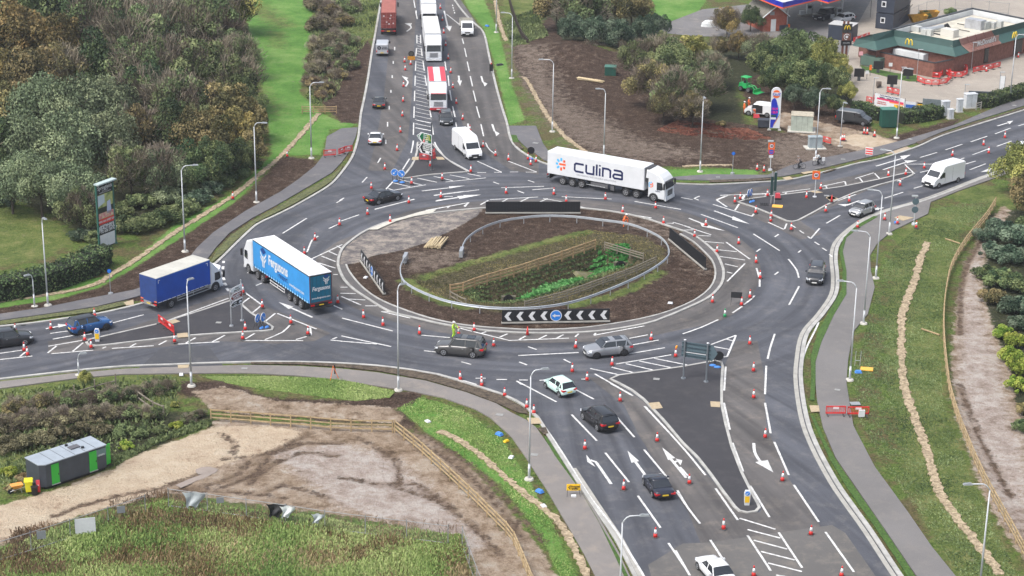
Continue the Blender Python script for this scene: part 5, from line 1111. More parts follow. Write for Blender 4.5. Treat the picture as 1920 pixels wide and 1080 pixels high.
def fence(name, label, pts, sp=1.8, h=1.2, rails=3, m=timber, pw=.11, zf=None, r0=.35, cat='fence', rail_h=.10, rt=.045):
    base = pts; q = resamp(pts, sp); t = thing(name, label, cat, (q[0].x, q[0].y, 0)); o = q[0]
    zf = zf or (lambda p: 0.0)
    for p in q[:95]:
        mb = MB(); z = zf(p); mb.box((p.x-o.x, p.y-o.y, z+h/2), (pw, pw, h+.1), random.uniform(-.2, .2)); mb.build('post', m, t)
    for k in range(rails):
        mb = MB(); z = r0+(h-.08-r0)*k/max(1, rails-1); wob = [random.uniform(-.02, .02) for _ in q]
        ring = []
        for i, p in enumerate(q):
            a = q[max(i-1, 0)]; b = q[min(i+1, len(q)-1)]; d = (b-a).normalized(); n_ = Vector((-d.y, d.x, 0)); c = p-o; zz = z+zf(p)+wob[i]
            ring.append([(c.x+n_.x*s*rt, c.y+n_.y*s*rt, zz+v_*rail_h/2) for s, v_ in ((-1, -1), (1, -1), (1, 1), (-1, 1))])
        mb.loft(ring); mb.build('rail', m, t)
    return t
hz_ = lambda p: height(p.x, p.y)
fence('timber_fence', 'new timber post and rail fence above the muddy field, running left from its corner', P("02: 1187,208 1355,220 1530,235 1700,247 1920,268 F: 738,811"), 1.85, 1.2, 3, timber_new)
fence('timber_fence', 'new timber fence curving down from its corner to the bottom edge beside the footpath', P("12: 300,272 430,378 580,515 740,665 860,785 960,885 1010,1000 1080,1170"), 1.85, 1.2, 3, timber_new)
fence('timber_fence', 'long new timber fence on the right between the grass verge and the muddy track', crom(P("21: 1758,80 1700,170 1600,290 1520,420 1490,520 1470,650 1465,800 1475,950 1490,1080 22: 1500,60 1540,200 1610,380 1680,540 1760,690 1850,850 1930,1000 1990,1110"), 2), 1.85, 1.15, 3, timber_new)
fence('timber_fence', 'weathered timber fence along the far side of the island ditch', P("11: 612,578 640,585 780,530 1000,468 1250,385 1470,308"), 1.9, 1.15, 3, mat('brown_timber', (.34, .23, .12), .85, noise=.25, scale=2), rail_h=.17, rt=.06, pw=.16)
fence('timber_fence', 'grey timber fence at the right end of the island ditch', P("11: 1480,325 1560,350 1690,390 1785,400"), 1.9, 1.0, 3, mat('grey_timber', (.20, .175, .135), .9, noise=.2, scale=2))
fence('timber_fence', 'mossy timber fence along the near side of the island ditch', P("11: 1770,410 1650,465 1460,535 1250,610 1070,655 980,675"), 1.9, 1.0, 3, mat('grey_timber', ()))
fence('timber_fence', 'short dark timber fence at the left end of the island ditch', P("11: 610,600 680,640 760,665"), 1.5, .9, 2, mat('grey_timber', ()))
fence('post_fence', 'dark close-set post fence leaning along the north-east verge', P("10: 935,-30 955,60 985,150 1015,220 1055,270"), .9, 1.3, 2, mat('dark_post', (.05, .04, .032), .9), pw=.16)
fence('timber_fence', 'timber guard rail across the drain beside the woodland strip', P("00: 1700,640 1920,640 10: 5,640"), 1.6, 1.1, 3, timber)
fence('timber_fence', 'old timber fence half buried in the brambles, lower left', P("02: 775,95 850,150 960,195"), 1.5, 1.0, 2, mat('grey_timber', ()))
fence('timber_fence', 'thin leaning fence beside the west path in the lower left shrubs', P("02: 300,100 380,80 450,55 690,-10"), 2.2, 1.0, 1, mat('grey_timber', ()))
fence('timber_fence', 'small grey timber fence by the equipment cabinets and hedge', P("C: 1380,520 1480,500"), 1.0, 1.1, 3, mat('pale_grey_timber', (.32, .30, .27), .85))
# mesh panel fence round the long-grass field
mesh_m = bpy.data.materials.new('mesh_panel'); mesh_m.use_nodes = True; n_ = mesh_m.node_tree.nodes; l_ = mesh_m.node_tree.links
bs_ = n_['Principled BSDF']; bs_.inputs['Base Color'].default_value = (.22, .22, .21, 1); bs_.inputs['Alpha'].default_value = .10; bs_.inputs['Roughness'].default_value = .5
def meshfence(label, pts, sp=3.4, h=1.75):
    q = resamp(pts, sp); o = q[0]; t = thing('mesh_fence', label, 'fence', (o.x, o.y, 0))
    mb = MB(); mb.tube([(p.x-o.x, p.y-o.y, h) for p in q], .028, 6); mb.tube([(p.x-o.x, p.y-o.y, .25) for p in q], .03, 5); mb.build('rail', mat('dull_rail', (.26, .27, .27), .6), t)
    for p in q: mb = MB(); mb.cyl((p.x-o.x, p.y-o.y, 0), (p.x-o.x, p.y-o.y, h+.15), .035, n=6); mb.build('post', mat('dull_rail'), t)
    for a, b in zip(q, q[1:]): mb = MB(); mb.quad((a.x-o.x, a.y-o.y, .25), (b.x-o.x, b.y-o.y, .25), (b.x-o.x, b.y-o.y, h), (a.x-o.x, a.y-o.y, h)); mb.build('mesh_panel', mesh_m, t)
    return t
zz_ = 1.6
meshfence('galvanised mesh fence between the sandy track and the long grass', [Vector((p.x, p.y, 0)) for p in P("02: -60,915 220,830 580,715 765,655 945,600", zz_)])
meshfence('galvanised mesh fence across the front of the churned field with torn sheeting', [Vector((p.x, p.y, 0)) for p in P("02: 945,600 1120,622 1480,672 1920,738 12: 300,772 680,818", zz_)])
meshfence('galvanised mesh fence running down to the bottom edge beside the mud', [Vector((p.x, p.y, 0)) for p in P("12: 680,818 720,930 775,1080 830,1200", zz_)])
meshfence('tall wire mesh fence behind the restaurant roof', [Vector((p.x, p.y, 0)) for p in P("B: 640,150 860,60 1250,20 1560,75 1960,110", 1.2)], 3.5, 2.0)
for s, sz, mm, lab in (("02: 482,800", (1.6, 1.35), white, 'white notice board tied to the mesh fence by the sandy track'), ("02: 683,708", (.65, .6), mat('board_grey', (.25, .27, .28), .6), 'small grey board on the mesh fence, right of the white notice'), ("02: 235,850", (.7, .7), mat('board_grey', ()), 'small grey board near the left end of the mesh fence'),
                  ("02: 1240,655", (.6, .5), mat('board_grey', ()), 'small grey board on the mesh fence right of the torn white sheet')):
    g = P(s, .9)[0]; mb = MB(); mb.box((0, 0, 0), (sz[0], .04, sz[1])); o = mb.build('notice_board', mm, loc=(g.x, g.y-.15, 1.0)); o.rotation_euler.z = .25; tag(o, lab, 'board')
def rag(s, w_, h_, mm, lab):
    g = P(s, 1.6)[0]; mb = MB(); n = 8
    vs = []; 
    for j in range(n+1):
        for i in range(n+1): u, v_ = i/n, j/n; vs.append(((u-.5)*w_*(1-.55*v_)+.15*math.sin(v_*5), -.12-.12*math.sin(u*9+v_*4)-.1*v_, -v_*h_*(1-.25*abs(math.sin(u*4)))))
    mb.add(vs, [(j*(n+1)+i, j*(n+1)+i+1, (j+1)*(n+1)+i+1, (j+1)*(n+1)+i) for j in range(n) for i in range(n)]); o = mb.build('torn_sheet', mm, smooth=True, loc=(g.x, g.y, 1.72)); tag(o, lab, 'sheet')
rag("02: 1090,612", 1.9, 1.5, mat('grey_sheet', (.42, .46, .47), .5), 'pale torn sheet hanging at the corner of the mesh fence')
rag("02: 1555,678", 1.7, 1.3, mat('black_sheet', (.012, .012, .014), .4), 'black torn sheet hanging on the mesh fence')
rag("02: 1615,692", 1.2, 1.1, mat('white_sheet', (.65, .68, .66), .5), 'white torn sheet hanging just right of the black one')
rag("02: 1785,735", 1.0, .9, mat('grey_sheet', ()), 'small grey scrap of sheet on the mesh fence')
gr = [Vector((p.x, p.y, 0)) for p in crom(P("11: 355,372 332,430 340,482 372,520 470,572 600,617 760,645 900,656 1100,652 1300,620 1500,552 1700,462 1820,382 1843,332 1812,272 1740,227 1620,182 1450,157 1300,140 1130,136 950,155 850,180 760,222 700,272 680,318", .72), 1.0)]
o0 = gr[0]; t = thing('guard_rail', 'galvanised steel guard rail curving round the planted ditch', 'guard rail', (o0.x, o0.y, 0))
prof = [(0, .90), (.06, .87), (.06, .82), (.0, .77), (.0, .73), (.06, .68), (.06, .63), (0, .60), (-.03, .62), (-.03, .88)]
rings = []
for i, p in enumerate(gr):
    d = (gr[min(i+1, len(gr)-1)]-gr[max(i-1, 0)]).normalized(); n_ = Vector((d.y, -d.x, 0)); c = p-o0; rings.append([(c.x+n_.x*a, c.y+n_.y*a, z) for a, z in prof])
mb = MB(); mb.loft(rings); mb.build('rail', mat('rail_bright', (.52, .56, .60), .32, .35, noise=.1, scale=.8), t)
for i, p in enumerate(resamp(gr, 3.2)): mb = MB(); mb.box((p.x-o0.x, p.y-o0.y, .33), (.10, .12, .95)); mb.build('post', galv, t)
for p, q_ in ((gr[0], gr[1]), (gr[-1], gr[-2])):
    d = (p-q_).normalized(); mb = MB(); c = p+d*.7-o0; mb.box((c.x, c.y, .55), (1.7, .42, .75), math.atan2(d.y, d.x), .95); mb.build('end_terminal', galv, t)
chev_back = mat('hoarding_black', (.010, .011, .014), .55, noise=.2, scale=3)
def hoarding(label, bl, br, tl, chevs=True):
    A_, B_ = G(*bl), G(*br); z1 = hgt(bl, tl); L_ = (B_-A_).length; t = thing('chevron_board', label, 'sign', (A_.x, A_.y, .15), dirz(A_, B_)); H = z1-.1
    mb = MB(); mb.box((L_/2, 0, H/2+.08), (L_, .07, H)); bd_ = mb.build('board', chev_back, t)
    mb = MB()
    for k in range(int(L_/.33)): mb.box((.16+k*.33, 0, H/2+.08), (.03, .10, H-.02))
    mb.build('batten', mat('batten_dark', (.022, .024, .03), .6), bd_)
    mb = MB(); mb.box((L_/2, 0, .05), (L_+.1, .35, .14)); mb.build('plinth', conc, t)
    if chevs:
        n = 9
        for k in range(n):
            x = L_*(k+.5)/n
            if k == 4:
                mb = MB(); mb.cyl((x, -.055, H/2+.08), (x, -.075, H/2+.08), H*.46, n=24); dk_ = mb.build('rim', white, t); mb = MB(); mb.cyl((x, -.075, H/2+.08), (x, -.085, H/2+.08), H*.40, n=24); mb.build('disc', mat('bright_sign_blue', (.02, .20, .65), .4), dk_)
                mb = MB(); c = H/2+.08; q = H*.30; mb.add([(x+q, -.092, c-.07), (x+q, -.092, c+.07), (x-.2*q, -.092, c+.07), (x-.2*q, -.092, c+.55*q), (x-q, -.092, c), (x-.2*q, -.092, c-.55*q), (x-.2*q, -.092, c-.07)], [(6, 5, 4, 3, 2, 1, 0)]); mb.build('arrow', white, dk_)
            else:
                w_ = L_/n*.30; hh = H*.36; c = H/2+.08; mb = MB(); q = [(x+w_, c+hh), (x, c+hh), (x-w_, c), (x, c-hh), (x+w_, c-hh), (x+.05, c)]
                mb.add([(a, -.058, b) for a, b in q], [(0, 1, 2, 5), (5, 2, 3, 4)]); mb.build('chevron', white, t)
    return t
hoarding('black board of white left-pointing chevrons around a blue arrow disc, front of the island', px('11', 903, 745), px('11', 1508, 735), px('11', 903, 672))
hoarding('slanting chevron board on soil at the left end of the central island', px('I', 325, 692), px('I', 572, 1047), px('I', 330, 567))
hoarding('black back of the hoarding on the far side of the central island', px('11', 812, 125), px('11', 1343, 125), px('11', 812, 60), False)
hoarding('black back of the slanting hoarding at the right end of the central island', px('J', 450, 428), px('J', 855, 767), px('J', 455, 292), False)
class Sign:
    """vertical sign plane through ground point under a pixel; u to the right in view"""
    def __init__(s, label, base, left, right, zref, cat='sign', name='road_sign'):
        A_ = G(*left, zref); B_ = G(*right, zref); g = G(*base)
        s.W = (Vector((B_.x-A_.x, B_.y-A_.y))).length; s.t = thing(name, label, cat, (A_.x, A_.y, 0), math.atan2(B_.y-A_.y, B_.x-A_.x))
        d = Vector((B_.x-A_.x, B_.y-A_.y, 0)).normalized(); s.u0 = (g-Vector((A_.x, A_.y, 0))).dot(d)
    def poly(s, pts, m, off=0, name='panel', th=.03, par=None):
        n = len(pts); mb = MB(); mb.add([(a, -off, b) for a, b in pts]+[(a, -off+th, b) for a, b in pts], [tuple(range(n-1, -1, -1))[::-1], tuple(range(n, 2*n))[::-1]]+[(i, n+i, n+(i+1) % n, (i+1) % n) for i in range(n)])
        return mb.build(name, m, par or s.t)
    def txt(s, st, x, z, size, m, off=.02, par=None, **kw): return lettering(st, size, plane_M((x, -off, z), (1, 0, 0), (0, 0, 1)), m, par or s.t, **kw)
    def post(s, x, h, r=.06, z0=0, y=.06, m=None): mb = MB(); mb.cyl((x, y, z0), (x, y, h), r, n=10); mb.cyl((x, y, z0), (x, y, z0+.12), .22, .2, 10); return mb.build('post', m or galv, s.t)
def flag(x0, x1, z0, z1, tip, left=True): return [(x0, (z0+z1)/2), (x0+tip, z0), (x1, z0), (x1, z1), (x0+tip, z1)]
zr = hgt((810, 322), (809, 270)); s = Sign('tall flag-shaped direction sign, green over black, on the northern splitter island', (810, 322), (781.5, 268-6), (810, 270), zr)
z1 = hgt((810, 322), (809, 253)); z2 = hgt((810, 322), (809, 271)); z3 = hgt((810, 322), (809, 272)); z4 = hgt((810, 322), (809, 292)); Wd = s.W
s.post(Wd-.1, hgt((810, 322), (809, 230)), .09, .12, m=mat('dark_post_metal', (.10, .11, .12), .5, .4)); 
g1 = s.poly(flag(0, Wd, z2, z1, .8), white, .03); s.poly(flag(.13, Wd-.09, z2+.09, z1-.09, .78), sign_green, .045, 'green_face', .01, g1)
s.poly([(.35, (z1+z2)/2), (.85, z2+.12), (1.0, z2+.12), (.55, (z1+z2)/2), (1.0, z1-.12), (.85, z1-.12)], white, .052, 'chevron', .005, g1)
hh = z1-z2
for k, (a, b) in enumerate((('Boston', 'A16'), ('Newark', '(A17)'), ('Sleaford', '(A1121)'))):
    s.txt(a, 1.75, z1-hh*(.20+.20*k), .30, mat('sign_letter_white', (.75, .78, .76)), .06, g1, bold=.0, align='CENTER'); s.txt(b, Wd-.62, z1-hh*(.20+.20*k), .28, mat('sign_letter_yellow', (.70, .60, .08)), .06, g1, bold=.006)
mb = MB(); mb.box((1.35, -.06, z2+hh*.17), (.30, .01, .34)); mb.build('symbol_panel', mat('sign_letter_red', (.7, .04, .05)), g1); s.txt('H', 1.35, z2+hh*.17, .3, white, .07, g1, bold=.01); s.txt('A&E', 1.85, z2+hh*.17, .30, mat('sign_letter_white', ()), .06, g1, bold=.008)
g2 = s.poly(flag(.05, Wd, z4, z3, .8), white, .03); s.poly(flag(.18, Wd-.09, z4+.09, z3-.09, .78), sign_black, .045, 'black_face', .01, g2)
s.poly([(.42, (z3+z4)/2), (.92, z4+.12), (1.07, z4+.12), (.62, (z3+z4)/2), (1.07, z3-.12), (.92, z3-.12)], white, .052, 'chevron', .005, g2); hh = z3-z4
for k, a in enumerate(('Industrial area', 'West Marsh Road', '& Enterprise Park', 'industrial estate')): s.txt(a, 2.0, z3-hh*(.16+.17*k), .27, mat('sign_letter_white', ()), .06, g2, bold=.008, sx=.9)
s.poly([(1.6, z4+.14), (2.3, z4+.14), (2.35, z4+.36), (2.1, z4+.48), (1.65, z4+.44)], white, .055, 'lorry_symbol', .005, g2)
# west sign
b_ = (432.6, 614.8); zz = hgt(b_, (434, 553)); s = Sign('stacked white, brown and black flag signs on the western splitter island', b_, (431, 553), (454, 541.5), zz); Wd = s.W
for k, (ya, yb, mm) in enumerate(((547, 537.5, white), (562.5, 549, sign_brown), (574, 563.5, sign_black))):
    za = hgt(b_, (432, ya+5)); zb = hgt(b_, (432, yb+5)); g1 = s.poly(flag(0, Wd, za, zb, .35), white, .03); s.poly(flag(.10, Wd-.07, za+.07, zb-.07, .36), mm if k else mat('sign_white_face', (.70, .74, .74), .5), .045, 'face', .01, g1); hh = zb-za
    if k == 0: s.txt('Fulney', Wd*.55, zb-hh*.32, .24, sign_black, .06, g1, bold=.006); s.txt('Elloe Road', Wd*.55, za+hh*.28, .24, sign_black, .06, g1, bold=.006)
    if k == 1: s.txt('Springfields', Wd*.50, zb-hh*.30, .32, white, .06, g1, bold=.01); s.txt('Gardens', Wd*.50, zb-hh*.58, .32, white, .06, g1, bold=.01); s.txt('Event Centre', Wd*.52, za+hh*.15, .24, white, .06, g1, bold=.006)
    if k == 2: s.txt('Town', Wd*.36, zb-hh*.32, .25, white, .06, g1, bold=.008); s.txt('centre', Wd*.36, za+hh*.30, .25, white, .06, g1, bold=.008); s.poly([(Wd*.66, za+hh*.3), (Wd*.9, za+hh*.3), (Wd*.9, za+hh*.62), (Wd*.76, za+hh*.75), (Wd*.66, za+hh*.55)], white, .055, 'lorry_symbol', .005, g1)
s.post(.15, hgt(b_, (432, 542)), .07, .12); s.post(Wd-.12, hgt(b_, (432, 535)), .07, .12)
# big sign seen from behind
b0, b1 = (1281.8, 710.7), (1324.4, 717.2); A_, B_ = G(*b0), G(*b1); t = thing('road_sign', 'large grey-green back of a direction sign on two posts, southern splitter island', 'sign', (A_.x, A_.y, .12), dirz(A_, B_)); L_ = (B_-A_).length; H0 = hgt(b0, (1283, 641)); zt = hgt(b0, (1283, 643)); zb_ = hgt(b0, (1283, 671))
for x in (0, L_): mb = MB(); mb.cyl((x, -.12, 0), (x, -.12, H0+.1), .085, n=10); mb.cyl((x, -.12, 0), (x, -.12, .1), .25, .22, 10); mb.build('post', mat('sign_post_grey', (.17, .19, .21), .5, .3), t); mb = MB(); mb.cyl((x, -.12, H0+.1), (x, -.12, H0+.16), .12, n=10); mb.build('post_cap', white, t)
mb = MB(); q = [(-.35, zb_), (L_+.45, zb_-.05), (L_+.95, (zb_+zt)/2), (L_+.5, zt), (-.3, zt)]; mb.add([(a, 0, b) for a, b in q]+[(a, .04, b) for a, b in q], [(0, 1, 2, 3, 4), (9, 8, 7, 6, 5)]); pn = mb.build('panel', sign_back, t)
for k in range(4): mb = MB(); mb.box((L_/2, -.04, zb_+.2+(zt-zb_-.3)*k/3), (L_+.6, .05, .07)); mb.build('stiffener', mat('stiffener', (.035, .055, .07), .5), pn)
mb = MB(); mb.box((L_/2-.05, -.03, zb_+.34*(zt-zb_)), (L_-.2, .03, .09)); mb.build('edge_strip', white, pn)
# disc signs on folding frames with blue sandbags
def discs(label, s, back=False, blue=True, tilt=0):
    q = P(s); a, b = q[0], q[-1]; c = (a+b)/2; t = thing('folding_sign', label, 'sign', (c.x, c.y, ZR), 0); n = len(q)
    for k, p in enumerate(q):
        x = p.x-c.x; y = p.y-c.y; mb = MB(); mb.cyl((x, y+.02, 1.15), (x, y-.02, 1.15), .48, n=22); ds = mb.build('disc_rim', white if not back else sign_black, t)
        if not back:
            mb = MB(); mb.cyl((x, y-.02, 1.15), (x, y-.035, 1.15), .42, n=22); mb.build('disc', mat('bright_sign_blue', ()), ds)
            mb = MB(); r = .30; ca = -.7071; f = 1 if k == 0 else -1
            if blue == 2: f = 1
            pts_ = [(.9, .75), (.75, .9), (-.35, -.2), (-.7, .15), (-.75, -.75), (.15, -.7), (-.2, -.35)]
            mb.add([(x+u*r*f, y-.045, 1.15+v_*r) for u, v_ in pts_], [(0, 1, 2, 6), (2, 3, 4), (2, 4, 6), (4, 5, 6)]); mb.build('arrow', white, ds)
        mb = MB()
        for dx in (-.25, .25): mb.tube([(x+dx, y+.02, .95), (x+dx, y-.35, .04)], .02, 5); mb.tube([(x+dx, y+.03, .95), (x+dx, y+.40, .04)], .02, 5)
        mb.tube([(x-.25, y-.35, .05), (x+.25, y-.35, .05)], .02, 5); mb.build('frame', black, t)
        mb = MB(); sx, sy = x+random.uniform(-.15, .15), y-.38; mb.loft([[(sx+rr*1.1*math.cos(k2*math.pi/5)+.02, sy+rr*.6*math.sin(k2*math.pi/5), z) for k2 in range(10)] for rr, z in ((.22, .0), (.32, .08), (.30, .18), (.14, .25))]); mb.build('sandbag', sandbag, t, True)
    return t
discs('pair of blue keep-side arrow discs at the tip of the northern splitter island', "E: 240,720 315,735")
discs('pair of blue discs seen edge-on at the right tip of the western splitter island', "01: 1452,765 1480,772").rotation_euler.z = 1.15
discs('pair of blue discs seen edge-on at the left tip of the eastern splitter island', "D: 430,890 470,895").rotation_euler.z = 1.1
discs('single dark disc sign from behind on the pavement near the tail of the long lorry', "E: 1772,470", back=True)
discs('two black disc backs with blue sandbags right of the big sign back', "21: 163,975 200,985", back=True)
def plate(label, s, w_, h_, m, z0=.55, rz=0, txt=None, tm=None, name='folding_sign', legs=True, tsz=.2, tilt=-.12):
    g = P(s)[0]; t = thing(name, label, 'sign', (g.x, g.y, .03), rz); mb = MB(); n = [(-w_/2, 0, z0), (w_/2, 0, z0), (w_/2, -tilt*h_*1.0, z0+h_), (-w_/2, -tilt*h_, z0+h_)]
    mb.add(n+[(a, b+.04, c) for a, b, c in n], [(0, 1, 2, 3), (7, 6, 5, 4), (0, 4, 5, 1), (2, 6, 7, 3), (1, 5, 6, 2), (3, 7, 4, 0)]); p_ = mb.build('panel', m, t)
    if legs: mb = MB(); [mb.tube([(x, .0, z0+.1), (x*1.15, -.30, .02)], .02, 5) or mb.tube([(x, .05, z0+.1), (x*1.15, .35, .02)], .02, 5) for x in (-w_*.42, w_*.42)]; mb.build('frame', black, t)
    if txt:
        for k, tt in enumerate(txt): lettering(tt, tsz, plane_M((w_*.10, -.02-.0-tilt*0, z0+h_*(.68-.36*k)), (1, 0, 0), (0, -tilt, 1)), tm or black, p_, bold=.008)
    return t
s_ = plate('small yellow sign with a black left arrow on the footpath beside the south road', "12: 1305,632", 1.15, .55, yellow, .5, .05, ('Diverted', 'traffic'), black, tsz=.24)
mb = MB(); mb.add([(-.30, -.03, .98), (-.45, -.03, .80), (-.30, -.03, .62), (-.25, -.03, .66), (-.37, -.03, .80), (-.25, -.03, .94)], [(0, 1, 4, 5), (1, 2, 3, 4)]); mb.build('arrow', black, s_); mb = MB(); mb.box((0, -.25, .1), (.4, .3, .2)); mb.build('sandbag', white, s_)
g = P("H: 448,580")[0]; t = thing('folding_sign', 'amber sign board with a black round sign above it in the northbound lane', 'sign', (g.x, g.y, ZR)); mb = MB(); mb.box((0, 0, .75), (1.15, .05, .60)); mb.build('panel', mat('amber_panel', (.50, .22, .01), .6, noise=.3, scale=6), t); mb = MB(); mb.cyl((0, 0, 1.42), (0, .04, 1.42), .45, n=20); mb.build('disc_rim', black, t); mb = MB(); mb.cyl((0, -.02, 1.42), (0, 0, 1.42), .30, n=20); mb.build('disc', mat('disc_dark', (.06, .06, .05)), t)
mb = MB(); [mb.tube([(x, 0, .6), (x*1.2, -.3, .02)], .025, 5) for x in (-.45, .45)]; mb.build('frame', black, t)
plate('black-backed temporary sign on a frame beside the green cone', "21: 300,635", 1.15, .62, black, .75, -.15)
mb = MB(); 
s_ = plate('red and white striped board on a stand at the dirt crossing', "D: 1790,425", 1.0, 1.0, white, .7, -.35); pn = [c for c in s_.children if c.name.startswith('panel')][0]
for k in range(3): mb = MB(); z = .80+k*.31; mb.quad((-.46, -.012-.12*(z-.7)*-1-.02+.0, z), (.46, -.03+.12*(z-.7), z), (.46, -.03+.12*(z-.5), z+.17), (-.46, -.03+.12*(z-.5), z+.17)); mb.build('stripe', cone_red, pn)
def disc_plate(label, base, top, parts_, cat='sign', name='road_sign', r=.05, zb=.12, pm=None):
    g = G(*base); H = hgt(base, top); t = thing(name, label, cat, (g.x, g.y, 0)); mb = MB(); mb.cyl((0, .06, 0), (0, .06, H), r, n=8); mb.cyl((0, .06, 0), (0, .06, .1+zb), .28, .25, 12); mb.build('post', pm or lamp_m, t)
    for kind, z, sz, m1, m2, st in parts_:
        if kind == 'sq': mb = MB(); mb.box((0, 0, z), (sz, .04, sz*1.12)); p_ = mb.build('panel', m1, t); mb = MB(); mb.cyl((0, -.02, z), (0, -.03, z), sz*.40, n=20); mb.build('roundel', m2, p_); mb = MB(); mb.cyl((0, -.03, z), (0, -.035, z), sz*.30, n=20); mb.build('roundel_face', white, p_); lettering(st, sz*.42, plane_M((0, -.05, z), (1, 0, 0), (0, 0, 1)), black, p_, bold=.012)
        if kind == 'disc': mb = MB(); mb.cyl((0, .02, z), (0, -.01, z), sz/2, n=20); p_ = mb.build('disc_rim', m1, t); mb = MB(); mb.cyl((0, -.01, z), (0, -.025, z), sz*.38, n=20); mb.build('disc', m2, p_); [mb.quad for _ in ()]; mb = MB(); mb.box((0, -.03, z), (sz*.9, .008, sz*.09)); c_ = mb.build('cross_bar', m1, p_); 
        if kind == 'plate': mb = MB(); mb.box((0, 0, z), (sz, .03, sz*.6)); mb.build('plate', m1, t)
        if kind == 'cam': mb = MB(); mb.box((-.15, 0, z), (.7, .22, .18)); mb.build('camera_box', mat('cam_grey', (.4, .42, .43), .5), t)
    return t
H1 = hgt(px('D', 685, 540), px('D', 687, 205)); Hs = lambda v: hgt(px('D', 685, 540), px('D', 687, v))
disc_plate('post with an orange-backed 40 limit sign above a red and blue no-stopping disc', px('D', 685, 540), px('D', 687, 205), (('sq', Hs(262), .85, orange, cone_red, '40'), ('disc', Hs(328), .80, cone_red, blue_sign, ''), ('plate', Hs(380), .55, white, None, ''), ('cam', Hs(208), .5, None, None, '')))
H2 = lambda v: hgt(px('D', 1185, 848), px('D', 1190, v))
disc_plate('post with an orange-backed 40 limit sign on the eastern splitter island', px('D', 1185, 848), px('D', 1195, 540), (('sq', H2(590), .95, orange, cone_red, '40'),))
for s, tp, lab in (("01: 622,578", "01: 617,435", 'small blue disc sign on a thin post by the west footpath'), ("D: 260,580", "D: 260,330", 'small blue disc sign on a thin post on the north-east verge')):
    b = px(s[:2].strip(':'), *map(float, s.split()[1].split(','))); tp_ = px(tp[:2].strip(':'), *map(float, tp.split()[1].split(','))); H = hgt(b, tp_)
    t = disc_plate(lab, b, tp_, (('disc', H-.2, .45, blue_sign, mat('bright_sign_blue', ()), ''),), r=.035, pm=galv)
H = hgt(px('21', 1300, 185), px('21', 1312, 20)); t = disc_plate('grey post with two round sign backs at the top of the east footpath', px('21', 1300, 185), px('21', 1312, 18), (('disc', H-.75, .8, sign_back, sign_back, ''), ('disc', H-1.75, .8, sign_back, sign_back, ''), ('cam', H-.05, .5, None, None, '')))
H = hgt(px('D', 700, 925), px('D', 725, 530)); g = G(*px('D', 705, 925)); t = thing('traffic_signal', 'twin dark signal backs on tall posts standing on the eastern splitter island', 'signal', (g.x, g.y, .1))
for x, z in ((-.15, H-2.1), (.25, H-1.6)): mb = MB(); mb.cyl((x, 0, 0), (x, 0, H-.3), .06, n=8); mb.build('post', galv, t); mb = MB(); mb.box((x, -.05, z), (.32, .12, 2.3)); mb.build('sign_back', mat('signal_dark_green', (.015, .045, .045), .5), t)
def bollard(s, lab, h=1.35):
    g = P(s)[0]; t = thing('bollard', lab, 'bollard', (g.x, g.y, .12)); f = lambda w_, z0, z1, y: [(-w_, y, z0), (w_, y, z0), (w_, y, z1), (-w_, y, z1)]
    mb = MB(); mb.loft([[(x*k, y*k, z) for x, y in ((-.26, -.12), (.26, -.12), (.26, .12), (-.26, .12))] for z, k in ((0, .75), (.3, .9), (h*.8, 1), (h, .7))]); b_ = mb.build('body', white, t)
    mb = MB(); mb.add([(-.19, -.135, .28), (.19, -.135, .28), (.2, -.138, .85), (-.2, -.138, .85)], [(0, 1, 2, 3)]); mb.build('yellow_panel', yellow, b_)
    mb = MB(); mb.cyl((0, -.12, h*.82), (0, -.15, h*.82), .19, n=18); d_ = mb.build('disc', mat('bright_sign_blue', ()), b_); mb = MB(); mb.add([(.10, -.155, h*.82+.07), (.07, -.155, h*.82+.1), (-.05, -.155, h*.82-.02), (-.1, -.155, h*.82+.02), (-.1, -.155, h*.82-.1), (.02, -.155, h*.82-.1), (-.02, -.155, h*.82-.05)], [(0, 1, 2, 6), (2, 3, 4, 6), (4, 5, 6)]); mb.build('arrow', white, d_)
bollard("22: 360,688", 'yellow and white keep-left bollard at the pointed end of the southern splitter island')
bollard("Z: 1098,492", 'yellow and white bollard at the pointed end of the western splitter island')
def slabthing(name, lab, cat, s, d, m, rz=0, z=.06, taper=1): g = P(s)[0]; mb = MB(); mb.box((0, 0, d[2]/2), d, 0, taper); o = mb.build(name, m, loc=(g.x, g.y, z)); o.rotation_euler.z = rz; return tag(o, lab, cat)
slabthing('fallen_sign', 'orange sign board lying flat on the eastern splitter island', 'sign', "D: 765,955", (1.25, 1.0, .07), mat('orange_board', (.80, .42, .06), .5), -.2, .14)
slabthing('fallen_sign', 'orange-yellow board lying on the grass beside the east footpath', 'sign', "21: 1035,1000", (1.2, .85, .06), mat('orange_board', ()), -.2)
slabthing('board', 'small grey board on the path edge behind the red barriers', 'board', "22: 970,118", (.9, .7, .06), mat('board_grey', ()), .1, .12)
slabthing('board', 'small white board propped against the right-hand red barrier', 'board', "22: 1005,190", (.55, .2, .65), white, .1, .12)
for s, lab in (("12: 888,290", 'blue bag lying on the verge by the south-west footpath'), ("12: 1115,612", 'blue bag on the verge below the lamp'), ("21: 1200,180", 'blue bag beside the cones on the east footpath'), ("21: 988,1020", 'blue bag next to the fallen frame'), ("10: 820,150", 'dark blue bag on the north-east verge')): slabthing('sandbag', lab, 'sandbag', s, (.7, .45, .22), sandbag, random.uniform(0, 3), .08, .7)
for s, lab in (("12: 928,328", 'yellow scrap on the verge beside the blue bag'),): slabthing('scrap', lab, 'litter', s, (.55, .3, .15), yellow, .8, .08, .7)
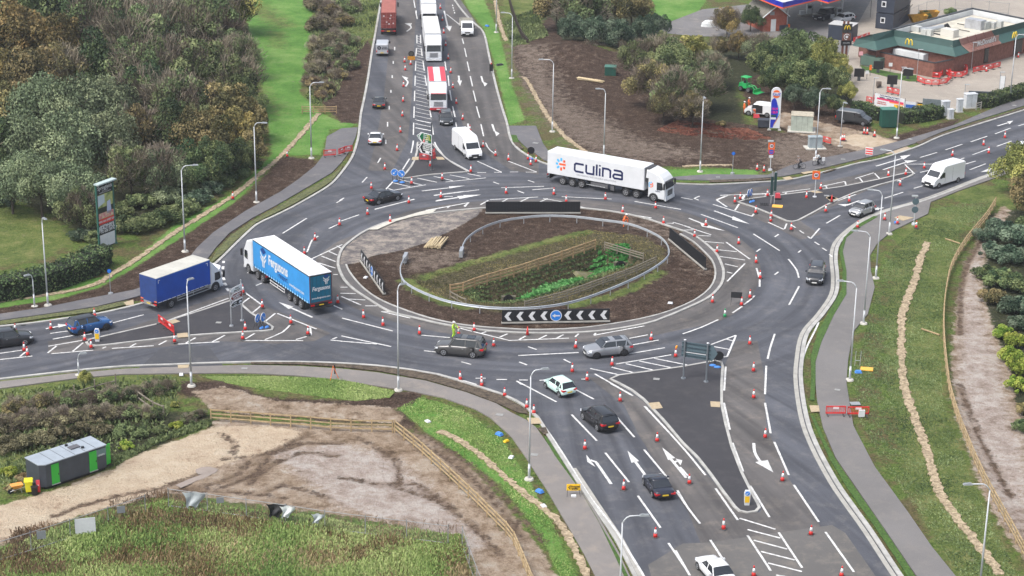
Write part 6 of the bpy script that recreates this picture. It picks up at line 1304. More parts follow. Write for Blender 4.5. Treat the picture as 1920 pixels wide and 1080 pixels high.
for s, lab in (("12: 955,418", 'white bag lying in the verge grass'), ("12: 1137,692", 'white lump on the gravel strip edge'), ("01: 1020,1033", 'white sheet on the verge by the tall lamp'), ("12: 486,216", 'white bag on the grass above the fence corner'), ("11: 137,486", 'white block on the soil by the slanting chevron board'), ("11: 1850,630", 'white block on the soil at the right of the island')): slabthing('scrap', lab, 'litter', s, (.55, .4, .12), white, random.uniform(0, 3), .08, .8)
g = P("10: 893,368")[0]; mb = MB(); mb.box((0, 0, .12), (1.2, .7, .22), .3, .6); o = mb.build('bin_bag', black, loc=(g.x, g.y, .05)); tag(o, 'black bag with litter on the north-east verge', 'litter')
g = P("10: 843,415")[0]; t = thing('temporary_sign', 'narrow black sign back standing at the north-east kerb', 'sign', (g.x, g.y, .1)); mb = MB(); mb.box((0, 0, .85), (.55, .06, 1.1)); mb.build('panel', black, t); mb = MB(); mb.box((0, 0, 1.5), (.2, .1, .2)); mb.build('red_top', cone_red, t); mb = MB(); mb.tube([(-.2, 0, .3), (-.25, -.3, 0)], .03, 5); mb.tube([(.2, 0, .3), (.25, .3, 0)], .03, 5); mb.build('frame', black, t)
g = P("D: 765,870")[0]; t = thing('machine', 'small red wacker plate machine on the eastern splitter island', 'machine', (g.x, g.y, .12)); mb = MB(); mb.box((0, 0, .1), (.9, .6, .16)); mb.build('base_plate', black, t); mb = MB(); mb.box((0, 0, .48), (.7, .5, .55), 0, .8); mb.build('engine', mat('machine_red', (.6, .06, .08), .5), t); mb = MB(); mb.tube([(-.2, 0, .7), (-.4, 0, 1.1)], .03, 5); mb.build('handle', black, t)
g = P("D: 610,935")[0]; t = thing('folded_frame', 'black folded sign frame lying on the eastern splitter island', 'frame', (g.x, g.y, .14)); mb = MB(); [mb.tube([(-.4+k*.27, -.5, .06), (-.2+k*.27, .6, .06)], .025, 5) for k in range(4)]; [mb.tube([(-.45, -.4+k*.4, .07), (.55, -.4+k*.4, .07)], .025, 5) for k in range(3)]; mb.build('bars', black, t)
g = P("21: 990,985")[0]; t = thing('folded_frame', 'thin metal sign frame tipped over beside the east footpath', 'frame', (g.x, g.y, .06)); mb = MB(); mb.tube([(-.4, 0, .05), (-.3, .3, 1.5)], .025, 5); mb.tube([(.1, 0, .05), (.2, .3, 1.5)], .025, 5); mb.tube([(-.35, .1, .6), (.15, .1, .6)], .025, 5); mb.build('bars', galv, t)
def stack(s, lab, n=9, L_=3.2, rz=1.2, m=None, r=.09):
    g = P(s)[0]; t = thing('timber_stack', lab, 'timber stack', (g.x, g.y, .1), rz)
    for k in range(n):
        mb = MB(); j = random.uniform(-.15, .15); y = (k % (n//2+1))*.22+random.uniform(-.03, .03); z = .1+(k//(n//2+1))*.2; mb.cyl((-L_/2+j, y, z), (L_/2+j, y+random.uniform(-.2, .2), z), r, r*.8, 7); mb.build('stake', m or mat('pale_stake', (.52, .42, .26), .8, noise=.2, scale=4), t)
stack("11: 575,300", 'stack of pale wooden stakes on the old tarmac of the island', 16, 3.4, 1.35)
stack("10: 1395,462", 'stack of timber poles on the soil by the green cabinet', 8, 4.0, -.5)
t = thing('loose_pole', 'pale timber pole lying in the grass left of the right-hand fence, upper', 'pole', tuple(P("21: 1520,280")[0])); mb = MB(); a, b = P("21: 1478,268 1560,295"); c = P("21: 1520,280")[0]; mb.cyl(a-c+Vector((0, 0, .12)), b-c+Vector((0, 0, .12)), .08, n=6); mb.build('pole', timber_new, t)
t = thing('loose_pole', 'pale timber pole lying in the grass left of the right-hand fence, lower', 'pole', tuple(P("21: 1390,790")[0])); mb = MB(); a, b = P("21: 1343,775 1445,810"); c = P("21: 1390,790")[0]; mb.cyl(a-c+Vector((0, 0, .12)), b-c+Vector((0, 0, .12)), .09, n=6); mb.build('pole', timber_new, t)
g = P("01: 1875,1055")[0]; t = thing('survey_tripod', 'orange and black tripod standing on the verge at the road edge', 'tripod', (g.x, g.y, .1)); mb = MB(); [mb.tube([(0, 0, 1.3), (.5*math.cos(a), .5*math.sin(a), 0)], .03, 5) for a in (0, 2.1, 4.2)]; mb.build('legs', orange, t); mb = MB(); mb.box((.15, .1, .9), (.12, .12, .9)); mb.build('handle', black, t)
def cabinet(lab, s, d, m, rz=0, roofm=None, name='cabinet', plinth=True, pad=.3):
    g = P(s)[0]; t = thing(name, lab, 'cabinet', (g.x, g.y, .05), rz); mb = MB(); mb.box((0, d[1]/2, d[2]/2+.1), (d[0], d[1], d[2])); b_ = mb.build('body', m, t)
    mb = MB(); mb.box((0, d[1]/2, d[2]+.13), (d[0]+.14, d[1]+.14, .10), 0, .92); mb.build('lid', roofm or m, t)
    mb = MB()
    for x in ([0] if d[0] < 2 else [-d[0]/4, 0, d[0]/4]): mb.box((x, -.004, d[2]/2+.1), (.02, .01, d[2]*.9))
    mb.build('door_seam', mat('seam_dark', (.03, .03, .03)), b_)
    if plinth: mb = MB(); mb.box((0, d[1]/2, .05), (d[0]+pad*2, d[1]+pad*2, .14)); mb.build('plinth', mat('lamp_base_concrete', ()), t)
cabinet('grey roadside cabinet on a concrete pad behind the cyclists', "D: 1195,300", (1.75, .9, 1.5), mat('cab_grey', (.30, .35, .37), .5, noise=.12, scale=2), .12, pad=.5)
cabinet('large pale green equipment housing right of the fuel price sign', "20: 668,745", (3.0, 2.2, 2.2), mat('housing_green', (.36, .40, .34), .6, noise=.14, scale=1.5), -.15, mat('housing_roof', (.40, .36, .28), .8, noise=.2), name='equipment_housing', pad=.4)
cabinet('tall dark green cabinet with a pale green lid at the end of the hedge', "C: 400,725", (2.1, 1.4, 2.5), green_box, .10, mat('green_lid', (.05, .17, .13), .5), plinth=False)
cabinet('dark green cabinet half hidden by shrubs near the pole stack', "10: 1512,432", (1.7, 1.3, 1.35), green_box, -.1, mat('green_lid', ()), plinth=False)
cabinet('dark grey generator box left of the fuel price sign', "20: 455,722", (1.6, 1.0, 1.0), mat('gen_dark', (.035, .04, .055), .5), -.1, plinth=False)
for s, d, lab in (("C: 935,570", (.75, .6, 1.2), 'low white cabinet left of the row'), ("C: 1040,590", (1.1, .7, 2.0), 'tall white cabinet beside the corrugated screen'), ("C: 1100,625", (.75, .6, 1.25), 'small grey-white cabinet in front of the row'), ("C: 1200,550", (.8, .6, 1.8), 'tall slim white cabinet in the middle of the row'), ("C: 1325,505", (1.7, .9, 2.0), 'widest white cabinet at the right of the row')):
    cabinet(lab+' by the restaurant hedge', s, d, mat('cab_white', (.52, .54, .56), .5, noise=.1, scale=2), .3, pad=.1)
z1 = hgt((202, 880), (198, 835)); FR_, BR_, FL_, BL_ = G(198, 835, z1), G(172, 822, z1), G(82, 873.5, z1), G(59, 861, z1); ang = math.atan2(FR_.y-FL_.y, FR_.x-FL_.x); Lc = math.hypot(FR_.x-FL_.x, FR_.y-FL_.y); Dc = 2.35
t = thing('site_cabin', 'dark grey welfare cabin with bright green doors beside the sandy track', 'cabin', (FL_.x, FL_.y, 0), ang); Hc = z1
cg = mat('cabin_grey', (.045, .055, .07), .5, noise=.12, scale=1); cgr = mat('cabin_green', (.03, .42, .04), .45); cr = mat('cabin_roof', (.30, .34, .38), .5, noise=.08, scale=1)
mb = MB(); pl = [(-.3, .35), (.15, 0), (Lc, 0), (Lc, Dc), (-.3, Dc)]; mb.add([(a, b, .25) for a, b in pl]+[(a, b, Hc) for a, b in pl], [(4, 3, 2, 1, 0), (5, 6, 7, 8, 9)]+[(i, (i+1) % 5, 5+(i+1) % 5, 5+i) for i in range(5)]); bd_ = mb.build('body', cg, t)
mb = MB(); pl2 = [(-.36, .32), (.13, -.06), (Lc+.05, -.06), (Lc+.05, Dc+.05), (-.36, Dc+.05)]; mb.add([(a, b, Hc) for a, b in pl2]+[(a, b, Hc+.08) for a, b in pl2], [(4, 3, 2, 1, 0), (5, 6, 7, 8, 9)]+[(i, (i+1) % 5, 5+(i+1) % 5, 5+i) for i in range(5)]); rf = mb.build('roof', cr, t)
mb = MB(); [mb.box((Lc*k/6, Dc/2, Hc+.09), (.03, Dc, .03)) for k in range(1, 6)]; mb.build('roof_seam', mat('seam_mid', (.12, .13, .15)), rf)
mb = MB(); mb.box((Lc*.62, Dc*.55, Hc+.13), (.9, .6, .1)); mb.build('roof_vent', mat('vent_grey', (.10, .10, .11)), rf)
for x, y in ((Lc*.57, Dc*.85), (Lc*.70, Dc*.3)): mb = MB(); mb.cyl((x, y, Hc+.08), (x, y, Hc+.22), .13, n=10); mb.build('vent_cap', black, rf)
for x in (Lc*.17, Lc*.78): mb = MB(); mb.box((x, -.02, Hc*.50+.08), (.72, .05, Hc*.80)); d_ = mb.build('door', cgr, t); mb = MB(); mb.box((x, -.06, .30), (.8, .12, .06)); mb.build('step', galv, d_); mb = MB(); mb.box((x+.28, -.06, Hc*.5), (.05, .04, .16)); mb.build('handle', black, d_); 
mb = MB(); mb.box((Lc+.32, .28, Hc*.5+.1), (.62, .05, Hc*.82), .25); mb.build('open_door', cgr, t)
mb = MB(); mb.box((Lc*.92, -.015, Hc*.78), (.95, .02, .62)); sp = mb.build('sign_panel', mat('cabin_sign', (.12, .20, .20), .5), t); lettering('GREEN', .2, plane_M((Lc*.92, -.03, Hc*.68), (1, 0, 0), (0, 0, 1)), white, sp, bold=.005)
mb = MB(); mb.tube([(-.3, Dc*.5, .35), (-1.2, Dc*.3, .30)], .05, 6); mb.tube([(-.3, Dc*.9, .35), (-1.2, Dc*.3, .30)], .05, 6); mb.build('drawbar', black, t); mb = MB(); mb.box((Lc/2, Dc/2, .14), (Lc*.96, Dc*.9, .24)); mb.build('skirt', black, t)
def zz7(u, v): return (u/7.7125, 810+v/7.7125)
g = G(*zz7(425, 880)); t = thing('wheelie_bin', 'yellow wheelie bin at the left end of the site cabin', 'bin', (g.x, g.y, .05), .2); mb = MB(); mb.box((0, 0, .62), (.62, .62, .95), 0, 1.0); mb.v = [(x*(.82 if z < .5 else 1), y*(.82 if z < .5 else 1), z) for x, y, z in mb.v]; mb.build('body', mat('bin_yellow', (.80, .72, .02), .5), t); mb = MB(); mb.box((0, 0, 1.14), (.74, .78, .09), 0, .85); mb.build('lid', mat('bin_yellow', ()), t)
for x in (-.25, .25): mb = MB(); mb.cyl((x-.04, .28, .12), (x+.04, .28, .12), .12, n=10); mb.build('wheel', black, t)
g = G(*zz7(455, 885)); mb = MB(); mb.cyl((0, 0, 0), (0, 0, .68), .24, .28, 14); mb.cyl((0, 0, .68), (0, 0, .73), .31, .31, 14); o = mb.build('bucket', black, loc=(g.x+.35, g.y-.3, .05)); tag(o, 'black lidded bucket in front of the yellow bin', 'bucket')
g = G(*zz7(555, 885)); t = thing('fire_point', 'red fire point stand between the bucket and the cabin', 'fire point', (g.x, g.y, .05)); mb = MB(); mb.box((0, .1, .55), (.30, .08, 1.1)); mb.build('board', mat('machine_red', ()), t); mb = MB(); mb.cyl((0, -.05, .12), (0, -.05, .6), .09, .09, 10); mb.cyl((0, -.05, .6), (0, -.05, .72), .05, .03, 8); mb.build('extinguisher', barrier_red, t); mb = MB(); mb.box((0, .055, .55), (.12, .01, .3)); mb.build('label', white, t)
g = G(*zz7(255, 880)); t = thing('wheelbarrow', 'orange wheelbarrow tipped in the weeds left of the yellow bin', 'wheelbarrow', (g.x, g.y, .05), .5); mb = MB(); mb.loft([[(x*k, y*k, z) for x, y in ((-.55, -.3), (.45, -.34), (.45, .34), (-.55, .3))] for z, k in ((.42, .6), (.75, 1.0))]); mb.build('tray', mat('barrow_orange', (.72, .30, .06), .5, noise=.1), t)
mb = MB(); [mb.tube([(.9, s*.28, .55), (.2, s*.25, .42), (-.6, s*.05, .2)], .025, 5) for s in (-1, 1)]; [mb.tube([(.25, s*.22, .45), (.3, s*.26, 0)], .025, 5) for s in (-1, 1)]; mb.build('frame', galv, t); mb = MB(); mb.cyl((-.62, -.05, .2), (-.62, .05, .2), .2, n=12); mb.build('wheel', tyre_m, t)
zr = hgt((215, 455), (211, 392)); s = Sign('tall slim advertising board with black header, picture panel and red band', (215, 455), (184, 404), (213, 393), zr, name='advertising_sign'); Wd = s.W; zt = hgt((215, 455), (208, 336)); 
Z_ = lambda v: hgt((215, 455), (210, v)); zb = .5
s.poly([(0, 0), (Wd, 0), (Wd, zt), (0, zt)], sign_black, .02, 'board', .12); 
for x in (-.12, Wd+.05): s.post(x, zt, .12, 0, 0, mat('post_green', (.03, .12, .09), .5))
f_ = lambda a, b, m, nm, o=.03: s.poly([(.06, Z_(a)), (Wd-.06, Z_(a)), (Wd-.06, Z_(b)), (.06, Z_(b))], m, o, nm, .01)
f_(404, 356, mat('picture_panel', (.16, .22, .07), .6, col2=(.50, .52, .20), scale=2.2), 'picture_panel'); s.poly([(.06, Z_(378)), (Wd*.45, Z_(372)), (Wd*.45, Z_(357)), (.06, Z_(357))], mat('picture_sky', (.50, .58, .62), .5), .036, 'picture_sky', .01); s.poly([(Wd*.55, Z_(394)), (Wd*.85, Z_(394)), (Wd*.8, Z_(370)), (Wd*.6, Z_(372))], mat('picture_pale', (.45, .50, .66), .5), .042, 'picture_figure', .01); f_(392, 404-24, mat('picture_dark', (.02, .03, .02), .6), 'picture_shade', .036)
f_(400, 390, mat('flower_pink', (.55, .10, .18), .6, col2=(.65, .55, .35), scale=4), 'flower_band', .042); f_(411, 401, cone_red, 'red_band', .036); f_(455, 430, white, 'white_panel', .036)
mb = MB(); mb.box((Wd/2, -.15, zt+.1), (Wd+.5, .7, .16)); mb.build('canopy', mat('canopy_grey', (.40, .48, .47), .5), s.t)
for k in range(4): mb = MB(); mb.box((Wd*(k+.5)/4, -.4, zt-.05), (.16, .3, .14)); mb.build('floodlight', black, s.t)
s.txt('Springfields', Wd/2, Z_(344), .62, white, .05, bold=.01, sx=.85); s.txt('OUTLET', Wd/2, Z_(350), .26, white, .05); s.txt('SHOPPING & LEISURE', Wd/2, Z_(353), .20, white, .05)
s.txt('OPEN 10-6 EVERY DAY', Wd/2, Z_(406), .34, white, .06, bold=.01, sx=.85); s.txt('SHOPPING MADE', Wd/2, Z_(414), .30, white, .05, bold=.01); s.txt('BEAUTIFUL', Wd/2, Z_(418.5), .62, white, .05, bold=.02, sx=.85); s.txt('UP TO 60% OFF RRP', Wd/2, Z_(425), .42, white, .05, bold=.015, sx=.85)
BASEJ = dict(pel=(0, 0, .95), wai=(0, 0, 1.12), che=(.01, 0, 1.34), nec=(.0, 0, 1.50), hea=(.02, 0, 1.62), top=(.01, 0, 1.74),
    lsh=(0, .18, 1.42), lel=(-.02, .27, 1.15), lwr=(.05, .29, .90), rsh=(0, -.18, 1.42), rel=(-.02, -.27, 1.15), rwr=(.05, -.29, .90),
    lhi=(0, .10, .90), lkn=(.03, .11, .50), lan=(-.02, .12, .09), lto=(.16, .13, .04), rhi=(0, -.10, .90), rkn=(.03, -.11, .50), ran=(-.02, -.12, .09), rto=(.16, -.13, .04))
def skin(name, J, edges, rad, m, parent=None, lv=1):
    ks = sorted({k for e in edges for k in e}, key=lambda k: 0 if k == edges[0][0] else 1); me = bpy.data.meshes.new(name); me.from_pydata([J[k] for k in ks], [(ks.index(a), ks.index(b)) for a, b in edges], [])
    o = bpy.data.objects.new(name, me); COL.objects.link(o); md = o.modifiers.new('s', 'SKIN'); sv = me.skin_vertices[0].data
    for i, k in enumerate(ks): r_ = rad[k]; sv[i].radius = r_ if isinstance(r_, tuple) else (r_, r_)
    sv[0].use_root = True; ss = o.modifiers.new('u', 'SUBSURF'); ss.levels = lv; ss.render_levels = lv
    dg = bpy.context.evaluated_depsgraph_get(); m2 = bpy.data.meshes.new_from_object(o.evaluated_get(dg)); bpy.data.objects.remove(o); m2.name = name; m2.materials.clear(); m2.materials.append(m)
    for p in m2.polygons: p.use_smooth = True
    o = bpy.data.objects.new(name, m2); COL.objects.link(o)
    if parent: o.parent = parent
    return o
skin_m = mat('skin', (.45, .27, .19), .6)
def person(label, loc, rz, pose, top_m, leg_m, helmet=None, hair=None, stripes=True):
    J = dict(BASEJ); J.update(pose)
    for s in 'lr':
        w_ = Vector(J[s+'wr']); e_ = Vector(J[s+'el']); d = (w_-e_).normalized(); sd_ = d.orthogonal().normalized(); J[s+'pa'] = tuple(w_+d*.07)
        for k in range(5): J[s+'f%d' % k] = tuple(w_+d*(.10 if k < 4 else .06)+sd_*((k-1.5)*.02 if k < 4 else .05)); J[s+'g%d' % k] = tuple(w_+d*(.16+.012*(1.5-abs(k-1.5)) if k < 4 else .10)+sd_*((k-1.5)*.025 if k < 4 else .065)+Vector((0, 0, -.01)))
    E_ = [('pel', 'wai'), ('wai', 'che'), ('che', 'nec'), ('nec', 'hea'), ('hea', 'top')]
    for s in 'lr':
        E_ += [('che', s+'sh'), (s+'sh', s+'el'), (s+'el', s+'wr'), (s+'wr', s+'pa'), ('pel', s+'hi'), (s+'hi', s+'kn'), (s+'kn', s+'an'), (s+'an', s+'to')]+[(s+'pa', s+'f%d' % k) for k in range(5)]+[(s+'f%d' % k, s+'g%d' % k) for k in range(5)]
    rd = dict(pel=(.12, .10), wai=(.12, .09), che=(.14, .10), nec=.055, hea=(.085, .10), top=(.06, .07))
    for s in 'lr':
        rd.update({s+'sh': .06, s+'el': .045, s+'wr': .03, s+'pa': (.035, .02), s+'hi': .085, s+'kn': .06, s+'an': .042, s+'to': .04})
        for k in range(5): rd[s+'f%d' % k] = .010; rd[s+'g%d' % k] = .008
    o = skin('person', J, E_, rd, skin_m); o.location = loc; o.rotation_euler.z = rz; tag(o, label, 'person')
    JK = dict(J); up = {k: (v if not isinstance(v, tuple) else v) for k, v in rd.items()}; g = lambda k, a=.025: (rd[k][0]+a, rd[k][1]+a) if isinstance(rd[k], tuple) else rd[k]+a
    JK['neb'] = tuple(Vector(J['che']).lerp(Vector(J['nec']), .75))
    ed = [('pel', 'wai'), ('wai', 'che'), ('che', 'neb')]+[e for s in 'lr' for e in (('che', s+'sh'), (s+'sh', s+'el'), (s+'el', s+'wr'))]
    ra = {k: g(k) for e in ed for k in e if k != 'neb'}; ra['neb'] = .07
    for s in 'lr': ra[s+'wr'] = .045
    jk = skin('jacket', JK, ed, ra, top_m, o)
    ed = [('pel', s+'hi') for s in 'lr']+[e for s in 'lr' for e in ((s+'hi', s+'kn'), (s+'kn', s+'an'))]; ra = {k: g(k, .02) for e in ed for k in e}; ra['pel'] = (.14, .12)
    skin('trousers', JK, ed, ra, leg_m, o)
    for s in 'lr': a = Vector(J[s+'an']); b = Vector(J[s+'to']); mb = MB(); c = (a+b)/2; mb.box((c.x, c.y, min(a.z, b.z)+.01), (.30, .11, .10), math.atan2(b.y-a.y, b.x-a.x), .85); mb.build('boot', black, o)
    h = Vector(J['top']); hh = Vector(J['hea']); up_ = (h-hh).normalized()
    mb = MB(); c = hh+up_*.04; n = 12
    rings = []
    for k in range(5):
        a = k/4*math.pi/2; rr = .125*math.cos(a)+.004; rings.append([tuple(c+up_*(.02+.125*math.sin(a))+Vector((rr*math.cos(t_)*1.1, rr*math.sin(t_), 0))) for t_ in [2*math.pi*i/n for i in range(n)]])
    mb.loft(rings)
    if helmet: mb.box(tuple(c+up_*.03+Vector((.12, 0, 0))), (.10, .17, .02))
    mb.build('helmet' if helmet else 'hair', helmet or hair, o, True)
    mb = MB(); f = hh+Vector((.10, 0, 0)); mb.box(tuple(f+Vector((.012, 0, 0))), (.035, .03, .05), 0, .6); mb.build('nose', skin_m, o)
    for s in (-1, 1): mb = MB(); mb.cyl(tuple(f+Vector((-.008, s*.035, .03))), tuple(f+Vector((.0, s*.035, .03))), .012, n=6); mb.build('eye', black, o)
    mb = MB(); mb.box(tuple(f+Vector((-.002, 0, -.045))), (.01, .05, .01)); mb.build('mouth', mat('lip', (.3, .10, .09)), o)
    return o
hv_y = mat('hi_vis_yellow', (.50, .80, .06), .6, noise=.12, scale=8); hv_o = mat('hi_vis_orange', (.90, .17, .03), .6, noise=.12, scale=8); hat = mat('white_helmet', (.78, .78, .78), .35)
g = P("11: 632,822")[0]; person('worker in yellow high-visibility clothing and white helmet reaching for a cone', (g.x, g.y, ZR), -.45, dict(lwr=(.42, .18, 1.02), lel=(.22, .26, 1.20), rwr=(.25, -.28, .92), lkn=(.08, .11, .5), ran=(-.10, -.12, .09), rto=(.08, -.13, .04)), hv_y, hv_y, hat)
g = P("11: 1588,205")[0]; person('worker in orange climbing over the guard rail with one leg raised', (g.x, g.y, .12), -.2, dict(pel=(0, 0, .98), wai=(.02, 0, 1.12), che=(.12, 0, 1.30), nec=(.2, 0, 1.44), hea=(.26, 0, 1.55), top=(.28, 0, 1.66), lsh=(.12, .18, 1.38), rsh=(.12, -.18, 1.38), lhi=(0, .10, .92), lkn=(.40, .18, .95), lan=(.45, .2, .55), lto=(.6, .2, .52), lwr=(.5, .25, 1.0), lel=(.35, .30, 1.15), rwr=(.25, -.35, .98), rel=(.1, -.34, 1.15)), hv_o, hv_o, hat)
g = G(*px('20', 345, 640)); person('worker in orange standing at the front of the open white van', (g.x, g.y, .05), 0.2, dict(), hv_o, hv_o, hat)
g = G(*px('20', 362, 622)); person('worker in orange just behind another, left of the white van', (g.x+.3, g.y+.5, .05), -.6, dict(rwr=(.3, -.25, 1.1)), hv_o, hv_o, hat)
g = G(*px('20', 402, 655)); person('worker in orange bending down at the side door of the white van', (g.x, g.y, .05), .9, dict(wai=(.12, 0, 1.08), che=(.36, 0, 1.16), nec=(.5, 0, 1.18), hea=(.6, 0, 1.14), top=(.7, 0, 1.12), lsh=(.36, .18, 1.18), rsh=(.36, -.18, 1.18), lel=(.45, .22, .95), lwr=(.5, .2, .72), rel=(.45, -.22, .95), rwr=(.5, -.2, .72)), hv_o, hv_o, mat('dark_hair', (.03, .02, .015)))
g = G(*px('20', 415, 665)); mb = MB(); mb.box((0, 0, .25), (.9, .45, .45), 0, .8); o = mb.build('toolbox', mat('machine_red', ()), loc=(g.x, g.y, .05)); tag(o, 'red toolbox on the ground beside the white van', 'toolbox')
ride = dict(pel=(-.12, 0, .98), wai=(-.05, 0, 1.12), che=(.12, 0, 1.32), nec=(.2, 0, 1.46), hea=(.25, 0, 1.58), top=(.26, 0, 1.70), lsh=(.12, .18, 1.40), rsh=(.12, -.18, 1.40), lel=(.3, .25, 1.2), lwr=(.45, .24, 1.06), rel=(.3, -.25, 1.2), rwr=(.45, -.24, 1.06),
    lhi=(-.12, .1, .94), lkn=(.22, .12, .80), lan=(.08, .1, .42), lto=(.22, .1, .38), rhi=(-.12, -.1, .94), rkn=(.15, -.12, .58), ran=(.02, -.1, .16), rto=(.16, -.1, .12))
def bicycle(label, loc, rz, rack=False):
    t = thing('bicycle', label, 'bicycle', loc, rz)
    for x in (-.5, .55):
        mb = MB(); n = 24; pts = [(x+.33*math.cos(2*math.pi*k/n), 0, .34+.33*math.sin(2*math.pi*k/n)) for k in range(n+1)]; mb.tube(pts, .022, 6); wh = mb.build('wheel', tyre_m, t)
        mb = MB(); [mb.tube([(x, 0, .34), (x+.32*math.cos(a), 0, .34+.32*math.sin(a))], .004, 4) for a in [k*math.pi/4 for k in range(8)]]; mb.build('spokes', chrome, wh)
    mb = MB(); [mb.tube(q, .02, 6) for q in ([(-.5, 0, .34), (-.05, 0, .30), (.42, 0, .80), (-.16, 0, .78), (-.05, 0, .30)], [(-.5, 0, .34), (-.16, 0, .78), (-.18, 0, .9)], [(.42, 0, .86), (.55, 0, .34)], [(.42, 0, .8), (.42, 0, 1.0)])]; mb.build('frame', mat('bike_dark', (.02, .02, .03), .4), t)
    mb = MB(); mb.tube([(.42, -.26, 1.03), (.42, 0, 1.0), (.42, .26, 1.03)], .016, 6); mb.build('handlebar', black, t); mb = MB(); mb.box((-.18, 0, .92), (.26, .14, .06), 0, .8); mb.build('saddle', black, t)
    mb = MB(); mb.cyl((-.05, -.06, .3), (-.05, .06, .3), .09, n=10); mb.box((.03, .1, .38), (.1, .08, .03)); mb.box((-.1, -.1, .2), (.1, .08, .03)); mb.build('pedals', black, t)
    if rack: mb = MB(); mb.box((-.55, .12, .85), (.35, .22, .45)); mb.build('pannier', white, t); mb = MB(); mb.box((.62, 0, .95), (.3, .4, .28)); mb.build('basket', white, t)
for s, lab, pm, rk in (("20: 657,955", 'cyclist in grey-brown top', mat('grey_brown_top', (.22, .18, .17), .7), False), ("20: 765,935", 'cyclist in white top and dark trousers', mat('white_top', (.62, .66, .68), .6), True)):
    g = P(s)[0]; rz = math.pi+.16; person(lab+' riding left along the north-east footpath', (g.x, g.y, .12), rz, ride, pm, mat('dark_trousers', (.02, .02, .028), .8), hair=mat('grey_hair' if not rk else 'dark_hair', (.3, .28, .26) if not rk else ()), helmet=None); bicycle('bicycle under the %s cyclist' % ('grey-brown topped' if not rk else 'white topped')+(', with white panniers' if rk else ''), (g.x, g.y, .12), rz, rk)
def leaf_mat(name, c0, c1, c2, hue=.014, val=.22, gain=1.3):
    m = bpy.data.materials.new(name); m.use_nodes = True; n = m.node_tree.nodes; l = m.node_tree.links; b = n['Principled BSDF']
    a = n.new('ShaderNodeAttribute'); a.attribute_name = 'tone'; r = n.new('ShaderNodeValToRGB'); r.color_ramp.elements.new(.5)
    for e, (p, c) in zip(r.color_ramp.elements, ((.1, c0), (.5, c1), (.92, c2))): e.position = p; e.color = (*c, 1)
    l.new(a.outputs['Fac'], r.inputs[0]); oi = n.new('ShaderNodeObjectInfo'); h = n.new('ShaderNodeHueSaturation')
    def mr(lo, hi): k = n.new('ShaderNodeMapRange'); k.inputs[3].default_value = lo; k.inputs[4].default_value = hi; l.new(oi.outputs['Random'], k.inputs[0]); return k.outputs[0]
    l.new(mr(.5-hue, .5+hue), h.inputs['Hue']); l.new(mr(gain*(1-val), gain*(1+val)), h.inputs['Value']); l.new(r.outputs[0], h.inputs['Color'])
    l.new(h.outputs[0], b.inputs['Base Color']); b.inputs['Roughness'].default_value = .8; b.inputs['Specular IOR Level'].default_value = .15
    MATS[name] = m; return m
LM = dict(
 dark=leaf_mat('foliage_dark_green', (.018, .034, .016), (.06, .09, .038), (.15, .18, .075)),
 olive=leaf_mat('foliage_olive', (.034, .050, .022), (.098, .13, .055), (.18, .21, .095)),
 willow=leaf_mat('foliage_grey_green', (.045, .062, .034), (.125, .158, .088), (.22, .25, .14)),
 orange=leaf_mat('foliage_autumn_orange', (.045, .046, .018), (.15, .125, .05), (.29, .215, .08)),
 rust=leaf_mat('foliage_brown_green', (.036, .038, .018), (.11, .10, .045), (.23, .185, .085)),
 yellow=leaf_mat('foliage_yellow_green', (.05, .06, .016), (.16, .165, .05), (.31, .28, .09)),
 twig=leaf_mat('bare_twigs', (.06, .048, .036), (.14, .115, .085), (.24, .205, .16)),
 bramble=leaf_mat('bramble_brown', (.034, .034, .018), (.095, .088, .05), (.19, .17, .10)),
 lime=leaf_mat('reed_lime_green', (.06, .11, .015), (.16, .23, .035), (.30, .33, .07)),
 blue=leaf_mat('foliage_blue_green', (.016, .032, .02), (.05, .08, .05), (.13, .165, .11)),
 straw=leaf_mat('dry_stalks', (.07, .045, .025), (.17, .125, .06), (.33, .27, .15)),
 rustgrass=leaf_mat('rust_stalks', (.05, .035, .022), (.15, .10, .06), (.27, .19, .11)),
 lush=leaf_mat('lush_green', (.02, .09, .02), (.06, .22, .05), (.16, .33, .12), gain=1.1),
 grass=leaf_mat('long_grass_green', (.085, .14, .04), (.16, .22, .065), (.26, .29, .12), gain=1.45))
bark = mat('bark', (.06, .048, .036), .9, noise=.3, scale=3)
def quads_mesh(name, C, U, V, tone):
    n = len(C); P4 = np.stack([C-U-V, C+U-V, C+U+V, C-U+V], 1).reshape(-1, 3).astype(np.float32); me = bpy.data.meshes.new(name)
    me.vertices.add(4*n); me.vertices.foreach_set('co', P4.reshape(-1)); me.loops.add(4*n); me.loops.foreach_set('vertex_index', np.arange(4*n, dtype=np.int32))
    me.polygons.add(n); me.polygons.foreach_set('loop_start', (np.arange(n)*4).astype(np.int32)); me.update(calc_edges=True)
    a = me.attributes.new('tone', 'FLOAT', 'POINT'); a.data.foreach_set('value', np.repeat(tone, 4).astype(np.float32)); return me
def nrm(a): return a/np.maximum(1e-6, np.linalg.norm(a, axis=1, keepdims=True))
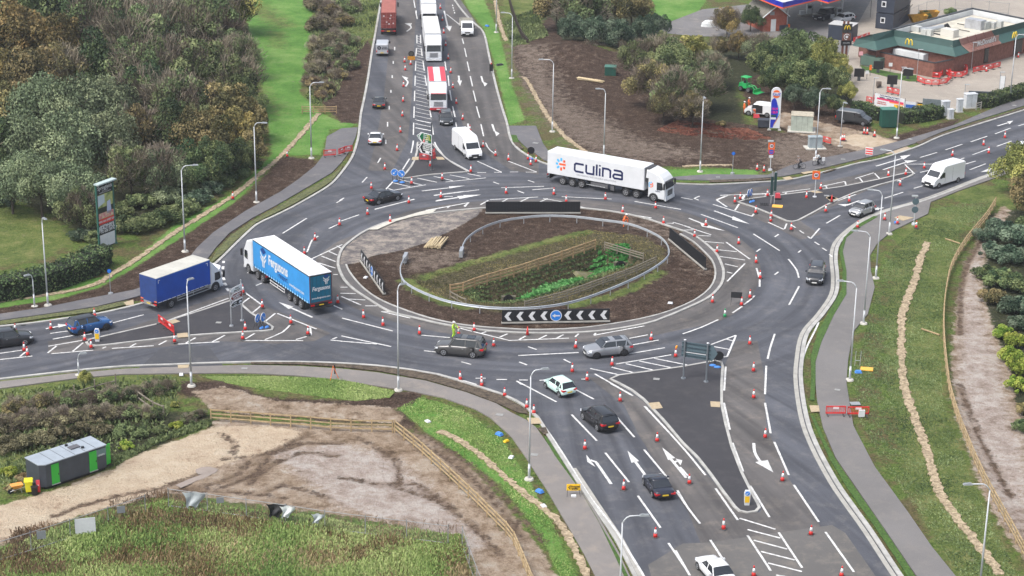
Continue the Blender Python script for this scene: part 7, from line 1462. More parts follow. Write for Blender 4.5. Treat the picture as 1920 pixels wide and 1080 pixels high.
def crown_mesh(name, seed, n=6500, style='leaf', leaf=.17, flat=1.0, K=46):
    """unit crown: radius 1, height about 1.25, centred at origin, made of leaf clumps"""
    rs = np.random.RandomState(seed); d = nrm(rs.normal(size=(K, 3))); d[:, 2] = np.abs(d[:, 2])*1.15-.25
    lob = 1+.22*np.sin(3*np.arctan2(d[:, 1], d[:, 0])+seed)+rs.uniform(-.16, .16, K); rad = rs.uniform(.45, .92, K)*lob; cc = d*rad[:, None]*np.array([1, 1, .85*flat]); cr = rs.uniform(.14, .40, K)*(1.25-.35*rad)
    i = rs.choice(K, n, p=cr**2/np.sum(cr**2)); dd = rs.normal(size=(n, 3)); dd[:, 2] += .35; dd = nrm(dd); pos = cc[i]+dd*(cr[i]*rs.uniform(.55, 1.12, n)**.6)[:, None]
    tone = np.clip(.52+.24*rs.normal(size=K)[i]+.12*rs.normal(size=n), 0, 1)
    if style == 'twig':
        out = nrm(pos+np.array([0, 0, .6])+rs.normal(size=(n, 3))*.45); U = out*(rs.uniform(.06, .17, n))[:, None]; V = nrm(np.cross(out, rs.normal(size=(n, 3))))*.006
    else:
        nr = nrm(dd+rs.normal(size=(n, 3))*.7); U = nrm(np.cross(nr, rs.normal(size=(n, 3)))); V = np.cross(nr, U); s = leaf*.2*rs.uniform(.5, 1.35, n); U = U*s[:, None]; V = V*(s*rs.uniform(.5, 1, n))[:, None]
    return quads_mesh(name, pos, U, V, tone)
LEAFM = [crown_mesh('crown', s, 14000, K=38, leaf=.125) for s in range(5)]; FINEM = [crown_mesh('crown', 20+s, 14000, leaf=.10) for s in range(3)]
TWIGM = [crown_mesh('bare_branches', 40+s, 3200, 'twig') for s in range(3)]; BUSHM = [crown_mesh('foliage', 60+s, 4200, leaf=.22, flat=.8, K=26) for s in range(4)]
TWB = [crown_mesh('twigs', 80+s, 3500, 'twig', K=30) for s in range(2)]
def trunk_mesh(seed):
    rs = random.Random(seed); mb = MB(); mb.tube([(0, 0, -1.0), (.01, 0, -.6), (.0, .02, -.2), (.02, 0, .25)], [.055, .042, .032, .012], 7)
    for k in range(7):
        a = k*.9+rs.uniform(-.3, .3); z = rs.uniform(-.5, .0); L_ = rs.uniform(.5, .8); mb.tube([(0, 0, z), (math.cos(a)*L_*.45, math.sin(a)*L_*.45, z+L_*.4), (math.cos(a)*L_, math.sin(a)*L_, z+L_*.75)], [.022, .014, .004], 5)
    me = bpy.data.meshes.new('trunk'); me.from_pydata(mb.v, [], mb.f); me.materials.append(bark); return me
TRK = [trunk_mesh(s) for s in range(4)]
tc = 0
def plant(me, m, par, name, sc=1):
    o = bpy.data.objects.new(name, me); COL.objects.link(o); o.parent = par
    if not me.materials: me.materials.append(m)
    o.material_slots[0].link = 'OBJECT'; o.material_slots[0].material = m; o.scale = (sc,)*3; return o
def tree(cx, cy, rp, kind, label, group, hz_=1.25, twig=0, low=False):
    """crown centred on pixel (cx,cy) with pixel radius rp"""
    global tc; tc += 1
    g0 = G(cx, cy, 5); dist = (Vector((g0.x, g0.y, 5))-Vector((0, 0, CH))).length; r = rp*1.15*dist/FPX; zc = min(r*1.05, 8.5) if not low else r*.75
    g = G(cx, cy, zc); t = thing('tree', label, 'tree', (g.x, g.y, zc), random.uniform(0, 6.28), group); t.scale = (r, r, r*hz_)
    c_ = LEAFM if kind != 'willow' else FINEM; plant(c_[tc % len(c_)], LM['olive' if kind == 'twig' else kind], t, 'crown')
    if twig or kind == 'twig': plant(TWIGM[tc % 3], LM['twig'], t, 'bare_branches', 1.06)
    tr = plant(TRK[tc % 4], bark, t, 'trunk'); tr.scale = (1, 1, max(1, zc/(r*hz_)))
    return t
KN = dict(dark='dark green', olive='olive green', willow='grey-green', orange='orange-brown', rust='brown and green', yellow='yellow-green', twig='half-bare brown', blue='blue-green')
def row(where, items, group, **kw):
    n = {}; items = sorted(items, key=lambda q: q[0])
    for it in items: n[it[3]] = n.get(it[3], 0)+1
    cnt_ = {}
    for it in items:
        k = it[3]; cnt_[k] = cnt_.get(k, 0)+1; o = '' if n[k] == 1 else ', %s from the left' % ORD[cnt_[k]-1]
        tree(it[0], it[1], it[2], k, '%s tree %s%s' % (KN[k], where, o), group, twig=(len(it) > 4), **kw)
GW = 'trees of the roadside wood'
row('in the back row of the wood', [(-30, 0, 60, 'olive'), (35, -12, 62, 'olive'), (105, 5, 62, 'dark'), (175, -5, 60, 'willow'), (245, 5, 60, 'olive', 1), (310, -5, 58, 'olive', 1), (375, 0, 58, 'twig'), (432, 15, 42, 'yellow', 1)], GW)
row('in the second row of the wood', [(-20, 95, 52, 'orange'), (45, 85, 58, 'orange'), (112, 98, 50, 'orange'), (178, 62, 58, 'dark', 1), (240, 82, 55, 'olive', 1), (300, 62, 58, 'willow', 1), (358, 70, 55, 'twig'), (412, 68, 46, 'olive', 1), (445, 108, 36, 'olive', 1)], GW)
row('in the third row of the wood', [(5, 150, 48, 'orange'), (60, 158, 52, 'rust'), (125, 150, 50, 'rust', 1), (190, 140, 55, 'dark'), (255, 145, 55, 'olive', 1), (318, 138, 54, 'olive', 1), (380, 140, 52, 'twig'), (435, 160, 42, 'olive', 1), (462, 190, 30, 'olive')], GW)
row('in the fourth row of the wood', [(10, 225, 50, 'rust'), (75, 215, 58, 'willow'), (140, 215, 62, 'willow'), (205, 205, 56, 'willow'), (265, 195, 52, 'dark', 1), (325, 200, 52, 'olive', 1), (375, 215, 45, 'olive', 1), (430, 215, 48, 'rust'), (474, 232, 24, 'orange')], GW)
row('in the fifth row of the wood', [(0, 290, 55, 'dark', 1), (55, 285, 60, 'willow'), (125, 280, 64, 'willow'), (200, 265, 58, 'willow'), (262, 260, 48, 'rust', 1), (318, 255, 50, 'dark'), (372, 262, 48, 'rust'), (425, 262, 46, 'orange'), (468, 278, 32, 'rust')], GW)
row('at the front edge of the wood', [(20, 345, 48, 'willow'), (75, 350, 50, 'willow'), (130, 352, 48, 'willow'), (150, 398, 34, 'olive', 1), (245, 325, 42, 'olive', 1), (300, 322, 42, 'willow', 1), (350, 318, 38, 'dark'), (400, 305, 38, 'dark'), (440, 300, 32, 'dark')], GW)
GR = 'trees in the scrub beside the filling station'
row('in the clump right of the north road', [(1045, 8, 42, 'rust'), (1090, 12, 45, 'olive', 1), (1140, 0, 46, 'dark'), (1185, 18, 40, 'rust'), (1230, 48, 22, 'blue'), (1075, 58, 28, 'blue'), (1115, 62, 30, 'blue'), (1160, 66, 28, 'blue'), (1205, 60, 26, 'blue')], GR, hz_=1.1)
row('in the scrub left of the filling station', [(1195, 112, 34, 'olive', 1), (1238, 105, 36, 'olive', 1), (1300, 96, 28, 'yellow'), (1265, 120, 40, 'olive'), (1335, 130, 32, 'willow', 1), (1220, 158, 38, 'rust', 1), (1268, 172, 42, 'twig'), (1318, 166, 36, 'twig'), (1245, 200, 28, 'rust', 1), (1300, 205, 28, 'rust', 1)], GR, hz_=1.1)
row('before the filling station shop', [(1364, 42, 24, 'orange', 1), (1408, 36, 20, 'dark'), (1386, 86, 22, 'orange', 1), (1350, 88, 18, 'rust', 1)], GR, hz_=1.2)
row('right of the green loader', [(1428, 92, 28, 'willow', 1), (1442, 118, 34, 'dark'), (1478, 100, 38, 'olive'), (1515, 95, 34, 'olive'), (1545, 108, 32, 'yellow'), (1446, 152, 24, 'dark'), (1475, 148, 36, 'dark'), (1515, 150, 36, 'dark'), (1553, 150, 30, 'olive'), (1578, 135, 22, 'yellow'), (1588, 175, 18, 'yellow'), (1490, 180, 22, 'blue'), (1530, 190, 22, 'blue'), (1565, 195, 18, 'dark')], GR, hz_=1.1)
tree(1918, 318, 42, 'yellow', 'yellow-green autumn tree cut by the right edge above the timber fence', GR, hz_=1.2); tree(1930, 365, 34, 'rust', 'brown and green tree at the right edge just below the autumn tree', GR)
def bush(cx, cy, rp, kind, label, group, tw=False, fl=.8, name='bush'):
    global tc; tc += 1
    g0 = G(cx, cy, .6); dist = (Vector((g0.x, g0.y, 5))-Vector((0, 0, CH))).length; r = rp*dist/FPX; g = G(cx, cy, r*.45)
    t = thing(name, label, 'bush', (g.x, g.y, r*.42*fl/.8), random.uniform(0, 6.28), group); t.scale = (r, r, r*fl); plant(BUSHM[tc % 4], LM[kind], t, 'foliage')
    if tw: plant(TWB[tc % 2], LM['twig'], t, 'twigs', 1.05)
def brow(where, items, group, k_=1, **kw):
    for k, it in enumerate(sorted(items, key=lambda q: q[0])): bush(it[0], it[1], it[2]*k_, it[3], '%s bush %s, %s from the left' % (dict(KN, bramble='brown bramble', lime='lime green', straw='straw coloured').get(it[3]), where, ORD[k]), group, **kw)
brow('left of the north road, upper strip', [(592, 8, 20, 'bramble'), (600, 45, 22, 'bramble'), (618, 20, 22, 'rust'), (640, 38, 20, 'rust'), (660, 12, 18, 'olive'), (595, 85, 20, 'bramble')], 'scrub by the north road', tw=True, k_=1.2)
brow('left of the north road, lower strip', [(586, 152, 16, 'straw'), (590, 128, 18, 'bramble'), (600, 110, 20, 'bramble'), (612, 165, 18, 'rust'), (622, 72, 20, 'bramble'), (630, 95, 22, 'dark'), (650, 118, 18, 'dark'), (655, 75, 18, 'olive'), (602, 178, 12, 'straw'), (635, 140, 16, 'rust')], 'scrub by the north road', tw=True, k_=1.2)
brow('along the foot of the wood', [(232, 420, 30, 'dark'), (262, 422, 30, 'olive'), (290, 412, 30, 'dark'), (318, 402, 30, 'dark'), (345, 388, 28, 'olive'), (370, 370, 28, 'blue'), (394, 352, 26, 'blue'), (420, 338, 26, 'dark'), (446, 322, 24, 'dark'), (468, 304, 22, 'dark'), (486, 282, 18, 'rust'), (262, 378, 30, 'olive'), (312, 366, 30, 'willow'), (352, 352, 28, 'olive'), (385, 330, 26, 'dark')], 'bushes along the wood edge')
brow('behind the clipped lawn hedge', [(12, 378, 22, 'blue'), (150, 440, 22, 'blue'), (172, 442, 20, 'olive'), (190, 466, 14, 'olive'), (165, 470, 16, 'olive'), (225, 395, 26, 'olive')], 'bushes along the wood edge')
brow('in the right-hand thicket, upper row', [(1850, 440, 22, 'blue'), (1872, 425, 26, 'blue'), (1900, 440, 30, 'blue'), (1925, 425, 28, 'dark'), (1860, 470, 24, 'blue'), (1890, 478, 28, 'blue'), (1920, 480, 28, 'blue')], 'thicket right of the muddy track', k_=1.15)
brow('in the right-hand thicket, lower row', [(1848, 510, 22, 'dark'), (1872, 522, 28, 'dark'), (1905, 530, 28, 'dark'), (1862, 555, 24, 'rust'), (1895, 572, 26, 'blue'), (1925, 570, 26, 'blue'), (1908, 605, 22, 'blue')], 'thicket right of the muddy track', k_=1.15)
brow('right of the muddy track below the thicket', [(1880, 625, 18, 'lime'), (1905, 640, 20, 'lime'), (1895, 668, 20, 'lime'), (1915, 690, 24, 'lime'), (1912, 725, 22, 'lime'), (1915, 800, 16, 'dark'), (1918, 768, 16, 'rust')], 'thicket right of the muddy track', fl=1.0, k_=1.15)
GB = 'brambles behind the site cabin'
brow('behind the site cabin, back row', [(30, 762, 26, 'rust'), (80, 752, 24, 'rust'), (128, 748, 24, 'olive'), (170, 745, 24, 'olive'), (212, 740, 26, 'dark'), (250, 736, 24, 'dark'), (282, 728, 22, 'dark'), (312, 722, 18, 'olive')], GB, tw=True)
brow('behind the site cabin, middle row', [(5, 795, 30, 'bramble'), (45, 790, 30, 'bramble'), (88, 785, 28, 'bramble'), (130, 782, 28, 'bramble'), (170, 778, 28, 'bramble'), (208, 775, 26, 'bramble'), (245, 772, 24, 'olive'), (282, 775, 22, 'dark'), (350, 785, 18, 'dark'), (375, 775, 14, 'olive')], GB, tw=True)
brow('close behind the site cabin', [(10, 835, 28, 'bramble'), (40, 828, 28, 'bramble'), (78, 822, 26, 'bramble'), (110, 812, 24, 'bramble'), (150, 805, 24, 'bramble'), (190, 805, 22, 'bramble'), (230, 808, 20, 'olive'), (262, 812, 18, 'olive'), (235, 835, 16, 'lime'), (300, 805, 16, 'olive'), (330, 798, 14, 'lime'), (15, 885, 18, 'lime'), (42, 895, 14, 'straw'), (20, 915, 12, 'straw')], GB)
bush(45, 772, 12, 'orange', 'small orange bush among the brambles near the left edge', GB); bush(327, 758, 10, 'yellow', 'bright yellow bush beside the half-buried fence', GB); bush(160, 712, 13, 'yellow', 'light yellow-green shrub at the verge below the short grey post', GB, fl=1.5)
bush(1352, 232, 10, 'rust', 'low brown shrub on the bare soil left of the generator box', GR); bush(1108, 90, 24, 'twig', 'round leafless brown bush beside the soil mound', GR, tw=True)
brow('on the restaurant bank', [(1700, 55, 10, 'dark'), (1735, 28, 14, 'dark'), (1780, 22, 14, 'dark')], GR)
# hedges: solid core with a skin of leaves
def hedge(label, pts, w_, h, kind='dark', dens=45, base='01'):
    q = resamp(pts, .8); o = q[0]; t = thing('hedge', label, 'hedge', (o.x, o.y, 0)); mb = MB(); qq = [p-o for p in q]
    l = offs(qq, w_/2-.12); r = offs(qq, -w_/2+.12); rings = [[(b.x, b.y, 0), (b.x, b.y, h-.15), (a.x, a.y, h-.15), (a.x, a.y, 0)] for a, b in zip(l, r)]; mb.loft(rings); mb.build('hedge_core', mat('hedge_core', (.012, .018, .008), .95), t)
    L_ = sum((b-a).length for a, b in zip(q, q[1:])); n = int(L_*(w_+2*h)*dens); rs = np.random.RandomState(len(q)); i = rs.randint(0, len(q)-1, n); f = rs.rand(n); A_ = np.array([p[:] for p in qq]); d = A_[i+1]-A_[i]; c = A_[i]+d*f[:, None]; d = nrm(d); nn = np.stack([-d[:, 1], d[:, 0], 0*f], 1)
    s = rs.rand(n)*(w_+2*h); wob = .10*np.sin(c[:, 0]*2.1)+.08*np.sin(c[:, 1]*3.3+c[:, 0]); off = np.where(s < h, -w_/2, np.where(s > h+w_, w_/2, s-h-w_/2)); z = np.where(s < h, s, np.where(s > h+w_, 2*h+w_-s, h))+rs.normal(size=n)*.07; pos = c+nn*(off+rs.normal(size=n)*.07)[:, None]+np.stack([0*f, 0*f, z+wob*(z > .6*h)], 1)
    u = nrm(rs.normal(size=(n, 3))); v_ = nrm(np.cross(u, rs.normal(size=(n, 3)))); sz = rs.uniform(.05, .13, n)[:, None]
    tone = np.clip(.45+.18*rs.normal(size=n)+.15*np.sin(pos[:, 0]*1.3+pos[:, 1]), 0, 1); plant(quads_mesh('foliage', pos, u*sz, v_*sz*.7, tone), LM[kind], t, 'foliage')
hedge('clipped dark hedge curving round the lawn at the left edge', crom(P("F: -60,572 0,560 66,548 133,527 175,508 192,492"), 1), 2.6, 2.3, 'dark', 34)
hedge('clipped hedge behind the dark green cabinet, beside the parked grey van', P("C: 0,540 150,580 320,640"), 1.6, 1.6, 'dark')
hedge('rounded clipped hedge right of the dark green cabinet', crom(P("C: 510,660 700,640 850,615 945,590"), 1), 2.4, 1.7, 'dark')
hedge('long clipped hedge between the car park and the east road footpath', P("C: 1400,480 1500,478 1650,430 1920,350 2300,240"), 2.2, 1.5, 'dark')
# grass and weeds as one mass each
def tufts(name, regions, n, m, hmin, hmax, wd=.035, lab=None, seed=5, clump=1.6, tonef=None, rag_=.5, zr=0):
    rs = np.random.RandomState(seed); pos = []
    for s in regions:
        pl = P(s, zr); X0, X1 = min(p.x for p in pl), max(p.x for p in pl); Y0, Y1 = min(p.y for p in pl), max(p.y for p in pl); k = int(n/len(regions)); X = rs.uniform(X0, X1, k*3); Y = rs.uniform(Y0, Y1, k*3)
        ok = inside(X, Y, pl) & (vnoise(X, Y, clump, seed) > rag_*rs.rand(k*3)); pos.append(np.stack([X[ok][:k], Y[ok][:k]], 1))
    p2 = np.concatenate(pos); n = len(p2); zg = np.array([height(a, b) for a, b in p2]); hh = rs.uniform(hmin, hmax, n)*(.5+vnoise(p2[:, 0], p2[:, 1], 3, seed+1)); lean = np.stack([rs.normal(size=n)*.45+.25*np.sin(p2[:, 1]*.6), rs.normal(size=n)*.35, np.ones(n)], 1); lean = nrm(lean)
    V = lean*(hh/2)[:, None]; a = rs.uniform(-1, 1, n)*.9; U = np.stack([np.cos(a), np.sin(a), 0*a], 1)*(rs.uniform(.6, 1.8, n)*wd)[:, None]; C_ = np.stack([p2[:, 0], p2[:, 1], zg], 1)+V
    tone = np.clip(.15+.75*vnoise(p2[:, 0], p2[:, 1], 4.5, seed+2)+.16*rs.normal(size=n), 0, 1); me = quads_mesh(name, C_, U, V, tone); me.materials.append(m); o = bpy.data.objects.new(name, me); COL.objects.link(o); return tag(o, kind='stuff')
FIELD = "F: -60,1062 0,1035 150,985 320,942 640,985 868,1010 885,1090 895,1160 -60,1160"
tufts('long_grass', [FIELD], 110000, LM['grass'], .15, .50, .026, seed=5, clump=1.3)
tufts('dry_stalks', [FIELD], 40000, LM['straw'], .2, .6, .02, seed=8, clump=3.5, rag_=1.3)
tufts('rust_stalks', ["F: 0,1020 150,975 300,925 420,950 640,968 860,985 868,1010 760,1015 640,1000 520,1000 420,970 330,950 250,975 120,1010 20,1050", "F: 20,1000 110,975 130,1080 20,1080", "F: 200,940 300,925 430,950 440,1000 300,990 230,990"], 7000, LM['rustgrass'], .15, .5, .018, seed=11, clump=2, rag_=.9)
tufts('verge_grass', ["F: 380,706 500,706 640,712 740,735 730,748 660,752 560,738 430,720", "F: 745,765 790,745 870,770 940,820 990,900 1040,990 1085,1090 1060,1100 1010,1000 940,910 860,850 800,810"], 50000, LM['grass'], .03, .12, .03, seed=14, clump=.8)
tufts('verge_grass', ["F: 1640,560 1660,480 1760,390 1850,372 1862,380 1800,460 1770,560 1760,640 1770,760 1830,920 1910,1080 1800,1080 1720,960 1650,860 1612,790 1600,700"], 60000, LM['olive'], .03, .11, .03, seed=15, clump=.9)
tufts('rough_grass', ["F: 0,735 330,705 340,735 300,800 220,860 0,930", "F: 590,0 712,0 700,60 660,120 630,180 600,200 575,190", "F: 945,40 1000,20 1030,70 960,95", "F: 205,860 400,785 395,800 300,830 215,875"], 16000, LM['olive'], .15, .5, .05, seed=16)
tufts('ditch_plants', ["11: 920,650 1010,600 1150,530 1330,490 1360,520 1250,570 1100,640", "11: 1380,450 1450,400 1600,395 1610,440 1480,485 1400,500"], 14000, LM['lush'], .25, .65, .08, zr=-1.7, seed=18, clump=.7)
tufts('ditch_plants', ["11: 620,590 900,510 1200,430 1440,340 1560,370 1700,400 1500,500 1200,600 960,665 760,640"], 11000, LM['dark'], .1, .3, .05, zr=-.8, seed=19, clump=.9)
tufts('bank_grass', ["11: 390,470 560,440 1000,330 1400,215 1700,250 1830,330 1800,420 1500,560 1200,640 900,680 700,650 480,580"], 20000, LM['rust'], .04, .12, .03, seed=20, clump=.9, rag_=1.1)
tufts('fallen_leaves', ["F: 1270,225 1330,232 1400,240 1450,262 1380,262 1300,255 1230,245"], 5000, leaf_mat('red_leaf_litter', (.05, .02, .012), (.14, .05, .035), (.25, .12, .08)), .03, .1, .10, seed=21)
# culvert mouths in the ditch
for s, lab in (("11: 940,640", 'dark culvert mouth with pale stone head at the near left of the ditch'), ("11: 1570,430", 'dark round culvert mouth at the right end of the ditch')):
    g = P(s, -1.2)[0]; t = thing('culvert', lab, 'culvert', (g.x, g.y, height(g.x, g.y)+.1)); mb = MB(); mb.box((0, .3, .35), (1.5, .4, .8), .1); mb.build('headwall', mat('mossy_stone', (.11, .10, .07), .9, noise=.3, scale=2), t); mb = MB(); mb.cyl((0, .0, .40), (0, .12, .40), .55, n=18); mb.build('opening', mat('pipe_black', (.004, .004, .004), .9), t)
for s, d, lab in (("11: 1385,430", (3.2, 1.6, .35), 'mossy sloping concrete slab in the ditch'), ("11: 1310,465", (1.4, .9, .4), 'broken stone slab left of the mossy slab'), ("11: 860,628", (2.2, 1.0, .3), 'pale stone slab beside the left culvert')):
    g = P(s, -.9)[0]; mb = MB(); mb.box((0, 0, 0), d, .3, .85); o = mb.build('stone_slab', mat('moss_slab', (.10, .12, .03), .9, col2=(.20, .17, .12), scale=1.2), loc=(g.x, g.y, height(g.x, g.y)+.25)); o.rotation_euler = (.25, .35, .4); tag(o, lab, 'stone slab')
# water lying in the ruts
wtr = mat('muddy_water', (.27, .22, .18), .25, spec=.6, noise=.06, scale=1)
for s in ("02: 990,570 1080,530 1230,480 1215,497 1110,545 1020,585", "02: 1100,480 1180,465 1230,478 1120,510"):
    pl = P(s); sheet('puddle', [[p+Vector((random.uniform(-.1, .1), random.uniform(-.1, .1), 0)) for p in crom(pl, .5, True)]], .035, wtr)
lot = asphalt('pale_concrete_yard', (.31, .275, .235), .10, seed=12, patch=(.40, .35, .29))
sheet('car_park', [P("F: 1585,118 1592,95 1600,60 1650,-30 2100,-60 2100,110 1990,148 1920,167 1850,188 1760,214 1700,225 1650,215 1600,195 1588,160")], .05, lot)
sheet('forecourt', [P("F: 1200,52 1255,42 1317,18 1480,0 1560,-60 1700,-90 1700,-32 1652,-28 1602,58 1592,95 1584,118 1540,92 1500,70 1440,72 1300,68 1240,62")], .045, asphalt('forecourt_asphalt', (.16, .155, .155), .12, seed=14))
sheet('access_road', [P("F: 1652,-32 1720,-120 2200,-140 2200,-66 2100,-64")], .06, asphalt('pale_road', (.20, .19, .195), .08, seed=15))
sheet('lawn', [P("K: 360,830 560,880 800,930 1090,960 1085,1035 980,1035 800,1000 560,940 400,900")], .12, strip_g, depth=.1)
brick = mat('red_brown_brick', (.155, .062, .045), .85, col2=(.25, .11, .08), scale=2.2); brick2 = mat('orange_red_brick', (.30, .075, .045), .85, col2=(.38, .12, .08), scale=2)
rgreen = mat('green_roof_sheet', (.035, .085, .075), .6, noise=.12, scale=.6); rgreen2 = mat('green_roof_upper', (.025, .065, .058), .6, noise=.1, scale=.6); rwhite = mat('white_parapet', (.62, .64, .64), .6, noise=.08, scale=.8); rdeck = mat('cream_roof_deck', (.50, .47, .39), .8, noise=.18, scale=.7, detail=8); dkg = mat('dark_glazing', (.015, .016, .018), .15)
g0 = P("B: 1150,862")[0]; t = thing('restaurant', 'low brick restaurant with green mansard roof, brown tiled panel and cream roof deck', 'building', (g0.x, g0.y, 0))
def L(s, z): return [p-Vector((g0.x, g0.y, 0)) for p in P(s, z)]
ea = L("B: -10,512 270,568 500,510 1150,640 1310,590 1660,492 2060,383", 3.0)
mi = L("B: 30,440 243,462 458,408 1120,536 1215,508 1580,405 2010,288", 4.0)
to = L("B: 190,388 215,386 458,333 1120,456 1190,440 1545,345 1965,232", 5.0)
for nm, A_, B_, m_ in (('lower_roof', ea, mi, rgreen), ('upper_roof', mi, to, rgreen2)):
    for r_ in ((0, 1, 2, 3), (5,)):
        mb = MB(); [mb.add([A_[i], A_[i+1], B_[i+1], B_[i]], [(0, 1, 2, 3)]) for i in r_]; mb.build(nm, m_, t)
btile = mat('brown_roof_tile', (.30, .15, .12), .7, noise=.12, scale=2); mb = MB(); mb.add([ea[4], ea[5], mi[5], mi[4]], [(0, 1, 2, 3)]); mb.add([mi[4], mi[5], to[5], to[4]], [(0, 1, 2, 3)]); bt_ = mb.build('tiled_panel', btile, t)
mb = MB()
for k in range(5):
    f = k/4; a = ea[4].lerp(ea[5], f); b = mi[4].lerp(mi[5], f); c = to[4].lerp(to[5], f); up_ = Vector((0, -.08, .08)); mb.tube([a+up_, b+up_, c+up_], .07, 5)
for f in (.12, .3, .5, .7, .88):
    for P0, P1, Q0, Q1 in ((ea[4], ea[5], mi[4], mi[5]), (mi[4], mi[5], to[4], to[5])): mb.tube([P0.lerp(Q0, f)+Vector((0, -.04, .04)), P1.lerp(Q1, f)+Vector((0, -.04, .04))], .025, 4)
mb.build('batten', mat('batten_pink', (.34, .19, .16), .7), bt_)
a, b = mi[4].lerp(ea[4], .35), mi[5].lerp(ea[5], .35); xd = (b-a).normalized(); c_ = a.lerp(b, .55)+Vector((xd.y, -xd.x, 0))*.75+Vector((0, 0, .35))
lettering("McDonald's", 1.15, plane_M(c_+Vector((xd.y, -xd.x, 0))*.08, xd, (0, 0, 1)), white, t, 'sign_letters', bold=.03)
mb = MB(); mb.box(tuple(c_), ((b-a).length*.78, .06, .95), math.atan2(xd.y, xd.x)); mb.build('sign_backing', mat('backing_grey', (.30, .18, .15), .6), t)
dk_ = L("B: 560,345 1340,128 1930,245 1120,474", 4.85)
low = [Vector((p.x, p.y, 4.2)) for p in dk_]; mb = MB(); mb.add(low, [tuple(range(len(low)))]); mb.build('roof_deck', rdeck, t)
bk = L("B: 458,333 1340,100 1965,226", 5.0)
for i in range(2):
    a, b = bk[i], bk[i+1]; d = (b-a).normalized(); mb = MB(); c = (a+b)/2; n_ = Vector((d.y, -d.x, 0)); mb.box((c.x, c.y, 5.08), ((b-a).length+.3, .45, .18), math.atan2(d.y, d.x)); mb.build('parapet_cap', mat('cap_dark', (.03, .035, .04), .5, noise=.3, scale=3), t)
    mb = MB(); q = c+n_*.3; mb.box((q.x, q.y, 4.55), ((b-a).length-.3, .12, .88), math.atan2(d.y, d.x)); mb.build('parapet_wall', rwhite, t)
wl = []
ctr = Vector((ea[3].x+6, ea[3].y+8, 0))
for i, p in enumerate(ea[1:]): q = Vector((p.x, p.y+1.0, 0)); wl.append(q)
mb = MB()
for a, b in zip(wl, wl[1:]): mb.quad((a.x, a.y, 0), (b.x, b.y, 0), (b.x, b.y, 3.05), (a.x, a.y, 3.05))
mb.build('brick_wall', brick, t)
mb = MB()
for a, b in zip(ea, ea[1:]): mb.quad((a.x, a.y, 2.98), (b.x, b.y, 2.98), (b.x+.0, b.y+1.3, 2.98), (a.x, a.y+1.3, 2.98))
mb.build('soffit', black, t)
a, b = wl[4], wl[5]; d = (b-a).normalized(); L_ = (b-a).length; rz = math.atan2(d.y, d.x)
def on(a, d, x, off=-.06): n_ = Vector((d.y, -d.x, 0)); q = a+d*x+n_*(-off if off < 0 else off); return q
for x, w_ in ((2.2, 1.1), (L_+1.0, 2.4), (L_+4.2, 2.4), (L_+7.4, 2.4), (L_+10.6, 2.4)): q = on(wl[3], (wl[5]-wl[3]).normalized(), x+3); mb = MB(); mb.box((q.x, q.y, 1.5), (w_, .08, 2.2), rz); w__ = mb.build('window', dkg, t); mb = MB(); mb.box((q.x, q.y-.05, 2.62), (w_+.1, .06, .08), rz); mb.box((q.x, q.y-.05, .40), (w_+.1, .08, .08), rz); mb.build('window_frame', black, w__)
d2 = (wl[2]-wl[1]).normalized(); rz2 = math.atan2(d2.y, d2.x)
# service yard
yw = L("K: 465,815 1290,985", 0); ytop = 2.3
for (a, b) in ((yw[0], yw[1]), (yw[1], yw[1]+Vector((3.4, 2.6, 0))), (yw[0], yw[0]+Vector((-.6, 5.5, 0)))):
    mb = MB(); c = (a+b)/2; mb.box((c.x, c.y, ytop/2), ((b-a).length, .3, ytop), dirz(a, b)); mb.build('yard_wall', brick, t); mb = MB(); mb.box((c.x, c.y, ytop+.04), ((b-a).length+.1, .42, .08), dirz(a, b)); mb.build('coping', mat('cap_dark', ()), t)
q = (yw[0]+yw[1])/2; mb = MB(); mb.box((q.x+2.2, q.y+3.2, 1.35), (5.6, 2.2, 2.3), dirz(yw[0], yw[1])); mb.build('cold_store', rwhite, t); mb = MB(); mb.box((q.x-3.2, q.y+3.5, .9), (3.6, 3.4, 1.5), dirz(yw[0], yw[1])); mb.build('yard_store', mat('yard_green', (.10, .16, .13), .6), t)
def ru(s, d, m, nm, z=4.2): p = L(s, z)[0]; mb = MB(); mb.box((p.x, p.y, z+d[2]/2), d, rz2+.0, .97); return mb.build(nm, m, t)
ug = mat('plant_grey', (.42, .43, .41), .6, noise=.12, scale=1)
for s, d, m_, nm in (("B: 1080,410", (2.4, 1.6, 1.2), mat('plant_cream', (.55, .53, .48), .6), 'air_handling_unit'), ("B: 800,392", (.9, .8, .9), ug, 'condenser'), ("B: 858,400", (.9, .8, 1.0), ug, 'condenser'), ("B: 710,350", (1.6, 1.2, .8), ug, 'extract_box'), ("B: 1370,320", (3.0, 1.6, 1.5), mat('plant_steel', (.40, .41, .43), .4, .3, noise=.15, scale=1), 'air_handling_unit'),
                     ("B: 1480,325", (1.0, 1.4, 1.2), ug, 'extract_box'), ("B: 1565,318", (.9, .8, 1.0), ug, 'condenser'), ("B: 1645,305", (.9, .8, 1.0), ug, 'condenser'), ("B: 950,385", (1.2, .2, .1), black, 'cable_tray'), ("B: 1000,400", (3.6, .2, .15), black, 'cable_tray'), ("B: 1240,345", (2.2, .15, .1), black, 'cable_tray'), ("B: 1230,280", (2.0, .15, .1), black, 'cable_tray')): ru(s, d, m_, nm)
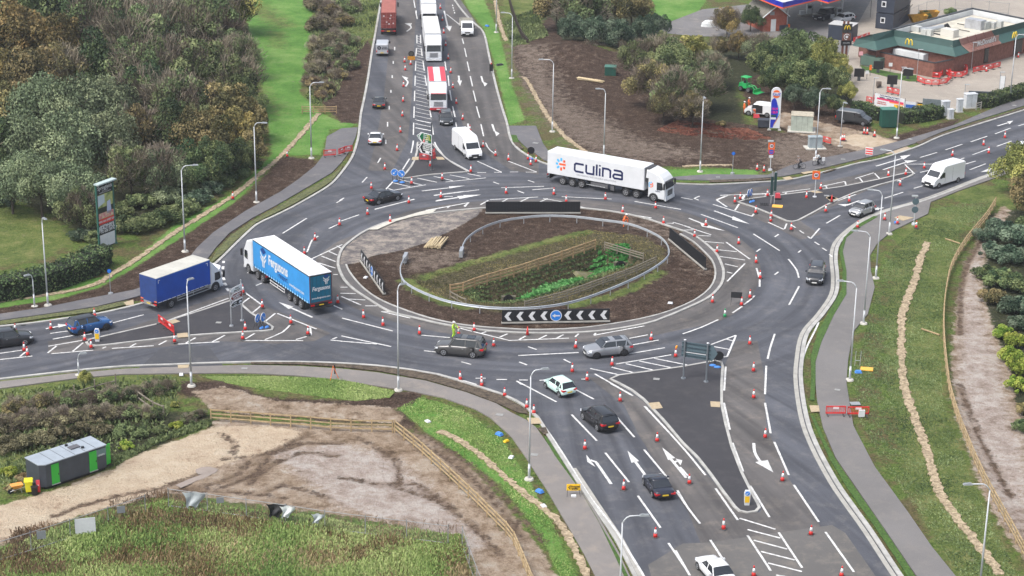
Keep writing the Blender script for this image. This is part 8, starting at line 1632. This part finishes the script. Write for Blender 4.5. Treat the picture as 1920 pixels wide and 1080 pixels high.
p = L("B: 900,330", 4.6)[0]; mb = MB(); mb.tube([p+Vector((-2.2, -.6, 0)), p+Vector((0, 0, .1)), p+Vector((1.6, .7, .3)), p+Vector((1.9, .9, -.1))], .38, 8); mb.build('duct', mat('duct_steel', (.45, .47, .48), .4, .5), t); mb = MB(); mb.tube([p+Vector((1.7, .7, .2)), p+Vector((2.3, 1.0, .5)), p+Vector((2.8, 1.1, -.2))], .34, 8); mb.build('duct_elbow', black, t)
def arches_M(par, c, s, m, xd=(1, 0, 0), y=0):
    c = Vector(c); xd = Vector(xd); mb = MB()
    for sg in (-1, 1):
        pts = [c+xd*(sg*.5*s+.5*s*math.cos(a))*1.0+Vector((0, 0, 1.5*s*math.sin(a)-.45*s)) for a in [math.pi*k/12 for k in range(13)]]; mb.tube(pts, [.10*s+.05*s*(abs(6-k)/6) for k in range(13)], 6)
    return mb.build('letter_m', m, par, True)
gold = mat('golden_yellow', (.85, .60, .02), .4)
arches_M(t, L("B: 620,470", 4.2)[0]+Vector((0, -.5, -.1)), .62, gold, d2); arches_M(t, L("B: 1808,390", 4.2)[0]+Vector((0, -.5, -.1)), .62, gold, xd)
# totem by the drive-through
g = P("K: 125,765")[0]; H = hgt(px('K', 125, 765), px('K', 145, 262)); t = thing('restaurant_totem', 'brown twin-post totem with golden letter above a swirl panel', 'sign', (g.x, g.y, 0), .1); bw = mat('totem_brown', (.16, .06, .04), .6)
for x in (-.32, .32): mb = MB(); mb.box((x+.3, 0, H/2), (.30, .28, H)); mb.build('post', bw, t)
z_ = lambda v: hgt(px('K', 125, 765), px('K', 145, v)); f = lambda a, b, w_, m_, nm: (lambda mb: (mb.box((.45, -.2, (z_(a)+z_(b))/2), (w_, .22, z_(b)-z_(a))), mb.build(nm, m_, t))[1])(MB())
p1 = f(402, 295, 1.55, mat('totem_dark', (.035, .032, .03), .5), 'upper_panel'); p2 = f(503, 412, 1.35, bw, 'lower_panel'); f(568, 505, 1.7, black, 'name_panel'); arches_M(p1, (.45, -.36, (z_(402)+z_(295))/2), .42, gold)
mb = MB(); c = Vector((.45, -.33, (z_(503)+z_(412))/2)); mb.tube([c+Vector((.45*math.cos(a), 0, .45*math.sin(a))) for a in [.6+k*.35 for k in range(13)]], .055, 5); mb.cyl(c+Vector((0, .02, 0)), c+Vector((0, -.02, 0)), .22, n=14); mb.build('swirl', white, p2); lettering('McCAFE', .3, plane_M((.45, -.33, z_(535)), (1, 0, 0), (0, 0, 1)), white, t)
for tp, bs_, lab in (((10, 120, 775, 865), (60, 912), 'leftmost on the drive-through lane edge'), ((385, 495, 850, 950), (430, 1000), 'nearest the camera beside the cable drum'), ((225, 330, 690, 780), (275, 825), 'on the lawn at the left of the brick wall'), ((565, 680, 765, 855), (610, 895), 'on the lawn at the right of the brick wall')):
    g = G(*px('B', *bs_)); t = thing('menu_board', 'blank black menu board '+lab, 'menu board', (g.x, g.y, .05), -.1); h0 = hgt(px('B', *bs_), px('B', bs_[0], tp[3])); h1 = hgt(px('B', *bs_), px('B', bs_[0], tp[2])); mb = MB(); mb.box((0, 0, h0/2), (.45, .3, h0)); mb.build('pedestal', mat('pedestal_grey', (.06, .065, .07), .5), t); mb = MB(); mb.box((0, -.05, (h0+h1)/2), (1.5, .25, h1-h0)); mb.build('screen', black, t)
# stacked site cabins with stair
dc = mat('site_cabin_blue_grey', (.028, .036, .055), .5, noise=.12, scale=1)
for k, (z, nm) in enumerate(((0, 'lower'), (2.75, 'upper'))):
    g = P("B: 245,330")[0]; a, b = P("B: 245,322 440,345"); rz_ = dirz(a, b); w_ = (b-a).length; t = thing('site_cabin', '%s dark blue-grey site cabin of the stack behind the restaurant' % nm, 'cabin', (a.x, a.y, z+.12), rz_)
    mb = MB(); mb.box((w_/2, 4.6, 1.3), (w_, 9.2, 2.6)); bd_ = mb.build('body', dc, t); mb = MB(); mb.box((w_*.40, -.02, 1.45), (w_*.26, .06, .95)); wn = mb.build('window_frame', white, bd_); mb = MB(); mb.box((w_*.40, -.05, 1.45), (w_*.17, .03, .62)); mb.build('pane', dkg, wn)
    mb = MB(); [mb.box((w_*(.5), y_, 2.62), (w_, .06, .06)) for y_ in (.03, 9.17)]; mb.build('edge_rail', mat('edge_rail', (.015, .02, .03), .5), t)
a, b = P("B: 395,318 560,160", 0); t = thing('steel_stair', 'dark steel stair climbing the side of the stacked cabins', 'stair', (a.x+.4, a.y, .1)); n = 12; mb = MB(); [mb.box((k*.32, k*.42, .2+k*.235), (1.0, .28, .05), .6) for k in range(n)]; mb.build('treads', mat('stair_black', (.02, .022, .025), .5), t)
for off in ((-.45, .3), (.45, -.3)): mb = MB(); mb.tube([(off[0], off[1], .2), (off[0]+n*.32, off[1]+n*.42, .2+n*.235)], .06, 5); mb.tube([(off[0], off[1], 1.2), (off[0]+n*.32, off[1]+n*.42, 1.2+n*.235)], .03, 5); mb.build('handrail', mat('stair_black', ()), t)
a, b = P("A: 1632,440 1900,470"); t = thing('site_cabin', 'single dark cabin with a pale roof behind the restaurant totem', 'cabin', (a.x, a.y, .08), dirz(a, b)); w_ = (b-a).length; mb = MB(); mb.box((w_/2, 1.6, 1.2), (w_, 3.2, 2.4)); mb.build('body', dc, t); mb = MB(); mb.box((w_/2, 1.6, 2.44), (w_+.1, 3.3, .08)); mb.build('roof', mat('cabin_pale_roof', (.42, .42, .41), .7, noise=.1), t)
for s, lab in (("B: 720,250", 'left of two yellow skips behind the restaurant'), ("B: 850,205", 'right of two yellow skips behind the restaurant')):
    g = P(s)[0]; t = thing('skip', lab, 'skip', (g.x, g.y, .08), .25); f = lambda k, z, q: [(x*k+q, y*.9, z) for x, y in ((-1.3, -.85), (1.3, -.85), (1.3, .85), (-1.3, .85))]; mb = MB(); mb.loft([f(.7, 0, 0), f(1.25, 1.2, 0)], caps=False); mb.loft([f(.66, .04, 0), f(1.2, 1.18, 0)], caps=False); mb.add(f(.7, .05, 0), [(0, 1, 2, 3)]); mb.build('body', mat('skip_yellow', (.48, .27, .04), .6, noise=.25, scale=1.5), t); mb = MB(); mb.box((0, 0, .75), (2.5, 1.3, .2), 0, .8); mb.build('rubble', mat('rubble', (.25, .19, .13), .95, noise=.4, scale=4), t)
g = P("B: 290,990")[0]; t = thing('cable_drum', 'brown coil of cable standing on the car park near the menu boards', 'cable', (g.x, g.y, .05)); mb = MB(); [mb.cyl((-.4+k*.2, .1*k, .5), (-.28+k*.2, .1*k, .5), .5-.03*k, n=14) for k in range(4)]; mb.build('coil', mat('coil_brown', (.14, .11, .09), .9, noise=.3, scale=6), t)
for s, h_, sz, m_, lab in (("B: 75,760", 2.2, .6, mat('pink_round', (.7, .35, .38), .5), 'round pinkish height sign hanging by the restaurant canopy'), ("B: 412,815", 1.2, .55, white, 'small white sign by the lawn between menu boards'), ("B: 150,895", 1.1, .5, white, 'small white sign left of the cable coil'), ("B: 455,780", 1.2, .35, orange, 'small orange-topped marker on the lawn'), ("B: 187,855", 1.3, .35, orange, 'small orange-topped marker by the drive-through lane'), ("B: 190,200", 4.5, .35, orange, 'tall orange marker pole left of the stacked cabins')):
    g = P(s)[0]; t = thing('small_sign', lab, 'sign', (g.x, g.y, .05)); mb = MB(); mb.cyl((0, 0, 0), (0, 0, h_), .04, n=6); mb.build('post', mat('pedestal_grey', ()), t); mb = MB(); mb.box((0, -.06, h_), (sz, .06, sz if sz > .4 else .8)); mb.build('panel', m_, t)
for s, tp_, lab in (("B: 530,1050", "B: 545,760", 'grey lamp column with a flat arm over the lawn'), ("B: 1325,790", "B: 1345,480", 'thin grey column in front of the tiled roof panel'), ("B: 712,880", "B: 735,560", 'thin grey column at the corner of the service yard'), ("B: 1245,1150", "B: 1255,955", 'short dark lamp behind the white cabinets'), ("B: 1640,1010", "B: 1655,815", 'short dark lamp beside the roadside hedge'), ("C: 215,470", "C: 228,160", 'thin dark lamp left of the leisure banner')):
    b_ = px('B' if s[0] == 'B' else 'C', *map(float, s.split()[1].split(','))); q_ = px('B' if s[0] == 'B' else 'C', *map(float, tp_.split()[1].split(','))); g = G(*b_); H = hgt(b_, q_); t = thing('lamp_post', lab, 'lamp post', (g.x, g.y, .05)); mb = MB(); mb.cyl((0, 0, 0), (0, 0, H), .055, .04, 8); mb.build('column', galv, t); mb = MB(); mb.box((.25, 0, H), (.75, .2, .08)); mb.build('lamp_head', mat('cam_grey', ()), t)
# banners
def banner(lab, base, left, right, top, zb0, faces, cat='banner'):
    zr_ = hgt(base, (base[0], top)); A_, B_ = G(*left), G(*right); t = thing('banner', lab, cat, (A_.x, A_.y, .05), dirz(A_, B_)); W_ = (B_-A_).length
    for x in (0, W_): mb = MB(); mb.cyl((x, .06, 0), (x, .06, zr_+.1), .05, n=6); mb.build('post', mat('pedestal_grey', ()), t)
    mb = MB(); mb.box((W_/2, 0, (zb0+zr_)/2), (W_, .05, zr_-zb0)); p_ = mb.build('panel', white, t)
    for (x0, x1, z0, z1, m_, st, sz, tm) in faces:
        H_ = zr_-zb0
        if m_: mb = MB(); mb.quad((W_*x0, -.03, zb0+H_*z0), (W_*x1, -.03, zb0+H_*z0), (W_*x1, -.03, zb0+H_*z1), (W_*x0, -.03, zb0+H_*z1)); mb.build('colour_band', m_, p_)
        if st: lettering(st, sz, plane_M((W_*(x0+x1)/2, -.045, zb0+H_*(z0+z1)/2), (1, 0, 0), (0, 0, 1)), tm, p_, bold=.01, sx=.9)
banner('large white, red and orange works banner on posts at the car park hedge', px('C', 560, 570), px('C', 230, 520), px('C', 565, 590), px('C', 0, 380)[1], .7, ((.05, .95, .72, .98, None, "We're improving your leisure\nfacilities ... please bear with us", .30, navy), (.08, .97, .55, .70, mat('banner_red', (.65, .03, .12), .5), '', 0, None), (.5, .98, .45, .56, mat('banner_orange', (.80, .22, .08), .5), '', 0, None), (.05, .45, .18, .45, None, 'Opening times\nremain the same', .26, mat('banner_letter', (.45, .05, .04))), (.66, .96, .04, .40, yellow, '24', .7, black)))
banner('small blue and white banner right of the large works banner', px('C', 690, 560), px('C', 575, 550), px('C', 695, 560), px('C', 0, 435)[1], .3, ((.05, .95, .35, .70, mat('banner_blue', (.03, .12, .45), .5), '', 0, None), (.3, .7, .08, .3, yellow, '', 0, None)))
banner('tiny blue and yellow sign on the corrugated screen', px('C', 765, 550), px('C', 715, 545), px('C', 772, 550), px('C', 0, 440)[1], 1.0, ((0, 1, .5, 1, sign_black, '', 0, None), (0, 1, 0, .5, yellow, '', 0, None)))
banner('narrow upright white banner on the car park near the hedge', px('B', 1665, 1050), px('B', 1640, 1045), px('B', 1692, 1050), px('B', 0, 862)[1], .3, ())
a, b = P("C: 768,560 1010,580"); t = thing('corrugated_screen', 'grey corrugated metal screen behind the white cabinets', 'screen', (a.x, a.y, .05), dirz(a, b)); w_ = (b-a).length; mb = MB(); [mb.box((w_/2, .03*(k % 2), .15+k*.125), (w_, .05, .12)) for k in range(17)]; mb.build('sheet', mat('corrugated_grey', (.20, .235, .245), .5, .3, noise=.15, scale=2), t)
g = P("C: 1450,380")[0]; t = thing('pipe_bundle', 'bundle of dark pipes behind the roadside hedge', 'pipes', (g.x, g.y, .1), -.12); [(lambda mb: (mb.cyl((-2, y, .15+z), (2, y, .15+z), .14, n=8), mb.build('pipe', mat('pipe_dark', (.03, .04, .05), .5), t)))(MB()) for y, z in ((0, 0), (.3, 0), (.6, 0), (.15, .27), (.45, .27), (.3, .52))]
ZZ9 = lambda u, v: (1380+u/9.82, 150+v/9.82)
A_, B_ = G(*ZZ9(612, 935)), G(*ZZ9(800, 940)); W_ = (B_-A_).length; H = hgt(ZZ9(700, 937), ZZ9(735, 155)); t = thing('fuel_price_sign', 'tall white round-topped fuel price totem with blue wave panel and red digits', 'sign', (A_.x, A_.y, .1), dirz(A_, B_)); Zf = lambda v: hgt(ZZ9(700, 937), ZZ9(735, v)); r = W_/2
prof = [(0, .3), (W_, .3)]+[(r+r*math.cos(a), H-r+r*math.sin(a)) for a in [math.pi*k/14 for k in range(15)]]
def fp(pts, m, y, nm, par=t, th=.0):
    n = len(pts); mb = MB()
    if th: mb.add([(a, y, b) for a, b in pts]+[(a, y+th, b) for a, b in pts], [tuple(range(n)), tuple(range(2*n-1, n-1, -1))]+[(i, n+i, n+(i+1) % n, (i+1) % n) for i in range(n)])
    else: mb.add([(a, y, b) for a, b in pts], [tuple(range(n))])
    return mb.build(nm, m, par)
bd_ = fp(prof, lorry_white, 0, 'body', th=.35); gb = mat('totem_blue', (.01, .03, .42), .4); go = mat('brand_orange', (.78, .14, .03), .4)
top_ = Zf(345); zb_ = .35; pts = [(.08, zb_), (W_*.30, zb_), (W_*.50, zb_+(top_-zb_)*.15), (W_*.74, zb_+(top_-zb_)*.38), (W_*.80, zb_+(top_-zb_)*.55), (W_*.70, zb_+(top_-zb_)*.74), (W_*.55, zb_+(top_-zb_)*.92), (W_*.38, top_), (.20, top_-.15), (.08, top_-.5)]
bp_ = fp(pts, gb, -.01, 'blue_panel')
pts = [(W_*.50, zb_+(top_-zb_)*.15), (W_*.86, zb_+(top_-zb_)*.45), (W_*.84, zb_+(top_-zb_)*.62), (W_*.72, zb_+(top_-zb_)*.80), (W_*.79, zb_+(top_-zb_)*.55), (W_*.74, zb_+(top_-zb_)*.38)]; fp(pts, mat('totem_sky', (.12, .48, .78), .4), -.014, 'wave', bp_)
pts = [(W_*.30, zb_+.1), (W_*.52, zb_+(top_-zb_)*.15), (W_*.92, zb_+(top_-zb_)*.42), (W_*.88, zb_+(top_-zb_)*.50), (W_*.84, zb_+(top_-zb_)*.42), (W_*.44, zb_+(top_-zb_)*.16)]; fp(pts, mat('totem_tan', (.55, .25, .10), .4), -.018, 'wave', bp_)
cz = (Zf(200)+Zf(345))/2; ra = (Zf(200)-Zf(345))/2*1.0
ds = MB(); ds.cyl((r, 0, cz), (r, -.03, cz), ra, n=26); d_ = ds.build('emblem_disc', go, t); mb = MB(); mb.box((r, -.035, cz), (ra*2.05, .03, ra*.85)); mb.build('emblem_band', lorry_white, d_); lettering('Gulf', ra*1.0, plane_M((r, -.07, cz-.02), (1, 0, 0), (0, 0, 1)), gb, d_, bold=.01, sx=1.1)
rl = mat('red_digits', (.6, .02, .08), .4, emit=((1, .02, .06), .5))
for v, st in ((545, '131.9'), (608, '135.9')): lettering(st, (Zf(515)-Zf(575))*1.0, plane_M((W_*.40, -.05, Zf(v)), (1, 0, 0), (0, 0, 1)), rl, bp_, bold=.0, sx=.85)
fp([(.1, Zf(688)), (W_*.58, Zf(688)), (W_*.58, Zf(655)), (.1, Zf(655))], mat('totem_green', (.01, .08, .04), .4), -.04, 'green_strip', bp_); fp([(.1, Zf(738)), (W_*.58, Zf(738)), (W_*.58, Zf(700)), (.1, Zf(700))], lorry_white, -.04, 'white_strip', bp_)
for x in (0, W_): mb = MB(); mb.box((x, .15, .1), (.5, .5, .25), 0, .5); mb.build('foot', conc, t)
g = G(*px('A', 730, 1030)); t = thing('compact_loader', 'bright green compact loader with roof canopy and front bucket, parked under the trees', 'loader', (g.x, g.y, .05), -.75); lg = mat('loader_green', (.02, .38, .10), .45)
mb = MB(); mb.box((-.6, 0, .85), (1.5, 1.0, .7), 0, .9); mb.box((.35, 0, .6), (.7, .8, .4)); mb.build('body', lg, t); mb = MB(); mb.box((-.35, 0, 2.15), (1.3, 1.2, .10), 0, .9); c_ = mb.build('canopy', lg, t); mb = MB(); [mb.tube([(x, y, 1.1), (x, y, 2.12)], .04, 5) for x in (-.85, .15) for y in (-.5, .5)]; mb.build('canopy_post', lg, c_)
mb = MB(); mb.box((-.45, 0, 1.3), (.5, .5, .5), 0, .8); mb.build('seat', black, t)
for x in (-.85, .55):
    for s in (-1, 1): wheel(t, x, s*.55, .38, .3, s)
for s in (-.3, .3): mb = MB(); mb.tube([(.3, s, 1.0), (1.1, s, .9), (1.7, s, .35)], .07, 6); mb.build('lift_arm', lg, t)
mb = MB(); mb.shell([(1.6, .08), (2.5, .05), (2.5, .12), (1.75, .2), (1.7, .65), (1.6, .65)], .9, .01); mb.build('bucket', lg, t); mb = MB(); mb.box((2.5, 0, .08), (.1, 1.8, .1)); mb.build('cutting_edge', mat('steel_worn', (.2, .19, .18), .5, .5), t)
shop = [G(*px('A', 1165, 345)), G(*px('A', 905, 362)), G(*px('A', 225, 292))]; a, b, c = shop; d = (a-b).normalized(); e = (c-b); e = e-d*e.dot(d); Lh = e.length; e.normalize(); Wd = (a-b).length
t = thing('filling_station_shop', 'brick shop with a pitched tiled roof and white-trimmed gable beside the forecourt', 'building', (b.x, b.y, 0), math.atan2(d.y, d.x)); H_ = 2.6; Ha = 4.3; sg = 1 if Vector((-d.y, d.x, 0)).dot(e) > 0 else -1; Lh = min(Lh, 16)
sk = (c-b).dot(d); f3 = lambda x, y, z: (x+sk*y/Lh*.0, y*sg, z)
mb = MB(); mb.add([f3(0, 0, 0), f3(Wd, 0, 0), f3(Wd, 0, H_), f3(Wd/2, 0, Ha), f3(0, 0, H_), f3(0, Lh, 0), f3(Wd, Lh, 0), f3(Wd, Lh, H_), f3(Wd/2, Lh, Ha), f3(0, Lh, H_)], [(0, 1, 2, 3, 4), (9, 8, 7, 6, 5), (0, 4, 9, 5), (1, 6, 7, 2)]); wl_ = mb.build('wall', brick2, t)
mb = MB(); o_ = .35
for s1 in (0, 1): x0, x1 = (-o_, Wd/2) if s1 == 0 else (Wd+o_, Wd/2); zz0 = H_-o_*(Ha-H_)/(Wd/2); mb.add([f3(x0, -.3, zz0+.05), f3(x1, -.3, Ha+.05), f3(x1, Lh+.3, Ha+.05), f3(x0, Lh+.3, zz0+.05), f3(x0, -.3, zz0+.17), f3(x1, -.3, Ha+.17), f3(x1, Lh+.3, Ha+.17), f3(x0, Lh+.3, zz0+.17)], [(0, 1, 2, 3), (4, 5, 6, 7), (0, 1, 5, 4), (3, 2, 6, 7), (0, 3, 7, 4)])
mb.build('roof', mat('grey_brown_tile', (.13, .12, .10), .85, col2=(.20, .19, .16), scale=2.5), t)
mb = MB(); [mb.tube([f3(x0, -.34, H_-.1), f3(Wd/2, -.34, Ha+.05)], .10, 4) for x0 in (-o_, Wd+o_)]; mb.build('barge_board', white, t)
mb = MB(); mb.box(f3(Wd*.42, -.04, 1.05), (.9, .08, 2.1)); mb.build('door', white, t); mb = MB(); mb.box(f3(Wd*.35, -.03, 3.1), (.8, .05, .6)); mb.build('vent', mat('vent_pale', (.3, .3, .32), .6), wl_)
z0, z1 = 5.0, 5.9; cv = [p for p in P("F: 1454,12 1467.5,16.5 1532,1 1553,6.5 1620,-12 1640,-60 1480,-45 1400,-10", z0)]; o_ = cv[0]; t = thing('forecourt_canopy', 'flat filling station canopy with a blue fascia and orange-red lower edge', 'canopy', (o_.x, o_.y, 0))
def ring_(z, k=0): return [(p.x-o_.x, p.y-o_.y, z) for p in cv]
n = len(cv); mb = MB(); mb.add(ring_(z1)+ring_(z0), [tuple(range(n)), tuple(range(2*n-1, n-1, -1))]); mb.build('deck', mat('canopy_deck', (.55, .57, .58), .6), t)
mb = MB(); mb.add(ring_(z1+.15)+ring_(z0+.22), [(i, (i+1) % n, n+(i+1) % n, n+i) for i in range(n)]); mb.build('fascia', mat('fascia_blue', (.01, .02, .36), .4), t); mb = MB(); mb.add(ring_(z0+.22)+ring_(z0-.02), [(i, (i+1) % n, n+(i+1) % n, n+i) for i in range(n)]); mb.build('lower_edge', mat('fascia_orange', (.80, .12, .05), .4), t)
for s in ("A: 1170,290", "A: 1790,140", "A: 1560,60"): g = P(s)[0]; mb = MB(); mb.cyl((g.x-o_.x, g.y-o_.y, 0), (g.x-o_.x, g.y-o_.y, z0), .16, n=10); mb.build('pillar', white, t)
for s, lab in (("A: 1400,175", 'left fuel pump under the canopy'), ("A: 1735,215", 'right fuel pump beside the dark pickup')):
    g = P(s)[0]; t = thing('fuel_pump', lab, 'fuel pump', (g.x, g.y, .05), .3); mb = MB(); mb.box((0, 0, .1), (3.2, 1.1, .2)); mb.build('island_base', conc, t); mb = MB(); mb.box((.3, 0, 1.1), (.9, .5, 1.8)); mb.build('body', mat('cab_white', ()), t); mb = MB(); mb.box((.3, -.27, 1.5), (.7, .04, .5)); mb.build('display', black, t); mb = MB(); mb.box((-1.0, 0, .5), (.8, .6, .7)); mb.build('bin_box', mat('cab_white', ()), t); mb = MB(); mb.tube([(.8, 0, 1.8), (1.05, 0, 1.2), (.8, 0, .7)], .04, 5); mb.build('hose', black, t)
v_ = car('pickup', 'dark blue-black pickup filling up beside the right-hand pump', 'pickup', p_navy, 5.2, 1.9, 1.85, 3.1, 'suv', belt=.6, wr=.40); a, b = G(*px('A', 1500, 240)), G(*px('A', 1690, 195)); c = (a+b)/2; v_.location = (c.x, c.y, .05); v_.rotation_euler.z = dirz(b, a)
v_ = car('car', 'white car waiting just in front of the dark pickup at the pumps', 'car', p_white, 4.2, 1.8, 1.48, 2.6, 'hatch'); a, b = G(*px('A', 1730, 262)), G(*px('A', 1890, 235)); c = (a+b)/2; v_.location = (c.x, c.y, .05); v_.rotation_euler.z = dirz(b, a)
g = G(*px('A', 290, 300)); mb = MB(); mb.loft([[(x*k, y*k, z) for x, y in [(1.3*math.cos(a), .7*math.sin(a)) for a in [2*math.pi*q/10 for q in range(10)]]] for z, k in ((0, 1), (.6, .9), (1.0, .5), (1.1, .1))]); o = mb.build('covered_pile', rwhite, loc=(g.x, g.y, .05)); tag(o, 'white covered pile beside the left wall of the brick shop', 'pile')
g = G(*px('A', 1130, 345)); t = thing('waste_bin', 'dark waste trolley with an orange lid at the shop gable', 'bin', (g.x, g.y, .05)); mb = MB(); mb.box((0, 0, .5), (1.5, .8, .9)); mb.build('body', mat('gen_dark', ()), t); mb = MB(); mb.box((.9, 0, .8), (.35, .35, .5)); mb.build('lid_box', orange, t)
hz = MB(); hz.box((0, 1700, 40.5), (6200, 4900, 88)); hb = hz.build('haze', mat('haze_air')); tag(hb, kind='stuff')
m = hb.data.materials[0]; n = m.node_tree.nodes; n.remove(n['Principled BSDF']); v = n.new('ShaderNodeVolumePrincipled'); v.inputs['Color'].default_value = (.92, .95, 1, 1); v.inputs['Density'].default_value = .00016; v.inputs['Anisotropy'].default_value = .3
m.node_tree.links.new(v.outputs[0], n['Material Output'].inputs['Volume'])
